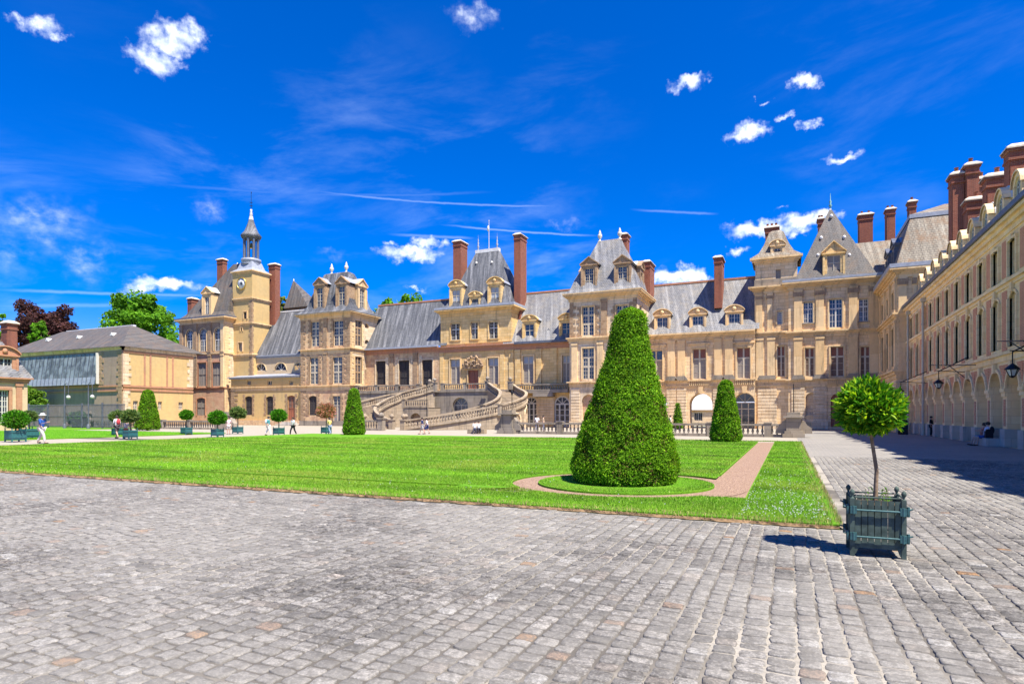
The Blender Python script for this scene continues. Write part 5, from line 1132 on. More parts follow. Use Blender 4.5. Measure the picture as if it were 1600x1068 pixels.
# ================================================================== MOAT BALUSTRADE
def moat():
    Y = 53.; xr = SX(1240, Y)
    def pier(T, x, w=1.05, h=1.75):
        mb = MB(); y = Y
        mb.box(x-w*.75, x+w*.75, y-w*.75, y+w*.75, 0, .3); mb.box(x-w*.62, x+w*.62, y-w*.62, y+w*.62, .3, .5); mb.box(x-w*.5, x+w*.5, y-w*.5, y+w*.5, .5, h-.2)
        mb.box(x-w*.7, x+w*.7, y-w*.7, y+w*.7, h-.2, h-.08); mb.box(x-w*.45, x+w*.45, y-w*.45, y+w*.45, h-.08, h+.22)
        for sd in (-1, 1):
            pts = [(0, .3), (.85, .3), (.8, .75), (.5, .95), (.32, 1.25), (.05, h-.3), (0, h-.3)]
            mb.prism([(x+sd*(w*.45+a), b) for a, b in pts][::sd], y-.3, y+.3)
        mb.build('end_pier', 'stone_grey', T)
    T = thing('balustrade', 'long dark stone balustrade right of the stair ending in a scrolled pier', 'balustrade', (xr, Y, 0))
    xl = SX(795, Y); balustrade(T, [(xl+.8, Y, 0), (xr-.8, Y, 0)], 1.05, .36, 'stone_grey', 4.4); pier(T, xr); pier(T, xl, 1.15, 2.0)
    mb = MB(); mb.tube((xr, Y, 1.9), (xr, Y, 4.2), .035, .03, 6); mb.build('sign_pole', 'iron', T)
    T = thing('balustrade', 'short dark stone balustrade with ball finials left of the horseshoe stair', 'balustrade', (SX(592, 57), 57, 0))
    balustrade(T, [(SX(560, 57), 57, 0), (SX(595, 57), 57, 0)], 1.15, .36, 'stone_grey', 0)
    for u in (562, 596):
        x = SX(u, 57); mb = MB(); mb.box(x-.32, x+.32, 56.68, 57.32, 0, 1.3); mb.box(x-.4, x+.4, 56.6, 57.4, 1.3, 1.42); mb.lathe(x, 57, [(.12, 1.42), (.3, 1.6), (.33, 1.75), (.22, 1.95), (.04, 2.05)], 10); mb.build('newel_post', 'stone_grey', T)
    T = thing('balustrade', 'dark stone balustrade along the moat before the low slate-roofed building', 'balustrade', (SX(230, Y), Y, 0))
    balustrade(T, [(SX(140, Y), Y, 0), (SX(348, Y), Y, 0)], 1.05, .4, 'stone_grey', 5); pier(T, SX(133, Y), 1.2, 2.1); pier(T, SX(356, Y), 1.2, 1.9)
    # railing fence with lamp posts by the far left
    T = thing('iron_fence', 'green-grey iron railing fence with climbing plants beside the lodge', 'fence', (SX(90, 50), 50, 0)); yf = 49.5
    x0, x1 = SX(36, yf), SX(196, yf); mb = MB()
    for z in (.25, 1.5, 3.0): mb.box(x0, x1, yf-.03, yf+.03, z, z+.07)
    mb.build('rails', 'gutter', T)
    mb = MB()
    for i in range(int((x1-x0)/.16)): x = x0+.16*i; mb.box(x-.015, x+.015, yf-.02, yf+.02, .1, 3.15)
    o = mb.build('bars', 'gutter', T); o['kind'] = 'stuff'
    for u in (45, 75, 101, 128, 160): x = SX(u, yf); mb = MB(); mb.box(x-.08, x+.08, yf-.08, yf+.08, 0, 3.3); mb.build('fence_post', 'gutter', T)
    for i, u in enumerate((101, 138)):
        x = SX(u, 48.5); T = thing('street_lamp', ('iron lamp post with globe at fence gate nearest the lodge', 'iron lamp post with globe by the fence hedge')[i], 'lamp post', (x, 48.5, 0), 'lamp posts at the fence')
        mb = MB(); mb.tube((x, 48.5, 0), (x, 48.5, 5.4), .09, .05, 8); 
        for k in range(8):
            a0, a1 = math.pi*k/8, math.pi*(k+1)/8; mb.tube((x+.4-.4*math.cos(a0), 48.5, 5.4+.45*math.sin(a0)), (x+.4-.4*math.cos(a1), 48.5, 5.4+.45*math.sin(a1)), .04, .04, 5)
        mb.tube((x+.8, 48.5, 5.4), (x+.8, 48.5, 4.3), .03, .03, 5); mb.lathe(x, 48.5, [(.22, 0), (.2, .4), (.1, .6)], 8); mb.build('pole', 'gutter', T)
        mb = MB(); mb.ball((x+.8, 48.5, 4.05), .25, 10, 8); mb.build('globe', 'lamp_glass', T)
moat()

# ================================================================== GROUND
def grid_sheet(name, x0, x1, y0, y1, z, mat, step=None):
    mb = MB(); mb.quad((x0, y0, z), (x1, y0, z), (x1, y1, z), (x0, y1, z)); return mb.build(name, mat)
def ground_mats():
    m, n, l, b = newmat('earth'); t = NT(m.node_tree); p = t.pos()
    t.link(t.mix(t.ramp(t.noise(p, .05, 6), .35, .65), (.16, .17, .06), (.3, .26, .18)), b.inputs['Base Color']); b.inputs['Roughness'].default_value = 1; M['earth'] = m
    # pale gravel
    m, n, l, b = newmat('gravel'); t = NT(m.node_tree); p = t.pos(); f = t.noise(p, 28, 5, .7); g = t.noise(p, .6, 4)
    t.link(t.mix(t.ramp(f, .3, .7), t.mix(t.ramp(g, .3, .7), (.25, .21, .155), (.32, .275, .21)), (.38, .33, .26)), b.inputs['Base Color']); b.inputs['Roughness'].default_value = 1
    t.link(t.bump(f, .5, .02), b.inputs['Normal']); M['gravel'] = m
    m, n, l, b = newmat('red_gravel'); t = NT(m.node_tree); p = t.pos(); v = t.node('ShaderNodeTexVoronoi'); v.inputs['Scale'].default_value = 26; t.link(p, v.inputs['Vector'])
    x, y, z = t.sep(v.outputs['Color']); g = t.noise(p, 1.2, 4)
    t.link(t.mix(t.ramp(g, .3, .7, .0, .5), t.mix(x, (.2, .115, .075), (.37, .25, .175)), (.28, .18, .125)), b.inputs['Base Color']); b.inputs['Roughness'].default_value = 1
    t.link(t.bump(v.outputs['Distance'], .9, .03), b.inputs['Normal']); M['red_gravel'] = m
    # joint filler below the setts
    m, n, l, b = newmat('joint_sand'); t = NT(m.node_tree); p = t.pos(); f = t.noise(p, 40, 5, .7); g = t.noise(p, .35, 5, .6)
    c = t.mix(t.ramp(t.math('ADD', g, t.math('MULTIPLY', t.sep(p)[0], .012)), .42, .58), (.09, .08, .066), (.36, .325, .265)); c = t.mix(t.ramp(f, .3, .75, 0, .5), c, (.13, .115, .095))
    t.link(c, b.inputs['Base Color']); b.inputs['Roughness'].default_value = 1; t.link(t.bump(f, .4, .01), b.inputs['Normal']); M['joint_sand'] = m
    # setts: each stone carries its own tint
    m, n, l, b = newmat('sett'); t = NT(m.node_tree); p = t.pos()
    at = t.node('ShaderNodeAttribute'); at.attribute_name = 'tint'
    f = t.noise(p, 46, 8, .78); g = t.noise(p, 13, 6, .7); big = t.noise(p, .28, 4, .6)
    c = t.mix(t.ramp(f, .46, .6, 0, .9), at.outputs['Color'], t.mix(1, at.outputs['Color'], (2.0, 1.97, 1.9), 'MULTIPLY'))
    c = t.mix(t.ramp(g, .44, .6, 0, .9), c, t.mix(1, c, (.36, .35, .34), 'MULTIPLY'))
    c = t.mix(t.ramp(t.math('ADD', big, t.math('MULTIPLY', g, .25)), .5, .72, 0, .42), c, (.31, .29, .25))
    t.link(c, b.inputs['Base Color']); b.inputs['Roughness'].default_value = .78; b.inputs['Specular IOR Level'].default_value = .35
    t.link(t.bump(t.math('ADD', f, t.math('MULTIPLY', g, .8)), .6, .016), b.inputs['Normal']); M['sett'] = m
    # paving too far off to tell stones apart
    m, n, l, b = newmat('far_setts'); t = NT(m.node_tree); p = t.pos(); x, y, z = t.sep(p)
    br = t.node('ShaderNodeTexBrick'); br.offset = .5
    for k, c in (('Color1', (.235, .22, .195)), ('Color2', (.17, .16, .145)), ('Mortar', (.26, .235, .2))): br.inputs[k].default_value = (*c, 1)
    br.inputs['Scale'].default_value = 1; br.inputs['Brick Width'].default_value = .16; br.inputs['Row Height'].default_value = .2; br.inputs['Mortar Size'].default_value = .016
    t.link(t.comb(y, x), br.inputs['Vector']); g = t.noise(p, .3, 5, .65); f = t.noise(p, 7, 5, .7)
    c = t.mix(t.ramp(g, .35, .65, 0, .6), br.outputs[0], (.29, .265, .225)); c = t.mix(t.ramp(f, .45, .7, 0, .5), c, (.16, .15, .135))
    t.link(c, b.inputs['Base Color']); b.inputs['Roughness'].default_value = .85; t.link(t.bump(t.math('ADD', t.math('MULTIPLY', br.outputs['Fac'], -1), f), .6, .02), b.inputs['Normal']); M['far_setts'] = m
    # lawn soil + turf
    m, n, l, b = newmat('turf'); t = NT(m.node_tree); p = t.pos(); x, y, z = t.sep(p)
    f = t.noise(p, 22, 5, .7); g = t.noise(t.comb(t.math('MULTIPLY', x, .16), t.math('MULTIPLY', y, 1.1), 0.), 1, 5, .6); k = t.noise(p, .5, 5, .62)
    c = t.mix(t.ramp(f, .3, .7), (.065, .19, .005), (.13, .32, .01)); c = t.mix(t.ramp(g, .42, .66, 0, .6), c, (.15, .29, .016)); c = t.mix(t.ramp(k, .56, .74, 0, .55), c, (.24, .3, .045))
    t.link(c, b.inputs['Base Color']); b.inputs['Roughness'].default_value = .9; b.inputs['Specular IOR Level'].default_value = .2; t.link(t.bump(f, .8, .04), b.inputs['Normal']); M['turf'] = m
    m, n, l, b = newmat('grass_blade'); t = NT(m.node_tree); p = t.pos(); at = t.node('ShaderNodeAttribute'); at.attribute_name = 'tint'
    t.link(at.outputs['Color'], b.inputs['Base Color']); b.inputs['Roughness'].default_value = .6; b.inputs['Specular IOR Level'].default_value = .25; M['grass_blade'] = m
    plain('soil', (.2, .13, .07), 1, 0, .1, .4, 12); plain('clover', (.8, .8, .74), .8)
ground_mats()
LX0, LX1, LY0, LY1 = -39.5, .72, 10.62, 43.2
CONE = (-3.75, 15.1)
def ground():
    o = grid_sheet('ground', -1500, 1500, -300, 3000, -.06, 'earth'); struct(o)
    o = grid_sheet('courtyard', -60, 10.9, -12, 30, -.011, 'joint_sand'); struct(o); court = o
    o = grid_sheet('courtyard_paving', .6, 12, 28.5, 86, -.008, 'far_setts'); struct(o)
    o = grid_sheet('courtyard_side_paving', -130, -45, -12, 10.7, -.004, 'far_setts'); struct(o)
    o = grid_sheet('gravel_court', -130, .6, 28, 86, -.012, 'gravel'); struct(o)
    o = grid_sheet('gravel_walk', -130, -39, 8, 28, -.008, 'gravel'); struct(o)
    # lawn slab with the sunk gravel border path left open
    zt = .07; R0, R1 = 2.15, 2.8; cx, cy = CONE
    mb = MB()
    px0, px1 = -1.75, -.8; py0, py1 = 12.62, 12.98
    def slab(x0, x1, y0, y1): mb.box(x0, x1, y0, y1, -.02, zt)
    mb = MB(); slab(LX0, LX1, LY0, 12.25); slab(px1, LX1, 12.25, LY1); slab(px0, px1-.002, 12.25, 13.2); slab(LX0, -7.2, 12.25, py0); slab(LX0, -7.2, py1, LY1); slab(-7.2, px0, 18.2, LY1-1.6)
    # cells round the ring, as polygons between the ring circle and the surrounding rectangle
    def ringcells(x0, x1, y0, y1, keep):
        n = 96; 
        for i in range(n):
            a0, a1 = 2*math.pi*i/n, 2*math.pi*(i+1)/n; q = []
            for a in (a0, a1):
                c, s_ = math.cos(a), math.sin(a); tx = ((x1-cx)/c if c > 0 else (x0-cx)/c) if abs(c) > 1e-6 else 1e9; ty = ((y1-cy)/s_ if s_ > 0 else (y0-cy)/s_) if abs(s_) > 1e-6 else 1e9
                k = min(tx, ty); q.append((cx+R1*c, cy+R1*s_)); q.append((cx+k*c, cy+k*s_))
            am = (a0+a1)/2
            if math.hypot(q[1][0]-cx, q[1][1]-cy) < R1+.01 or math.hypot(q[3][0]-cx, q[3][1]-cy) < R1+.01: continue
            if not keep(cx+(R1+.15)*math.cos(am), cy+(R1+.15)*math.sin(am)): continue
            (i0, o0, i1, o1) = q
            mb.add([(*i0, zt), (*o0, zt), (*o1, zt), (*i1, zt), (*i0, -.02), (*i1, -.02)], [(0,1,2,3), (0,3,5,4)])
    ringcells(-7.2, px0, 12.25, 18.2, lambda x, y: not (x < cx and py0-.05 < y < py1+.05))
    slab(-7.2, -6.56, py1, 12.99) if False else None
    o = mb.build('lawn', 'turf'); struct(o, 'bright green mown lawn in the middle of the court'); lawn = o
    mb = MB(); mb.lathe(cx, cy, [(R0, -.02), (R0, zt), (R0*.6, zt+.02), (.05, zt+.03)], 64, False); o = mb.build('lawn_island', 'turf'); struct(o, 'round grass island under the large clipped cone')
    mb = MB(); mb.box(-160, -48.5, 8, 41.5, -.02, zt); o = mb.build('lawn_beyond', 'turf'); struct(o, 'second lawn beyond the gravel walk at the left')
    mb = MB(); mb.box(-160, -76, 42.5, 58, -.02, zt*.6); o = mb.build('moat_lawn', 'turf'); struct(o)
    mb = MB(); mb.quad((px0-.1, 12, .012), (px1+.1, 12, .012), (px1+.1, LY1-1.4, .012), (px0-.1, LY1-1.4, .012)); mb.quad((LX0+.3, py0-.06, .016), (-6, py0-.06, .016), (-6, py1+.06, .016), (LX0+.3, py1+.06, .016))
    n_ = 64; mb.add([(cx+r_*math.cos(2*math.pi*i/n_), cy+r_*math.sin(2*math.pi*i/n_), .022) for r_ in (R0-.05, R1+.1) for i in range(n_)], [(i, (i+1) % n_, n_+(i+1) % n_, n_+i) for i in range(n_)])
    o = mb.build('border_path', 'red_gravel'); struct(o, 'reddish gravel border path sunk into the lawn')
    mb = MB(); rj = random.Random(8); ex = [LX0]
    while ex[-1] < LX1: ex.append(min(LX1, ex[-1]+rj.uniform(.05, .2)))
    of = [rj.uniform(.0, .07)*(1 if rj.random() < .8 else 1.7) for _ in ex]
    for a_, b_, oa, ob in zip(ex[:-1], ex[1:], of[:-1], of[1:]): mb.quad((a_, LY0-.004, .045), (a_, LY0-oa-.01, .004), (b_, LY0-ob-.01, .004), (b_, LY0-.004, .045))
    ey = [LY0]
    while ey[-1] < LY1: ey.append(min(LY1, ey[-1]+rj.uniform(.05, .25)))
    of = [rj.uniform(.0, .07) for _ in ey]
    for a_, b_, oa, ob in zip(ey[:-1], ey[1:], of[:-1], of[1:]): mb.quad((LX1+.004, a_, .045), (LX1+oa+.01, a_, .004), (LX1+ob+.01, b_, .004), (LX1+.004, b_, .045))
    o = mb.build('turf_edge', 'soil'); struct(o)
    return court
COURT = ground()
def in_lawn(x, y):
    if not (LX0 < x < LX1 and LY0 < y < LY1): return False
    r = math.hypot(x-CONE[0], y-CONE[1])
    if r < 2.15: return True
    if r < 2.8: return False
    if -1.75 < x < -.8 and 13.2 < y < LY1-1.6: return False
    if 12.62 < y < 12.98 and x < -5.9: return False
    return True

def setts():
    st = []
    rng = random.Random(5)
    x = -46.; W_ = 0
    while x < 10.5:
        x += W_; W_ = rng.uniform(.165, .212); y = -3.0+rng.random()*.2
        ymax = 10.52 if x < .78 else 29
        while y < ymax:
            L = rng.uniform(.12, .178); xc, yc = x+W_/2, y+L/2; t = depth(xc, yc); a = (xc*CS+yc*SN)/max(t, .1)
            if .3 < t < 31 and abs(a) < (1.5 if t > 3 else 4) and not (yc > 10.5 and xc < .8): st.append((xc, yc, W_, L, t))
            y += L
    st = sorted(st, key=lambda s: s[4])
    near = [s for s in st if s[4] < 5.6]
    cols = []
    def tint():
        q = rng.random(); v = min(.3, max(.1, rng.gauss(.152, .03)))
        if q < .005: return (.2, .115, .055)
        if q < .018: return (.17, .12, .085)
        if q < .08: return (v*1.1, v*.97, v*.83)
        if q < .1: return (.24, .23, .21)
        return (v, v*.935, v*.835)
    def stone_mesh(s, hi):
        xc, yc, w, L, t = s; g = rng.uniform(.006, .015); hx, hy = w/2-g, L/2-g*.9; z0 = rng.uniform(-.006, .005); tx, ty = rng.uniform(-.05, .05), rng.uniform(-.05, .05)
        rot = rng.uniform(-.05, .05); c, s_ = math.cos(rot), math.sin(rot)
        if hi:
            k = .8; base = [(-1, -k), (-k, -1), (0, -1.02), (k, -1), (1, -k), (1.02, 0), (1, k), (k, 1), (0, 1.02), (-k, 1), (-1, k), (-1.02, 0)]
            pts = [((a+rng.uniform(-.1, .1))*hx, (b+rng.uniform(-.13, .13))*hy) for a, b in base]; n = 12
            rings_ = [(1.0, -.03), (.985, -.005), (.92, 0.), (.5, .001)]
        else:
            base = [(-1, -.8), (-.8, -1), (.8, -1), (1, -.8), (1, .8), (.8, 1), (-.8, 1), (-1, .8)]; pts = [((a+rng.uniform(-.1, .1))*hx, (b+rng.uniform(-.1, .1))*hy) for a, b in base]; n = 8
            rings_ = [(1.0, -.022), (.97, -.005), (.82, .002)]
        V = []
        for f, dz in rings_:
            for a, b in pts:
                X_, Y_ = a*f, b*f; V.append((xc+X_*c-Y_*s_, yc+X_*s_+Y_*c, z0+dz+tx*X_+ty*Y_+(rng.uniform(-.002, .002) if f < 1 else 0)))
        F_ = [(j*n+i, j*n+(i+1) % n, (j+1)*n+(i+1) % n, (j+1)*n+i) for j in range(len(rings_)-1) for i in range(n)]
        m_ = len(rings_)-1; F_.append(tuple(m_*n+i for i in range(n)))
        return V, F_
    def make(name, V, F_, C, smooth=True):
        me = bpy.data.meshes.new(name); me.from_pydata(V, [], F_); me.materials.append(M['sett'])
        at = me.attributes.new('tint', 'FLOAT_COLOR', 'POINT'); at.data.foreach_set('color', np.array(C, dtype=np.float32).ravel())
        if smooth: me.polygons.foreach_set('use_smooth', [True]*len(me.polygons))
        o = bpy.data.objects.new(name, me); COL.objects.link(o); o.parent = COURT; return o
    vis = [s for s in st if CAMH*FPX/s[4]+HZ < 1075]
    vis.sort(key=lambda s: s[4]); own = set(id(s) for s in [q for q in vis if abs((q[0]*CS+q[1]*SN)/q[4]) < .85][:300])
    for far in (False, True):
        V, F_, C = [], [], []
        for s in st:
            if id(s) in own:
                if not far:
                    v, f = stone_mesh(s, True); tc = tint(); make('cobble', v, f, [(*tc, 1)]*len(v))
                continue
            if (s[4] > 11) != far: continue
            v, f = stone_mesh(s, not far); o = len(V); V += v; F_ += [tuple(o+i for i in q) for q in f]; C += [(*tint(), 1)]*len(v)
        o = make('cobbles', V, F_, C); o['kind'] = 'stuff'
    print('setts', len(st))
setts()

# ------------------------------------------------------------------ grass blades
def tri_cloud(name, P, A, B, C, tint, mat):
    """P base points etc. given as arrays: three corners per leaf"""
    n = len(A); V = np.empty((n*3, 3), np.float32); V[0::3] = A; V[1::3] = B; V[2::3] = C
    return raw_mesh(name, V, 3, tint, mat)
def raw_mesh(name, V, k, tint, mat, smooth=False):
    n = len(V)//k; me = bpy.data.meshes.new(name); me.vertices.add(len(V)); me.vertices.foreach_set('co', V.astype(np.float32).ravel())
    me.loops.add(len(V)); me.loops.foreach_set('vertex_index', np.arange(len(V), dtype=np.int32)); me.polygons.add(n)
    me.polygons.foreach_set('loop_start', np.arange(n, dtype=np.int32)*k)
    try: me.polygons.foreach_set('loop_total', np.full(n, k, np.int32))
    except Exception: pass
    me.update(calc_edges=True); me.materials.append(M[mat])
    at = me.attributes.new('tint', 'FLOAT_COLOR', 'POINT'); c = np.ones((len(V), 4), np.float32); c[:, :3] = np.repeat(tint, k, axis=0); at.data.foreach_set('color', c.ravel())
    o = bpy.data.objects.new(name, me); COL.objects.link(o); return o
def grass():
    n = 900000; rng = np.random.default_rng(11)
    # sample by depth so that density falls off with distance
    t = 9.0*np.exp(rng.random(n)*math.log(46/9.0)); a = rng.uniform(-.86, .68, n); x = t*(a*CS-SN); y = t*(a*SN+CS)
    r = np.hypot(x-CONE[0], y-CONE[1])
    ok = (x > LX0) & (x < LX1) & (y > LY0) & (y < LY1)
    isl = r < 2.12
    bad = ((r < 2.84) & ~isl) | ((x > -1.78) & (x < -.77) & (y > 13.2) & (y < LY1-1.6) & ~isl) | ((y > 12.6) & (y < 13.0) & (x < -5.9)) | ((r < 1.0))
    ok &= ~bad
    x, y, t = x[ok], y[ok], t[ok]; n = len(x); print('blades', n)
    edge = np.minimum(np.minimum(LX1-x, y-LY0), 1)
    h = rng.uniform(.02, .05, n)*(1+.25*(edge < .12)); w = np.maximum(.006, t*.00075)*rng.uniform(.7, 1.3, n); h = np.maximum(h, w*1.3)
    ang = rng.uniform(0, math.pi*2, n); lean = rng.uniform(.2, .9, n)*h; la = rng.uniform(0, math.pi*2, n)
    z = np.full(n, .068); em = edge < .1; h = np.where(em, h*rng.uniform(.8, 2.2, n), h); pu = rng.uniform(0, .075, n)*em; y = np.where(y-LY0 < .1, y-pu, y); x = np.where(LX1-x < .1, x+pu, x); z = np.where(em, .05, z)
    A = np.stack([x-np.cos(ang)*w/2, y-np.sin(ang)*w/2, z], 1); B = np.stack([x+np.cos(ang)*w/2, y+np.sin(ang)*w/2, z], 1); C = np.stack([x+np.cos(la)*lean, y+np.sin(la)*lean, z+h], 1)
    # colour of the turf itself: strips, dry patches, browned edge
    def nz(X, Y, s, o=0): return np.array([mnoise.noise((p*s+o, q*s, 0)) for p, q in zip(X, Y)])
    gx = np.floor(x*3)/3; gy = np.floor(y*3)/3; key, inv = np.unique(np.stack([gx, gy], 1), axis=0, return_inverse=True); inv = inv.ravel()
    big = nz(key[:, 0], key[:, 1], .35)[inv]; med = nz(key[:, 0], key[:, 1], 1.1, 50)[inv]; strip = nz(key[:, 0]*.15, key[:, 1], .9, 9)[inv]
    f = rng.random(n); base = np.stack([.082+.1*f, .215+.125*f, .004+.01*f], 1)
    base *= (1+.75*strip+.3*med)[:, None]; yel = np.clip(big*1.9-.02+.3*(rng.random(n)-.5), 0, 1)[:, None]; base = base*(1-yel*.6)+np.array([.27, .3, .04])*yel*.6
    dry = ((edge < .3) & (rng.random(n) < .55*np.clip(1-edge/.3, 0, 1)))[:, None]; base = np.where(dry, np.array([.42, .3, .14])*(.7+.5*f[:, None]), base)
    dr2 = (rng.random(n) < .025)[:, None]; base = np.where(dr2, np.array([.4, .36, .14]), base)
    o = tri_cloud('grass', None, A, B, C, np.clip(base, 0, 1), 'grass_blade'); tag(o, 'short bright green grass blades of the lawn', 'grass', kind='stuff')
    # white clover heads
    N = 600; k = 0; V = []; T_ = []
    while k < N:
        if rng.random() < .6: px, py = rng.uniform(-.75, .6), LY0+abs(rng.normal(0, 1))*4.0+.1
        else: px, py = rng.uniform(-26, -2), rng.uniform(LY0+.2, 20)
        if not in_lawn(px, py) or mnoise.noise((px*.9, py*.9, 3))+rng.uniform(-.7, .5) < -.1: continue
        k += 1; z = .1+rng.uniform(0, .03); s = rng.uniform(.005, .009); q = rng.uniform(0, 3)
        for j in range(3):
            aa = q+j*math.pi/3; c, s_ = math.cos(aa)*s, math.sin(aa)*s; V += [(px-c, py-s_, z-s), (px+c, py+s_, z-s), (px+c, py+s_, z+s), (px-c, py-s_, z+s)]; T_.append((.8, .8, .75))
        V += [(px-s, py-s, z+s*.6), (px+s, py-s, z+s*.6), (px+s, py+s, z+s*.6), (px-s, py+s, z+s*.6)]; T_.append((.8, .8, .75))
    o = raw_mesh('clover_flowers', np.array(V), 4, np.array(T_), 'clover'); tag(o, 'white clover flower heads scattered in the grass', 'flowers', kind='stuff')
    # second lawn, seen at a grazing angle
    n = 40000; x = rng.uniform(-90, -48.6, n); y = rng.uniform(18, 41.3, n); h = rng.uniform(.04, .07, n); w = .05
    ang = rng.uniform(0, 6.28, n); A = np.stack([x-np.cos(ang)*w/2, y-np.sin(ang)*w/2, np.full(n, .068)], 1); B = np.stack([x+np.cos(ang)*w/2, y+np.sin(ang)*w/2, np.full(n, .068)], 1); C = np.stack([x, y, .068+h], 1)
    f = rng.random(n)[:, None]; o = tri_cloud('grass', None, A, B, C, np.array([.1, .32, .01])+f*np.array([.1, .14, .015]), 'grass_blade'); tag(o, 'grass of the far lawn beyond the walk', 'grass', kind='stuff')
grass()
# ================================================================== VEGETATION
def leafmat(name, rough=.45, trans=.35):
    m, n, l, b = newmat(name); t = NT(m.node_tree); at = t.node('ShaderNodeAttribute'); at.attribute_name = 'tint'
    t.link(at.outputs['Color'], b.inputs['Base Color']); b.inputs['Roughness'].default_value = rough; b.inputs['Specular IOR Level'].default_value = .12
    tr = t.node('ShaderNodeBsdfTranslucent'); t.link(t.mix(1, at.outputs['Color'], (1.5, 1.5, .8), 'MULTIPLY'), tr.inputs[0])
    mx = t.node('ShaderNodeMixShader'); mx.inputs[0].default_value = trans; t.link(b.outputs[0], mx.inputs[1]); t.link(tr.outputs[0], mx.inputs[2])
    t.link(mx.outputs[0], t.n['Material Output'].inputs[0]); M[name] = m
leafmat('leaf', .7); leafmat('leaf_gloss', .45, .3)
plain('yew_core', (.02, .05, .008), 1, 0, .1, .4, 5); plain('bark', (.24, .17, .11), .95, 0, .1, .35, 14); plain('soil_dark', (.1, .07, .045), 1, 0, .1, .3, 12)
def leaves(name, C, N, size, aspect, tint, mat='leaf', rng=RNG, jit=.6, kite=True):
    """C centres, N preferred outward normals; each leaf a small kite lying roughly across the normal"""
    n = len(C); N = N/np.linalg.norm(N, axis=1)[:, None]; Nn = N+rng.normal(0, jit, (n, 3)); Nn /= np.linalg.norm(Nn, axis=1)[:, None]
    r = rng.normal(0, 1, (n, 3)); u = r-(r*Nn).sum(1)[:, None]*Nn; u /= np.linalg.norm(u, axis=1)[:, None]; v = np.cross(Nn, u)
    L = (size*rng.uniform(.65, 1.35, n))[:, None]; W_ = L*aspect
    V = np.empty((n*4, 3)); V[0::4] = C-u*L*.5; V[1::4] = C+v*W_*.5+Nn*L*.06; V[2::4] = C+u*L*.5-Nn*L*.08; V[3::4] = C-v*W_*.5+Nn*L*.06
    return raw_mesh(name, V, 4, tint, mat)
def cone_profile(H, rb, rt):
    # radius over height: slightly undercut foot, straight batter, domed top
    if H < 4.4 and H > 4.2: return [(a, b*rb) for a, b in ((0, .92), (.03, .98), (.09, 1), (.32, .825), (.51, .625), (.7, .435), (.88, .33), (.945, .29), (.98, .2), (1, .07))]
    return [(a, b*rb) for a, b in ((0, .88), (.06, 1), (.38, .82), (.7, .6), (.88, .48), (.95, .39), (.985, .26), (1, .1))]
def topiary(x, y, H, rb, rt, n, size, label, seed):
    rng = np.random.default_rng(seed); T = thing('topiary_cone', label, 'topiary', (x, y, .07), 'clipped yew cones on the lawns')
    pr = cone_profile(H, rb, rt); hz = np.array([p[0] for p in pr]); rr = np.array([p[1] for p in pr])
    lk = .15/4 if n > 50000 else 0
    mb = MB(lambda a, b, c: (a+CS*lk*max(0, c-.3), b+SN*lk*max(0, c-.3), c)); mb.lathe(x, y, [(max(.02, r-.12), .12+h*H*.97) for h, r in pr], 28); mb.build('core', 'yew_core', T)
    mb = MB(); mb.lathe(x, y, [(.16, .0), (.14, .3)], 8); mb.build('trunk', 'bark', T)
    f = rng.random(n*2); keep = rng.random(n*2) < np.interp(f, hz, rr)/rb; f = f[keep][:n]; n = len(f)
    # crown of the dome gets its own leaves
    th = rng.uniform(0, 2*math.pi, n); r = np.interp(f, hz, rr); ntop = n//14; f[:ntop] = 1; rt = float(np.interp(.95, hz, rr)); r[:ntop] = rt*np.sqrt(rng.random(ntop))
    z = f*H; z[:ntop] = H*(1-.05*(r[:ntop]/rt)**2.2)
    lump = np.array([mnoise.noise((math.cos(a)*r_*2.2+seed, math.sin(a)*r_*2.2, b*2.2)) for a, b, r_ in zip(th, z, r)])
    lum2 = np.array([mnoise.noise((math.cos(a)*r_*2.6+seed*3, math.sin(a)*r_*2.6, b*3.4))+.35*(b/H-.45) for a, b, r_ in zip(th, z, r)])
    hole = lum2 < -.27
    rad = r+lump*.045+rng.normal(0, .024, n)-.05*hole-.11*rng.random(n)**1.5
    C = np.stack([x+np.cos(th)*rad, y+np.sin(th)*rad, z+.1+rng.normal(0, .02, n)], 1)
    sl = (rb-rt)/H; N = np.stack([np.cos(th), np.sin(th), np.full(n, sl)], 1); N[:ntop] = (0, 0, 1)
    g = rng.random(n); tint = np.stack([.035+.15*g, .11+.28*g, .004+.01*g], 1)*(1+.35*lump)[:, None]
    fresh = (rng.random(n) < .12+.25*np.clip(lump, 0, 1))[:, None]; tint = np.where(fresh, tint*1.2+np.array([.07, .07, .0]), tint)
    br = (rng.random(n) < .025+.22*hole)[:, None]; tint = np.where(br, np.array([.13, .1, .03])*(.6+.8*g[:, None]), tint)
    if n > 50000: C += np.outer(np.clip(C[:, 2]-.3, 0, 9)/4*.15, np.array([CS, SN, 0]))
    o = leaves('foliage', C, N, np.full(n, size), .5, np.clip(tint, .004, .9), 'leaf', rng, .75); attach(o, T); o['kind'] = 'stuff'
topiary(CONE[0], CONE[1], 4.3, 1.33, .5, 120000, .052, 'large clipped yew cone on the round grass island, nearest the camera', 1)
p = (SX(1134, 41.), 41.); topiary(p[0], p[1], 3.85, 1.0, .42, 11000, .11, 'clipped yew cone on far lawn edge before the open arch', 2)
p = (SX(553, 42.), 42.); topiary(p[0], p[1], 3.9, .98, .42, 11000, .11, 'clipped yew cone before the left side of the horseshoe stair', 3)
p = (SX(231, 46.), 46.); topiary(p[0], p[1], 4.5, 1.32, .55, 11000, .13, 'clipped yew cone before the sunny flank of the low building', 4)
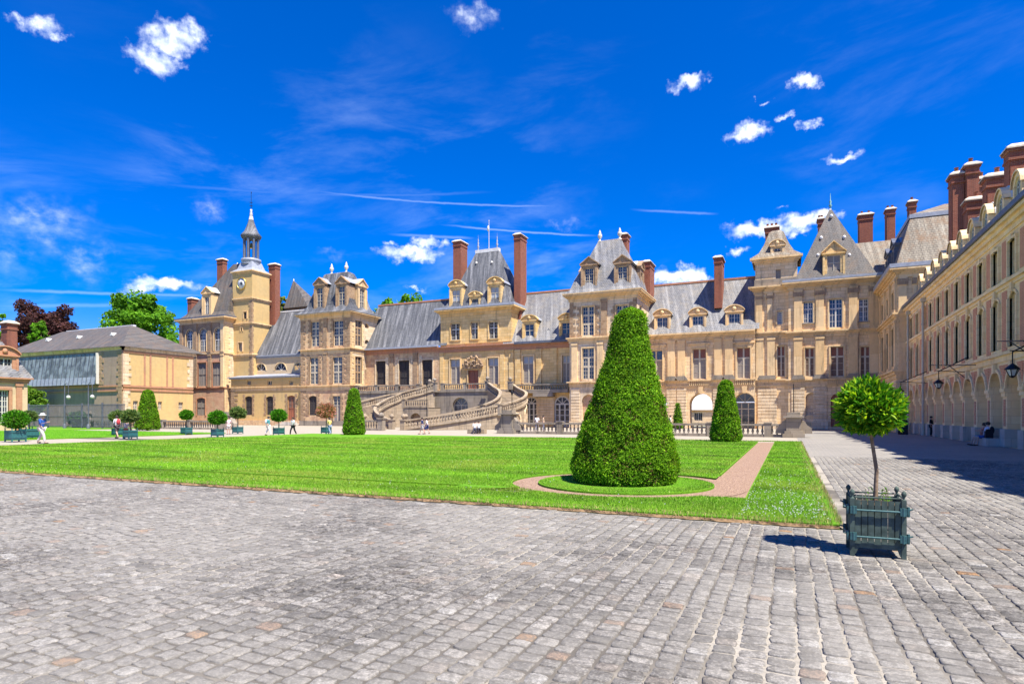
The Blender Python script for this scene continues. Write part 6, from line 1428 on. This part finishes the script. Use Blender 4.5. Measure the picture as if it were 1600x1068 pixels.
p = (SX(1059, 76.), 76.); topiary(p[0], p[1], 3.1, .7, .12, 1500, .16, 'tiny pointed clipped shrub behind the balustrade, beside the open arch', 5)

# ------------------------------------------------------------------ planters
plain('planter_green', (.06, .085, .07), .7, 0, .2, .3, 9); plain('planter_teal', (.03, .13, .13), .5, 0, .4, .15, 9); plain('planter_iron', (.035, .1, .1), .45, .1, .5, .2, 20)
def planter(x, y, w, h, label, hero=False, mat='planter_teal', group='wooden planter boxes of the court'):
    T = thing('planter_box', label, 'planter', (x, y, 0), group); a, b = x-w/2, x+w/2; c, d = y-w/2, y+w/2; zb, zt = h*.17, h*.87; pw = w*.085
    for px, sx in ((a, 1), (b, -1)):
        for py, sy in ((c, 1), (d, -1)):
            mb = MB(); x0, x1 = sorted((px, px+sx*pw)); y0, y1 = sorted((py, py+sy*pw)); mb.box(x0, x1, y0, y1, 0, zt+.02)
            if hero: # bracketed foot
                mb.prism([(px+sx*pw, zb), (px+sx*pw, .03), (px+sx*pw*1.25, .03), (px+sx*pw*2.0, zb)][::sx], y0+.005, y1-.005)
            mb.build('post', mat, T)
            mb = MB(); mx, my = (x0+x1)/2, (y0+y1)/2; r = w*.05; n = 12 if hero else 6
            mb.lathe(mx, my, [(r*.9, zt+.02), (r*.5, zt+.03), (r*.42, zt+.05), (r*.85, zt+.06+r*.5), (r, zt+.06+r*1.1), (r*.8, zt+.06+r*1.8), (r*.3, zt+.06+r*2.3), (.003, zt+.06+r*2.5)], n); mb.build('ball_finial', mat, T)
    npk = 7 if hero else 1
    for face in range(4):
        for k in range(npk):
            s0 = a+pw+(w-2*pw)*k/npk; s1 = a+pw+(w-2*pw)*(k+1)/npk; e = .004 if hero else 0; q = random.uniform(-.002, .002)
            mb = MB()
            if face == 0: mb.box(s0+e, s1-e, c+.012+q, c+.04, zb, zt)
            elif face == 1: mb.box(s0+e, s1-e, d-.04, d-.012+q, zb, zt)
            elif face == 2: mb.box(a+.012+q, a+.04, c-a+s0+e, c-a+s1-e, zb, zt)
            else: mb.box(b-.04, b-.012+q, c-a+s0+e, c-a+s1-e, zb, zt)
            mb.build('plank' if hero else 'side_panel', mat, T)
    mb = MB()
    if hero: mb.box(a+.02, b-.02, c+.014, c+.05, zb-.03, zb+.05); mb.build('bottom_rail', mat, T); mb = MB()
    mb.box(a+.04, b-.04, c+.04, d-.04, zt-.1, zt-.06); mb.build('soil', 'soil_dark', T)
    if hero:
        for z in (h*.31, h*.72):
            for sy in (c-.022, d+.022):
                mb = MB(); mb.tube((a+.03, sy, z), (b-.03, sy, z), .013, .013, 8)
                for px in (a+.035, b-.035): mb.box(px-.035, px+.035, sy-.012, sy+.03 if sy < y else sy+.012, z-.045, z+.045); mb.tube((px, sy, z-.05), (px, sy, z+.05), .018, .018, 8)
                mb.build('iron_bar', 'planter_iron', T)
            for sx in (a-.022, b+.022):
                mb = MB(); mb.tube((sx, c+.03, z), (sx, d-.03, z), .013, .013, 8)
                for py in (c+.035, d-.035): mb.box(sx-.012, sx+.012, py-.03, py+.03, z-.04, z+.04); mb.tube((sx, py, z-.06), (sx, py, z+.06), .018, .018, 8); mb.tube((sx, py, z+.02), (sx-.05 if sx < x else sx+.05, py, z+.035), .012, .01, 6)
                mb.build('iron_bar', 'planter_iron', T)
        for sy in (c+.02, d-.02): mb = MB(); mb.tube((a+.05, sy, zt+.035), (b-.05, sy, zt+.035), .011, .011, 6); mb.build('top_rail', mat, T)
        for sx in (a+.02, b-.02): mb = MB(); mb.tube((sx, c+.05, zt+.035), (sx, d-.05, zt+.035), .011, .011, 6); mb.build('top_rail', mat, T)
    else:
        mb = MB(); mb.box(a-.01, b+.01, c-.012, c, h*.28, h*.33); mb.box(a-.01, b+.01, c-.012, c, h*.7, h*.75); mb.box(b, b+.012, c, d, h*.28, h*.33); mb.box(b, b+.012, c, d, h*.7, h*.75); mb.build('iron_bands', 'planter_iron', T)
    return zt-.08
def ball_tree(x, y, z0, zc, r, rz, n, size, label, seed, tints, flower=False, trunk=.03, group='clipped standard trees in planter boxes', aspect=.36, loose=.0, off=0.):
    rng = np.random.default_rng(seed); T = thing('standard_tree', label, 'tree', (x, y, z0), group)
    mb = MB(); pts = [(x, y, z0), (x+.02, y, z0+(zc-z0)*.35), (x-.012+off*CS*.4, y+.01+off*SN*.4, z0+(zc-z0)*.7), (x+off*CS, y+off*SN, zc)]
    for p0, p1, q in zip(pts[:-1], pts[1:], (1, .85, .75)): mb.tube(p0, p1, trunk*q, trunk*q*.88, 8)
    for k in range(12):
        a, e = rng.uniform(0, 6.28), rng.uniform(-.2, 1.2); d = Vector((math.cos(a)*math.cos(e)*r, math.sin(a)*math.cos(e)*r, math.sin(e)*rz))*.7
        mb.tube((x, y, zc-rz*.45), tuple(Vector((x, y, zc))+d), trunk*.4, trunk*.12, 5)
    mb.build('trunk', 'bark', T)
    d = rng.normal(0, 1, (n, 3)); d /= np.linalg.norm(d, axis=1)[:, None]
    lump = np.array([mnoise.noise(tuple(q*2.3+seed)) for q in d]); lum2 = np.array([mnoise.noise(tuple(q*6+seed*2)) for q in d])
    rr = (rng.random(n)**.28)*(1+.12*lump+.07*lum2+loose*lump)
    gap = lum2 < -.25
    rr = np.where(gap, rr*.85, rr)
    C = np.array([x, y, zc])+d*rr[:, None]*np.array([r, r, rz])
    C += np.array([CS, SN, 0])*off
    # hang the underside flatter
    low = C[:, 2] < zc-rz*.72; C[low, 2] = zc-rz*.72+(C[low, 2]-zc+rz*.72)*.4
    N = d+np.array([0, 0, .35])
    g = rng.random(n); t0, t1, t2 = [np.array(q) for q in tints]; out = np.clip((rr-.6)/.45, 0, 1)[:, None]
    tint = (t0*(1-g[:, None])+t1*g[:, None]); fr = (rng.random(n) < .42*out[:, 0])[:, None]; tint = np.where(fr, t2*(.75+.5*g[:, None]), tint)
    n2 = len(C); Nn = N/np.linalg.norm(N, axis=1)[:, None]
    # long leaves pointing up and out
    u = d*.9+rng.normal(0, .45, (n, 3))+np.array([0, 0, .25]); u /= np.linalg.norm(u, axis=1)[:, None]; rnd = rng.normal(0, 1, (n, 3)); v = np.cross(u, rnd); v /= np.linalg.norm(v, axis=1)[:, None]; w = np.cross(u, v)
    L = (size*rng.uniform(.65, 1.3, n))[:, None]; W_ = L*aspect; V = np.empty((n*8, 3))
    b0 = C-u*L*.35; tip = C+u*L*.65-w*L*.08; mid = C+u*L*.12
    V[0::8] = b0; V[1::8] = mid+v*W_*.5+w*W_*.18; V[2::8] = tip; V[3::8] = mid; V[4::8] = b0; V[5::8] = mid; V[6::8] = tip; V[7::8] = mid-v*W_*.5+w*W_*.18
    o = raw_mesh('crown', V, 4, np.repeat(np.clip(tint, .005, .95), 2, axis=0), 'leaf_gloss'); attach(o, T); o['kind'] = 'stuff'
    return T
HX, HY, HW, HH = 1.0, 8.98, .6, .8
LAUREL = ((.03, .12, .006), (.08, .25, .01), (.27, .43, .014))
zt = planter(HX, HY, HW, HH, 'dark green slatted planter box with ball finials nearest the camera', True, 'planter_green')
ball_tree(HX, HY, zt, 1.83, .375, .36, 4600, .1, 'round laurel standard tree in the nearest slatted planter', 21, LAUREL, trunk=.027, loose=.16, off=-.07)
def sprig():
    rng = np.random.default_rng(4); T = thing('sprouting_weeds', 'small green weeds sprouting at the foot of the nearest laurel', 'plant', (HX, HY, zt), None); C = []; U = []
    for k in range(9):
        a = rng.uniform(0, 6.28); r = rng.uniform(.04, .18); h = rng.uniform(.08, .26); bx, by = HX+math.cos(a)*r, HY+math.sin(a)*r
        for j in range(8): C.append((bx+rng.normal(0, .02), by+rng.normal(0, .02), zt+h*j/8)); U.append((rng.normal(0, 1), rng.normal(0, 1), .8))
    C = np.array(C); o = leaves('leaves', C, np.array(U), np.full(len(C), .045), .4, np.tile(np.array([[.12, .28, .02]]), (len(C), 1)), 'leaf', rng); attach(o, T)
    mb = MB()
    for c in C[::8]: mb.tube((c[0], c[1], zt-.03), (c[0], c[1], zt+.2), .004, .002, 4)
    mb.build('stems', 'bark', T)
sprig()
DARKG = ((.03, .12, .008), (.06, .22, .01), (.12, .34, .015)); OLV = ((.06, .12, .03), (.12, .2, .05), (.2, .26, .08)); PINK = ((.08, .16, .02), (.45, .16, .12), (.6, .24, .18))
def far_planters():
    # px of box centre, px of box foot, box width, crown (centre px v, radius px), kind
    rows = [(13, 690.5, 0, 656, 18.5, DARKG, 'broad round tree in the planter cut by the left picture edge', 'dark teal planter cut by the left picture edge'),
        (36, 686, 0, 650, 9.5, OLV, 'thin pale tree in the planter half hidden at the far left', 'teal planter half hidden behind the leftmost one'),
        (177, 681, 0, 651, 12, OLV, 'olive-green tree behind the person with the red backpack', 'dark planter behind the person with the red backpack'),
        (195, 686, 0, 650, 12, OLV, 'loose green tree beside the person with the red backpack', 'teal planter in front of the person with the red backpack'),
        (285, 679, 0, 648, 10, DARKG, 'small round tree before the low building, right of the wide cone', 'small teal planter right of the wide topiary cone'),
        (333, 683, 0, 652.5, 14, DARKG, 'dense round tree at the middle of the left walk', 'teal planter with dense round tree on the left walk'),
        (366, 677.5, 0, 645, 11, OLV, 'loose oleander-like shrub tree before the clock tower', 'teal planter before the clock tower'),
        (430, 680, 0, 649, 12.5, DARKG, 'dense round tree before the low range door', 'teal planter left of the dark wooden door'),
        (505, 678, 0, 642, 15, PINK, 'pink flowering standard tree before the dormered pavilion', 'dark planter under the pink flowering tree')]
    for i, (u, v, _, vc, rp, tn, l1, l2) in enumerate(rows):
        x, y = GND(u, v); t = depth(x, y); w = .85 if i < 2 else .68; h = .86 if i < 2 else .74
        y += .4; ztop = planter(x, y, w, h, l2); zc = CAMH-(vc-HZ)/FPX*t; r = rp/FPX*t
        ball_tree(x, y, ztop, zc, r, r*(.82 if tn is not PINK else .85), 2800, .16 if tn is not OLV else .2, l1, 30+i, tn, trunk=.05, loose=.25 if tn is not DARKG else 0, aspect=.42)
far_planters()

# ------------------------------------------------------------------ large trees behind
def big_tree(x, y, H, rx, zc0, tints, n, label, seed, size=.5, name='tree'):
    rng = np.random.default_rng(seed); T = thing(name, label, 'tree', (x, y, 0))
    mb = MB(); mb.tube((x, y, -.1), (x, y, zc0+(H-zc0)*.4), .6, .3, 8)
    cl = []
    for k in range(60):
        d = rng.normal(0, 1, 3); d /= np.linalg.norm(d); q = rng.random()**.4; c = np.array([x, y, (H+zc0)/2])+d*q*np.array([rx, rx, (H-zc0)/2])*.84; cl.append(c)
        if k < 16: mb.tube((x, y, zc0+(H-zc0)*.15), tuple(c), .16, .04, 5)
    mb.build('trunk', 'bark', T)
    cl = np.array(cl); idx = rng.integers(0, len(cl), n); d = rng.normal(0, 1, (n, 3)); d /= np.linalg.norm(d, axis=1)[:, None]; cr = rx*.26*rng.uniform(.7, 1.25, len(cl))
    C = cl[idx]+d*(rng.random(n)**.35*cr[idx])[:, None]*np.array([1, 1, .8]); g = rng.random(n)[:, None]; cv = rng.uniform(.75, 1.25, len(cl))[idx][:, None]
    t0, t1 = np.array(tints[0]), np.array(tints[1]); tint = np.clip((t0*(1-g)+t1*g)*cv, .004, .9)
    o = leaves('crown', C, d+np.array([0, 0, .5]), np.full(n, size), .6, tint, 'leaf', rng, .6); attach(o, T); o['kind'] = 'stuff'
def btree(u, vt, vb, ru, Y, *a, **k):
    x = SX(u, Y); H = ZY(u, vt, Y); t = depth(x, Y); big_tree(x, Y, H, ru/FPX*t, ZY(u, vb, Y), *a, **k)
GRN = ((.05, .16, .01), (.16, .36, .02)); MAR = ((.035, .018, .018), (.11, .045, .04))
btree(68, 464, 560, 51, 95, MAR, 15000, 'dark purple copper beech behind the low slate roof', 41, .75, name='copper_beech')
btree(62, 498, 560, 16, 88, GRN, 2500, 'small green tree in front of the copper beech', 42, .7)
btree(218, 452, 560, 56, 98, GRN, 13000, 'tall bright green tree behind the low building', 43, .8)
btree(268, 515, 580, 20, 90, GRN, 3000, 'lower green tree between low building and brown pavilion', 44, .7)
btree(-2, 478, 600, 16, 60, GRN, 2500, 'narrow green tree at the left picture edge', 45, .6)
btree(640, 449, 560, 34, 120, GRN, 4000, 'green tree top above the left gallery ridge', 46, .9); btree(603, 459, 560, 26, 122, GRN, 3000, 'smaller green tree top left above the left gallery ridge', 47, .9)
btree(440, 448, 540, 13, 115, ((.1, .14, .02), (.22, .25, .05)), 2000, 'yellowish tree glimpsed right of the tall brick chimney', 48, .9)
btree(48, 600, 660, 22, 56, ((.06, .15, .01), (.2, .32, .04)), 3000, 'bushy green tree behind the iron fence near the lodge', 49, .45, name='bush')
btree(120, 640, 668, 17, 51.5, ((.03, .1, .01), (.08, .2, .02)), 4000, 'dark ivy bush on the iron fence between the lamp posts', 50, .3, name='bush')
# ================================================================== PEOPLE
plain('skin', (.55, .33, .24), .6, 0, .3); plain('hair_dark', (.03, .02, .015), .7); plain('hair_grey', (.4, .37, .33), .8)
CLOTH = {}
def cloth(c):
    k = 'cloth_%d_%d_%d' % tuple(int(q*255) for q in c)
    if k not in M: plain(k, c, .85, 0, .2, .12, 30)
    return k
def skinmesh(name, V, E, Rd, mat, parent, root=0):
    me = bpy.data.meshes.new(name); me.from_pydata([tuple(v) for v in V], E, []); me.materials.append(M[mat])
    o = bpy.data.objects.new(name, me); COL.objects.link(o)
    sk = o.modifiers.new('skin', 'SKIN'); sk.use_smooth_shade = True
    if not me.skin_vertices:
        bm = bmesh.new(); bm.from_mesh(me); bm.verts.layers.skin.verify(); bm.to_mesh(me); bm.free()
    sv = me.skin_vertices[0].data
    for i, r in enumerate(Rd): sv[i].radius = (r, r) if not isinstance(r, tuple) else r; sv[i].use_root = (i == root)
    ss = o.modifiers.new('sub', 'SUBSURF'); ss.levels = 1; ss.render_levels = 2
    o.parent = parent; return o
def person(x, y, head, H, label, pose='stand', shirt=(.7, .7, .7), pants=(.1, .12, .2), hair='hair_dark', hat=None, shorts=False, bag=None, z=0., phase=1, arms='down', dress=False):
    """one continuous skinned body; clothes, hair, bag as parts.  local +y is where the person faces"""
    T = thing('person', label, 'person', (x, y, z)); s = H/1.75; T.rotation_euler = (0, 0, head)
    hip = 0.93; ft = .07
    if pose == 'sit': hip = .52
    if pose == 'crouch': hip = .34
    P = {}
    P['pelvis'] = (0, 0, hip); P['waist'] = (0, .01, hip+.2); lean = {'stand': .0, 'walk': .03, 'sit': -.05, 'crouch': .16}[pose]
    P['chest'] = (0, lean, hip+.42); P['neck'] = (0, lean*1.2, hip+.57); P['head'] = (0, lean*1.3+.02, hip+.68); P['crown'] = (0, lean*1.3+.015, hip+.78)
    for sd, n in ((-1, 'l'), (1, 'r')):
        q = sd*phase
        P['hip'+n] = (sd*.095, 0, hip-.05)
        if pose == 'walk': P['knee'+n] = (sd*.1, .15*q+.06, .5); P['ank'+n] = (sd*.1, .3*q-.02, ft+(.06 if q < 0 else 0)); P['toe'+n] = (sd*.11, .3*q+.15, .04)
        elif pose == 'stand': P['knee'+n] = (sd*.1, .01, .49); P['ank'+n] = (sd*.11, -.02, ft); P['toe'+n] = (sd*.13, .15, .035)
        elif pose == 'sit': P['knee'+n] = (sd*.12, .42, .5); P['ank'+n] = (sd*.12, .5+.05*q, ft); P['toe'+n] = (sd*.13, .66+.05*q, .04)
        else: P['knee'+n] = (sd*.14, .34, .46); P['ank'+n] = (sd*.12, .12, ft); P['toe'+n] = (sd*.13, .28, .04)
        P['sh'+n] = (sd*.18, lean, hip+.49)
        if arms == 'down': P['el'+n] = (sd*.23, lean-.02-.06*q, hip+.22); P['wr'+n] = (sd*.22, lean+.1-.1*q, hip-.0); hd = Vector((0, .03, -.09))
        else: P['el'+n] = (sd*.22, lean+.08, hip+.24); P['wr'+n] = (sd*.1, lean+.3, hip+.32); hd = Vector((-sd*.03, .07, .03))
        w = Vector(P['wr'+n]); P['palm'+n] = tuple(w+hd*.8)
        for k in range(4): P['f%d%s' % (k, n)] = tuple(w+hd*(1.75-.12*abs(k-1.3))+Vector((sd*(-.026+.017*k) if arms == 'down' else 0, .01, (.0 if arms == 'down' else -.024+.016*k))))
        P['th'+n] = tuple(w+hd*1.0+Vector((-sd*.045, .02, .01)))
    names = list(P); I = {k: i for i, k in enumerate(names)}; V = [Vector(P[k])*s for k in names]
    E = [('pelvis', 'waist'), ('waist', 'chest'), ('chest', 'neck'), ('neck', 'head'), ('head', 'crown')]
    for n in 'lr':
        E += [('pelvis', 'hip'+n), ('hip'+n, 'knee'+n), ('knee'+n, 'ank'+n), ('ank'+n, 'toe'+n), ('chest', 'sh'+n), ('sh'+n, 'el'+n), ('el'+n, 'wr'+n), ('wr'+n, 'palm'+n), ('palm'+n, 'th'+n)]+[('palm'+n, 'f%d%s' % (k, n)) for k in range(4)]
    def rad(k):
        b = k.rstrip('lr') if k[-1] in 'lr' and k not in ('pelvis',) else k
        return {'pelvis': .13, 'waist': .115, 'chest': .125, 'neck': .052, 'head': .088, 'crown': .075, 'hip': .085, 'knee': .055, 'ank': .04, 'toe': .034, 'sh': .055, 'el': .04, 'wr': .028, 'palm': .026, 'th': .01}.get(b, .009)
    RD = [rad(k)*s for k in names]
    skinmesh('body', V, [(I[a], I[b]) for a, b in E], RD, 'skin', T)
    def part(name, ks, es, add, mat, over={}):
        J = {k: i for i, k in enumerate(ks)}; skinmesh(name, [V[I[k]] if k not in over else Vector(over[k])*s for k in ks], [(J[a], J[b]) for a, b in es], [(rad(k)+add)*s for k in ks], mat, T)
    part('shirt', ['pelvis', 'waist', 'chest', 'shl', 'shr', 'ell', 'elr'], [('pelvis', 'waist'), ('waist', 'chest'), ('chest', 'shl'), ('chest', 'shr'), ('shl', 'ell'), ('shr', 'elr')], .022, cloth(shirt))
    lo = {}
    if shorts:
        for n in 'lr': lo['ank'+n] = tuple(Vector(P['hip'+n]).lerp(Vector(P['knee'+n]), .95))
        part('shorts', ['pelvis', 'hipl', 'hipr', 'kneel', 'kneer'], [('pelvis', 'hipl'), ('pelvis', 'hipr'), ('hipl', 'kneel'), ('hipr', 'kneer')], .03, cloth(pants))
    else:
        part('trousers', ['pelvis', 'hipl', 'hipr', 'kneel', 'kneer', 'ankl', 'ankr'], [('pelvis', 'hipl'), ('pelvis', 'hipr'), ('hipl', 'kneel'), ('hipr', 'kneer'), ('kneel', 'ankl'), ('kneer', 'ankr')], .026, cloth(pants))
    for n in 'lr':
        a, b = V[I['ank'+n]], V[I['toe'+n]]; mb = MB(); mb.ball(tuple((a+b)/2-Vector((0, 0, .02*s))), .13*s, 8, 6, (.38, 1.05, .36)); o = mb.build('shoe', 'hair_dark'); o.parent = T
    hc = V[I['head']]; mb = MB(); mb.ball((hc.x, hc.y-.025*s, hc.z+.045*s), .115*s, 10, 7, (.95, 1.02, .98)); o = mb.build('hair', hair); o.parent = T
    mb = MB(); mb.ball((hc.x, hc.y+.098*s, hc.z-.005*s), .018*s, 6, 4, (.8, 1.2, 1.4)); o = mb.build('nose', 'skin'); o.parent = T
    if hat:
        mb = MB(); z0 = hc.z+.075*s; mb.lathe(hc.x, hc.y, [(.2*s, z0), (.2*s, z0+.012*s), (.118*s, z0+.02*s), (.11*s, z0+.1*s), (.05*s, z0+.125*s)], 14); o = mb.build('hat', cloth(hat)); o.parent = T
    if bag:
        c = V[I['chest']]; mb = MB(); mb.ball((0, c.y-.2*s, c.z-.08*s), .2*s, 8, 6, (.8, .6, 1.15)); o = mb.build('backpack', cloth(bag)); o.parent = T
    return T
def people():
    def at(u, v, t=None):
        if t is None: return GND(u, v)
        dx, dy = ray(u); return dx*t, dy*t
    R90 = math.pi/2
    def pw(u, vf, t, hpx): x, y = at(u, None, t); return x, y, hpx/FPX*t
    faceR = TH-R90; faceL = TH+R90; away = TH; toward = TH+math.pi
    x, y, h = pw(65, 690, 37.5, 46); person(x, y, faceR, h, 'man in blue shirt, pale trousers and white hat walking on the walk', 'walk', (.03, .1, .36), (.5, .47, .42), hat=(.8, .78, .72), hair='hair_grey', arms='hold')
    x, y, h = pw(183, 681, 46, 35.5); person(x, y, faceL-.5, h, 'person in white shirt and dark shorts with red backpack among planters', 'walk', (.75, .73, .7), (.08, .07, .07), shorts=True, bag=(.5, .06, .07))
    x, y, h = pw(197, 679, 45, 29); person(x, y, faceR, h, 'person in patterned top and orange shorts behind a teal planter', 'walk', (.6, .55, .62), (.5, .18, .08), shorts=True, arms='hold')
    x, y, h = pw(357, 676, 56, 27); person(x, y, toward+.6, h, 'person in pink shirt and light shorts standing before the clock tower', 'stand', (.72, .5, .52), (.6, .55, .5), shorts=True)
    x, y, h = pw(419, 680, 52, 30); person(x, y, faceR, h, 'person in turquoise top and white trousers with white bag', 'walk', (.12, .36, .42), (.75, .72, .68), bag=(.7, .7, .68))
    x, y, h = pw(458, 680, 53, 28); person(x, y, toward-.5, h, 'person in white patterned top and black leggings before the dark door', 'walk', (.62, .62, .64), (.02, .02, .025), arms='hold')
    x, y, h = pw(515, 678, 54, 27); person(x, y, faceL-.6, h, 'person in yellow top and blue jeans beside the pink flowering tree', 'walk', (.65, .5, .16), (.22, .28, .4))
    x, y, h = pw(561, 673, 56, 25); person(x, y, faceR, h, 'person in white shirt half hidden behind the topiary at the stair', 'walk', (.7, .7, .72), (.3, .35, .42))
    x, y, h = pw(660, 677, 56, 26); person(x, y, faceL, h, 'person in navy shirt and grey shorts walking past the stair', 'walk', (.03, .05, .14), (.45, .44, .44), shorts=True)
    x, y, h = pw(667, 677, 56.6, 25); person(x, y, faceL, h, 'person in white shirt and navy shorts walking past the stair', 'walk', (.72, .72, .74), (.03, .06, .2), shorts=True, phase=-1)
    x, y, h = pw(742, 676, 57, 26); person(x, y, toward, h, 'seated person in white top on the left at the stair foot', 'sit', (.75, .75, .75), (.05, .05, .07), arms='hold')
    x, y, h = pw(748, 676, 57.2, 26); person(x, y, toward+.2, h, 'seated person in white top on the right at the stair foot', 'sit', (.7, .7, .72), (.03, .03, .04), arms='hold')
    mb = MB(); bx, by = at(745, None, 57.6); mb.box(bx-.9, bx+.9, by-.25, by+.3, 0, .42); o = mb.build('stone_block', 'stone_stair'); tag(o, 'low stone block seat at the stair foot under two people', 'seat')
    x, y, h = pw(839, 0, 66, 25); person(x, y, away, h, 'person in white shirt seen above the balustrade before the arched doors', 'stand', (.75, .74, .74), (.2, .2, .25)); 
    x, y, h = pw(849, 0, 66, 24.5); person(x, y, faceR, h, 'person in tan shirt seen above the balustrade before the arched doors', 'stand', (.5, .38, .26), (.2, .2, .25))
    x, y, h = pw(1047.5, 0, 66, 25); person(x, y, faceR, h, 'person with pale shirt seen above the balustrade beside the large cone', 'stand', (.72, .66, .62), (.2, .2, .25))
    # right side, in the shade of the wing
    x, y, h = pw(1455, 683, 51, 31); person(x, y, toward+.8, h, 'standing person in black clothes in the shade of the arcade', 'stand', (.012, .012, .014), (.015, .015, .02))
    x, y, h = pw(1466, 684, 50, 31); person(x, y, faceL+.4, h, 'crouching person in black beside the standing one at the arcade', 'crouch', (.014, .013, .014), (.02, .02, .022), arms='hold')
    xb, yb = at(1538, None, 39.5); X = 10.35
    yb = YX(1541, X)
    mb = MB(); mb.box(X-.3, X+.35, yb-1.2, yb+1.2, .0, .45); o = mb.build('stone_bench', 'ground_stone'); tag(o, 'low stone bench against the arcade under the seated couple', 'bench')
    person(X-.05, yb+.45, R90, 1.7, 'seated person with red-brown top on the arcade bench', 'sit', (.4, .14, .1), (.35, .33, .36), shorts=True, arms='hold')
    person(X-.05, yb-.25, R90, 1.78, 'seated person in light blue shirt and blue shorts on the arcade bench', 'sit', (.5, .58, .7), (.05, .1, .28), shorts=True, arms='hold', bag=(.02, .02, .025))
    mb = MB(); mb.box(X-.25, X+.1, yb-.95, yb-.65, .45, .85); mb.box(X-.2, X+.05, yb-.9, yb-.7, .85, .95); o = mb.build('rucksack', cloth((.02, .02, .024))); tag(o, 'black rucksack on the arcade bench next to the blue-shirted person', 'bag')
people()

# ------------------------------------------------------------------ lanterns on the wing, sign board
def lantern(u, v, lab, X=9.2):
    k_ = .68; Y = YX(u, X); z = ZX(u, v, X); T = thing('wall_lantern', lab, 'lantern', (X, Y, z), 'wall lanterns on the right wing')
    mb = MB(); mb.lathe(X, Y, [(.05*k_, z+.62*k_), (.12*k_, z+.55*k_), (.2*k_, z+.5*k_), (.42*k_, z+.28*k_), (.44*k_, z+.22*k_), (.38*k_, z+.2*k_)][::-1], 8, False); mb.build('lantern_cap', 'iron', T)
    mb = MB(); mb.lathe(X, Y, [(.16*k_, z-.22*k_), (.34*k_, z+.2*k_)], 6, False); mb.build('lantern_glass', 'lamp_glass', T)
    mb = MB(); mb.lathe(X, Y, [(.04*k_, z-.34*k_), (.17*k_, z-.26*k_), (.17*k_, z-.2*k_)], 6)
    for k in range(6): a = math.pi/3*k; mb.tube((X+.17*k_*math.cos(a), Y+.17*k_*math.sin(a), z-.22*k_), (X+.36*k_*math.cos(a), Y+.36*k_*math.sin(a), z+.22*k_), .02, .02, 4)
    mb.build('lantern_frame', 'iron', T); mb = MB(); mb.tube((X, Y, z+.3), (X, Y, z+.95), .025, .025, 5); mb.build('hanger', 'iron', T)
    zt = z+.95; mb = MB(); mb.tube((X, Y, zt), (10.85, Y, zt+.9), .035, .035, 5); mb.tube((X-.1, Y, zt+.05), (10.85, Y, zt-.1), .025, .025, 5)
    mb.build('bracket', 'iron', T)
lantern(1582, 582, 'black wall lantern nearest the right picture edge'); lantern(1466.5, 602, 'black wall lantern at the middle of the arcade'); lantern(1407.5, 614, 'small far wall lantern beside the round laurel crown', 8.9)
def rods():
    for (u0, u1, v, lab) in ((1558, 1600, 533, 'thin black iron rod projecting from the wing near the right edge'), (1452, 1524, 570.3, 'thin black iron rod along the middle of the wing'), ):
        X = 10.3; y0, y1 = YX(u0, X), YX(u1, X-.8); z = ZX(u0, v, X); T = thing('iron_rod', lab, 'iron rod', (X, y0, z))
        mb = MB(); mb.tube((X, y0, z), (X-.8, y1, ZX(u1, v-.5, X-.8)), .03, .03, 5); mb.build('rod', 'iron', T)
        ym = (y0+y1)/2; zm = (z+ZX(u1, v-.5, X-.8))/2; mb = MB(); mb.tube((X-.4, ym, zm), (10.85, ym-1.2, zm-1.2), .025, .025, 5); mb.tube((X-.4, ym, zm), (10.85, ym, zm), .025, .025, 5); mb.build('stay', 'iron', T)
rods()
def board():
    X = 9.4; y = YX(1411, X); T = thing('sandwich_board', 'black folding sandwich board standing at the corner pavilion', 'sign board', (X, y, 0))
    for sd in (-1, 1):
        mb = MB(); mb.add([(X-.35, y+sd*.3-.02, 0), (X+.35, y+sd*.3-.02, 0), (X+.35, y+sd*.04-.02, 1.35), (X-.35, y+sd*.04-.02, 1.35), (X-.35, y+sd*.3+.02, 0), (X+.35, y+sd*.3+.02, 0), (X+.35, y+sd*.04+.02, 1.35), (X-.35, y+sd*.04+.02, 1.35)], [(0,1,2,3),(5,4,7,6),(1,5,6,2),(4,0,3,7),(3,2,6,7)]); mb.build('panel', 'iron', T)
board()
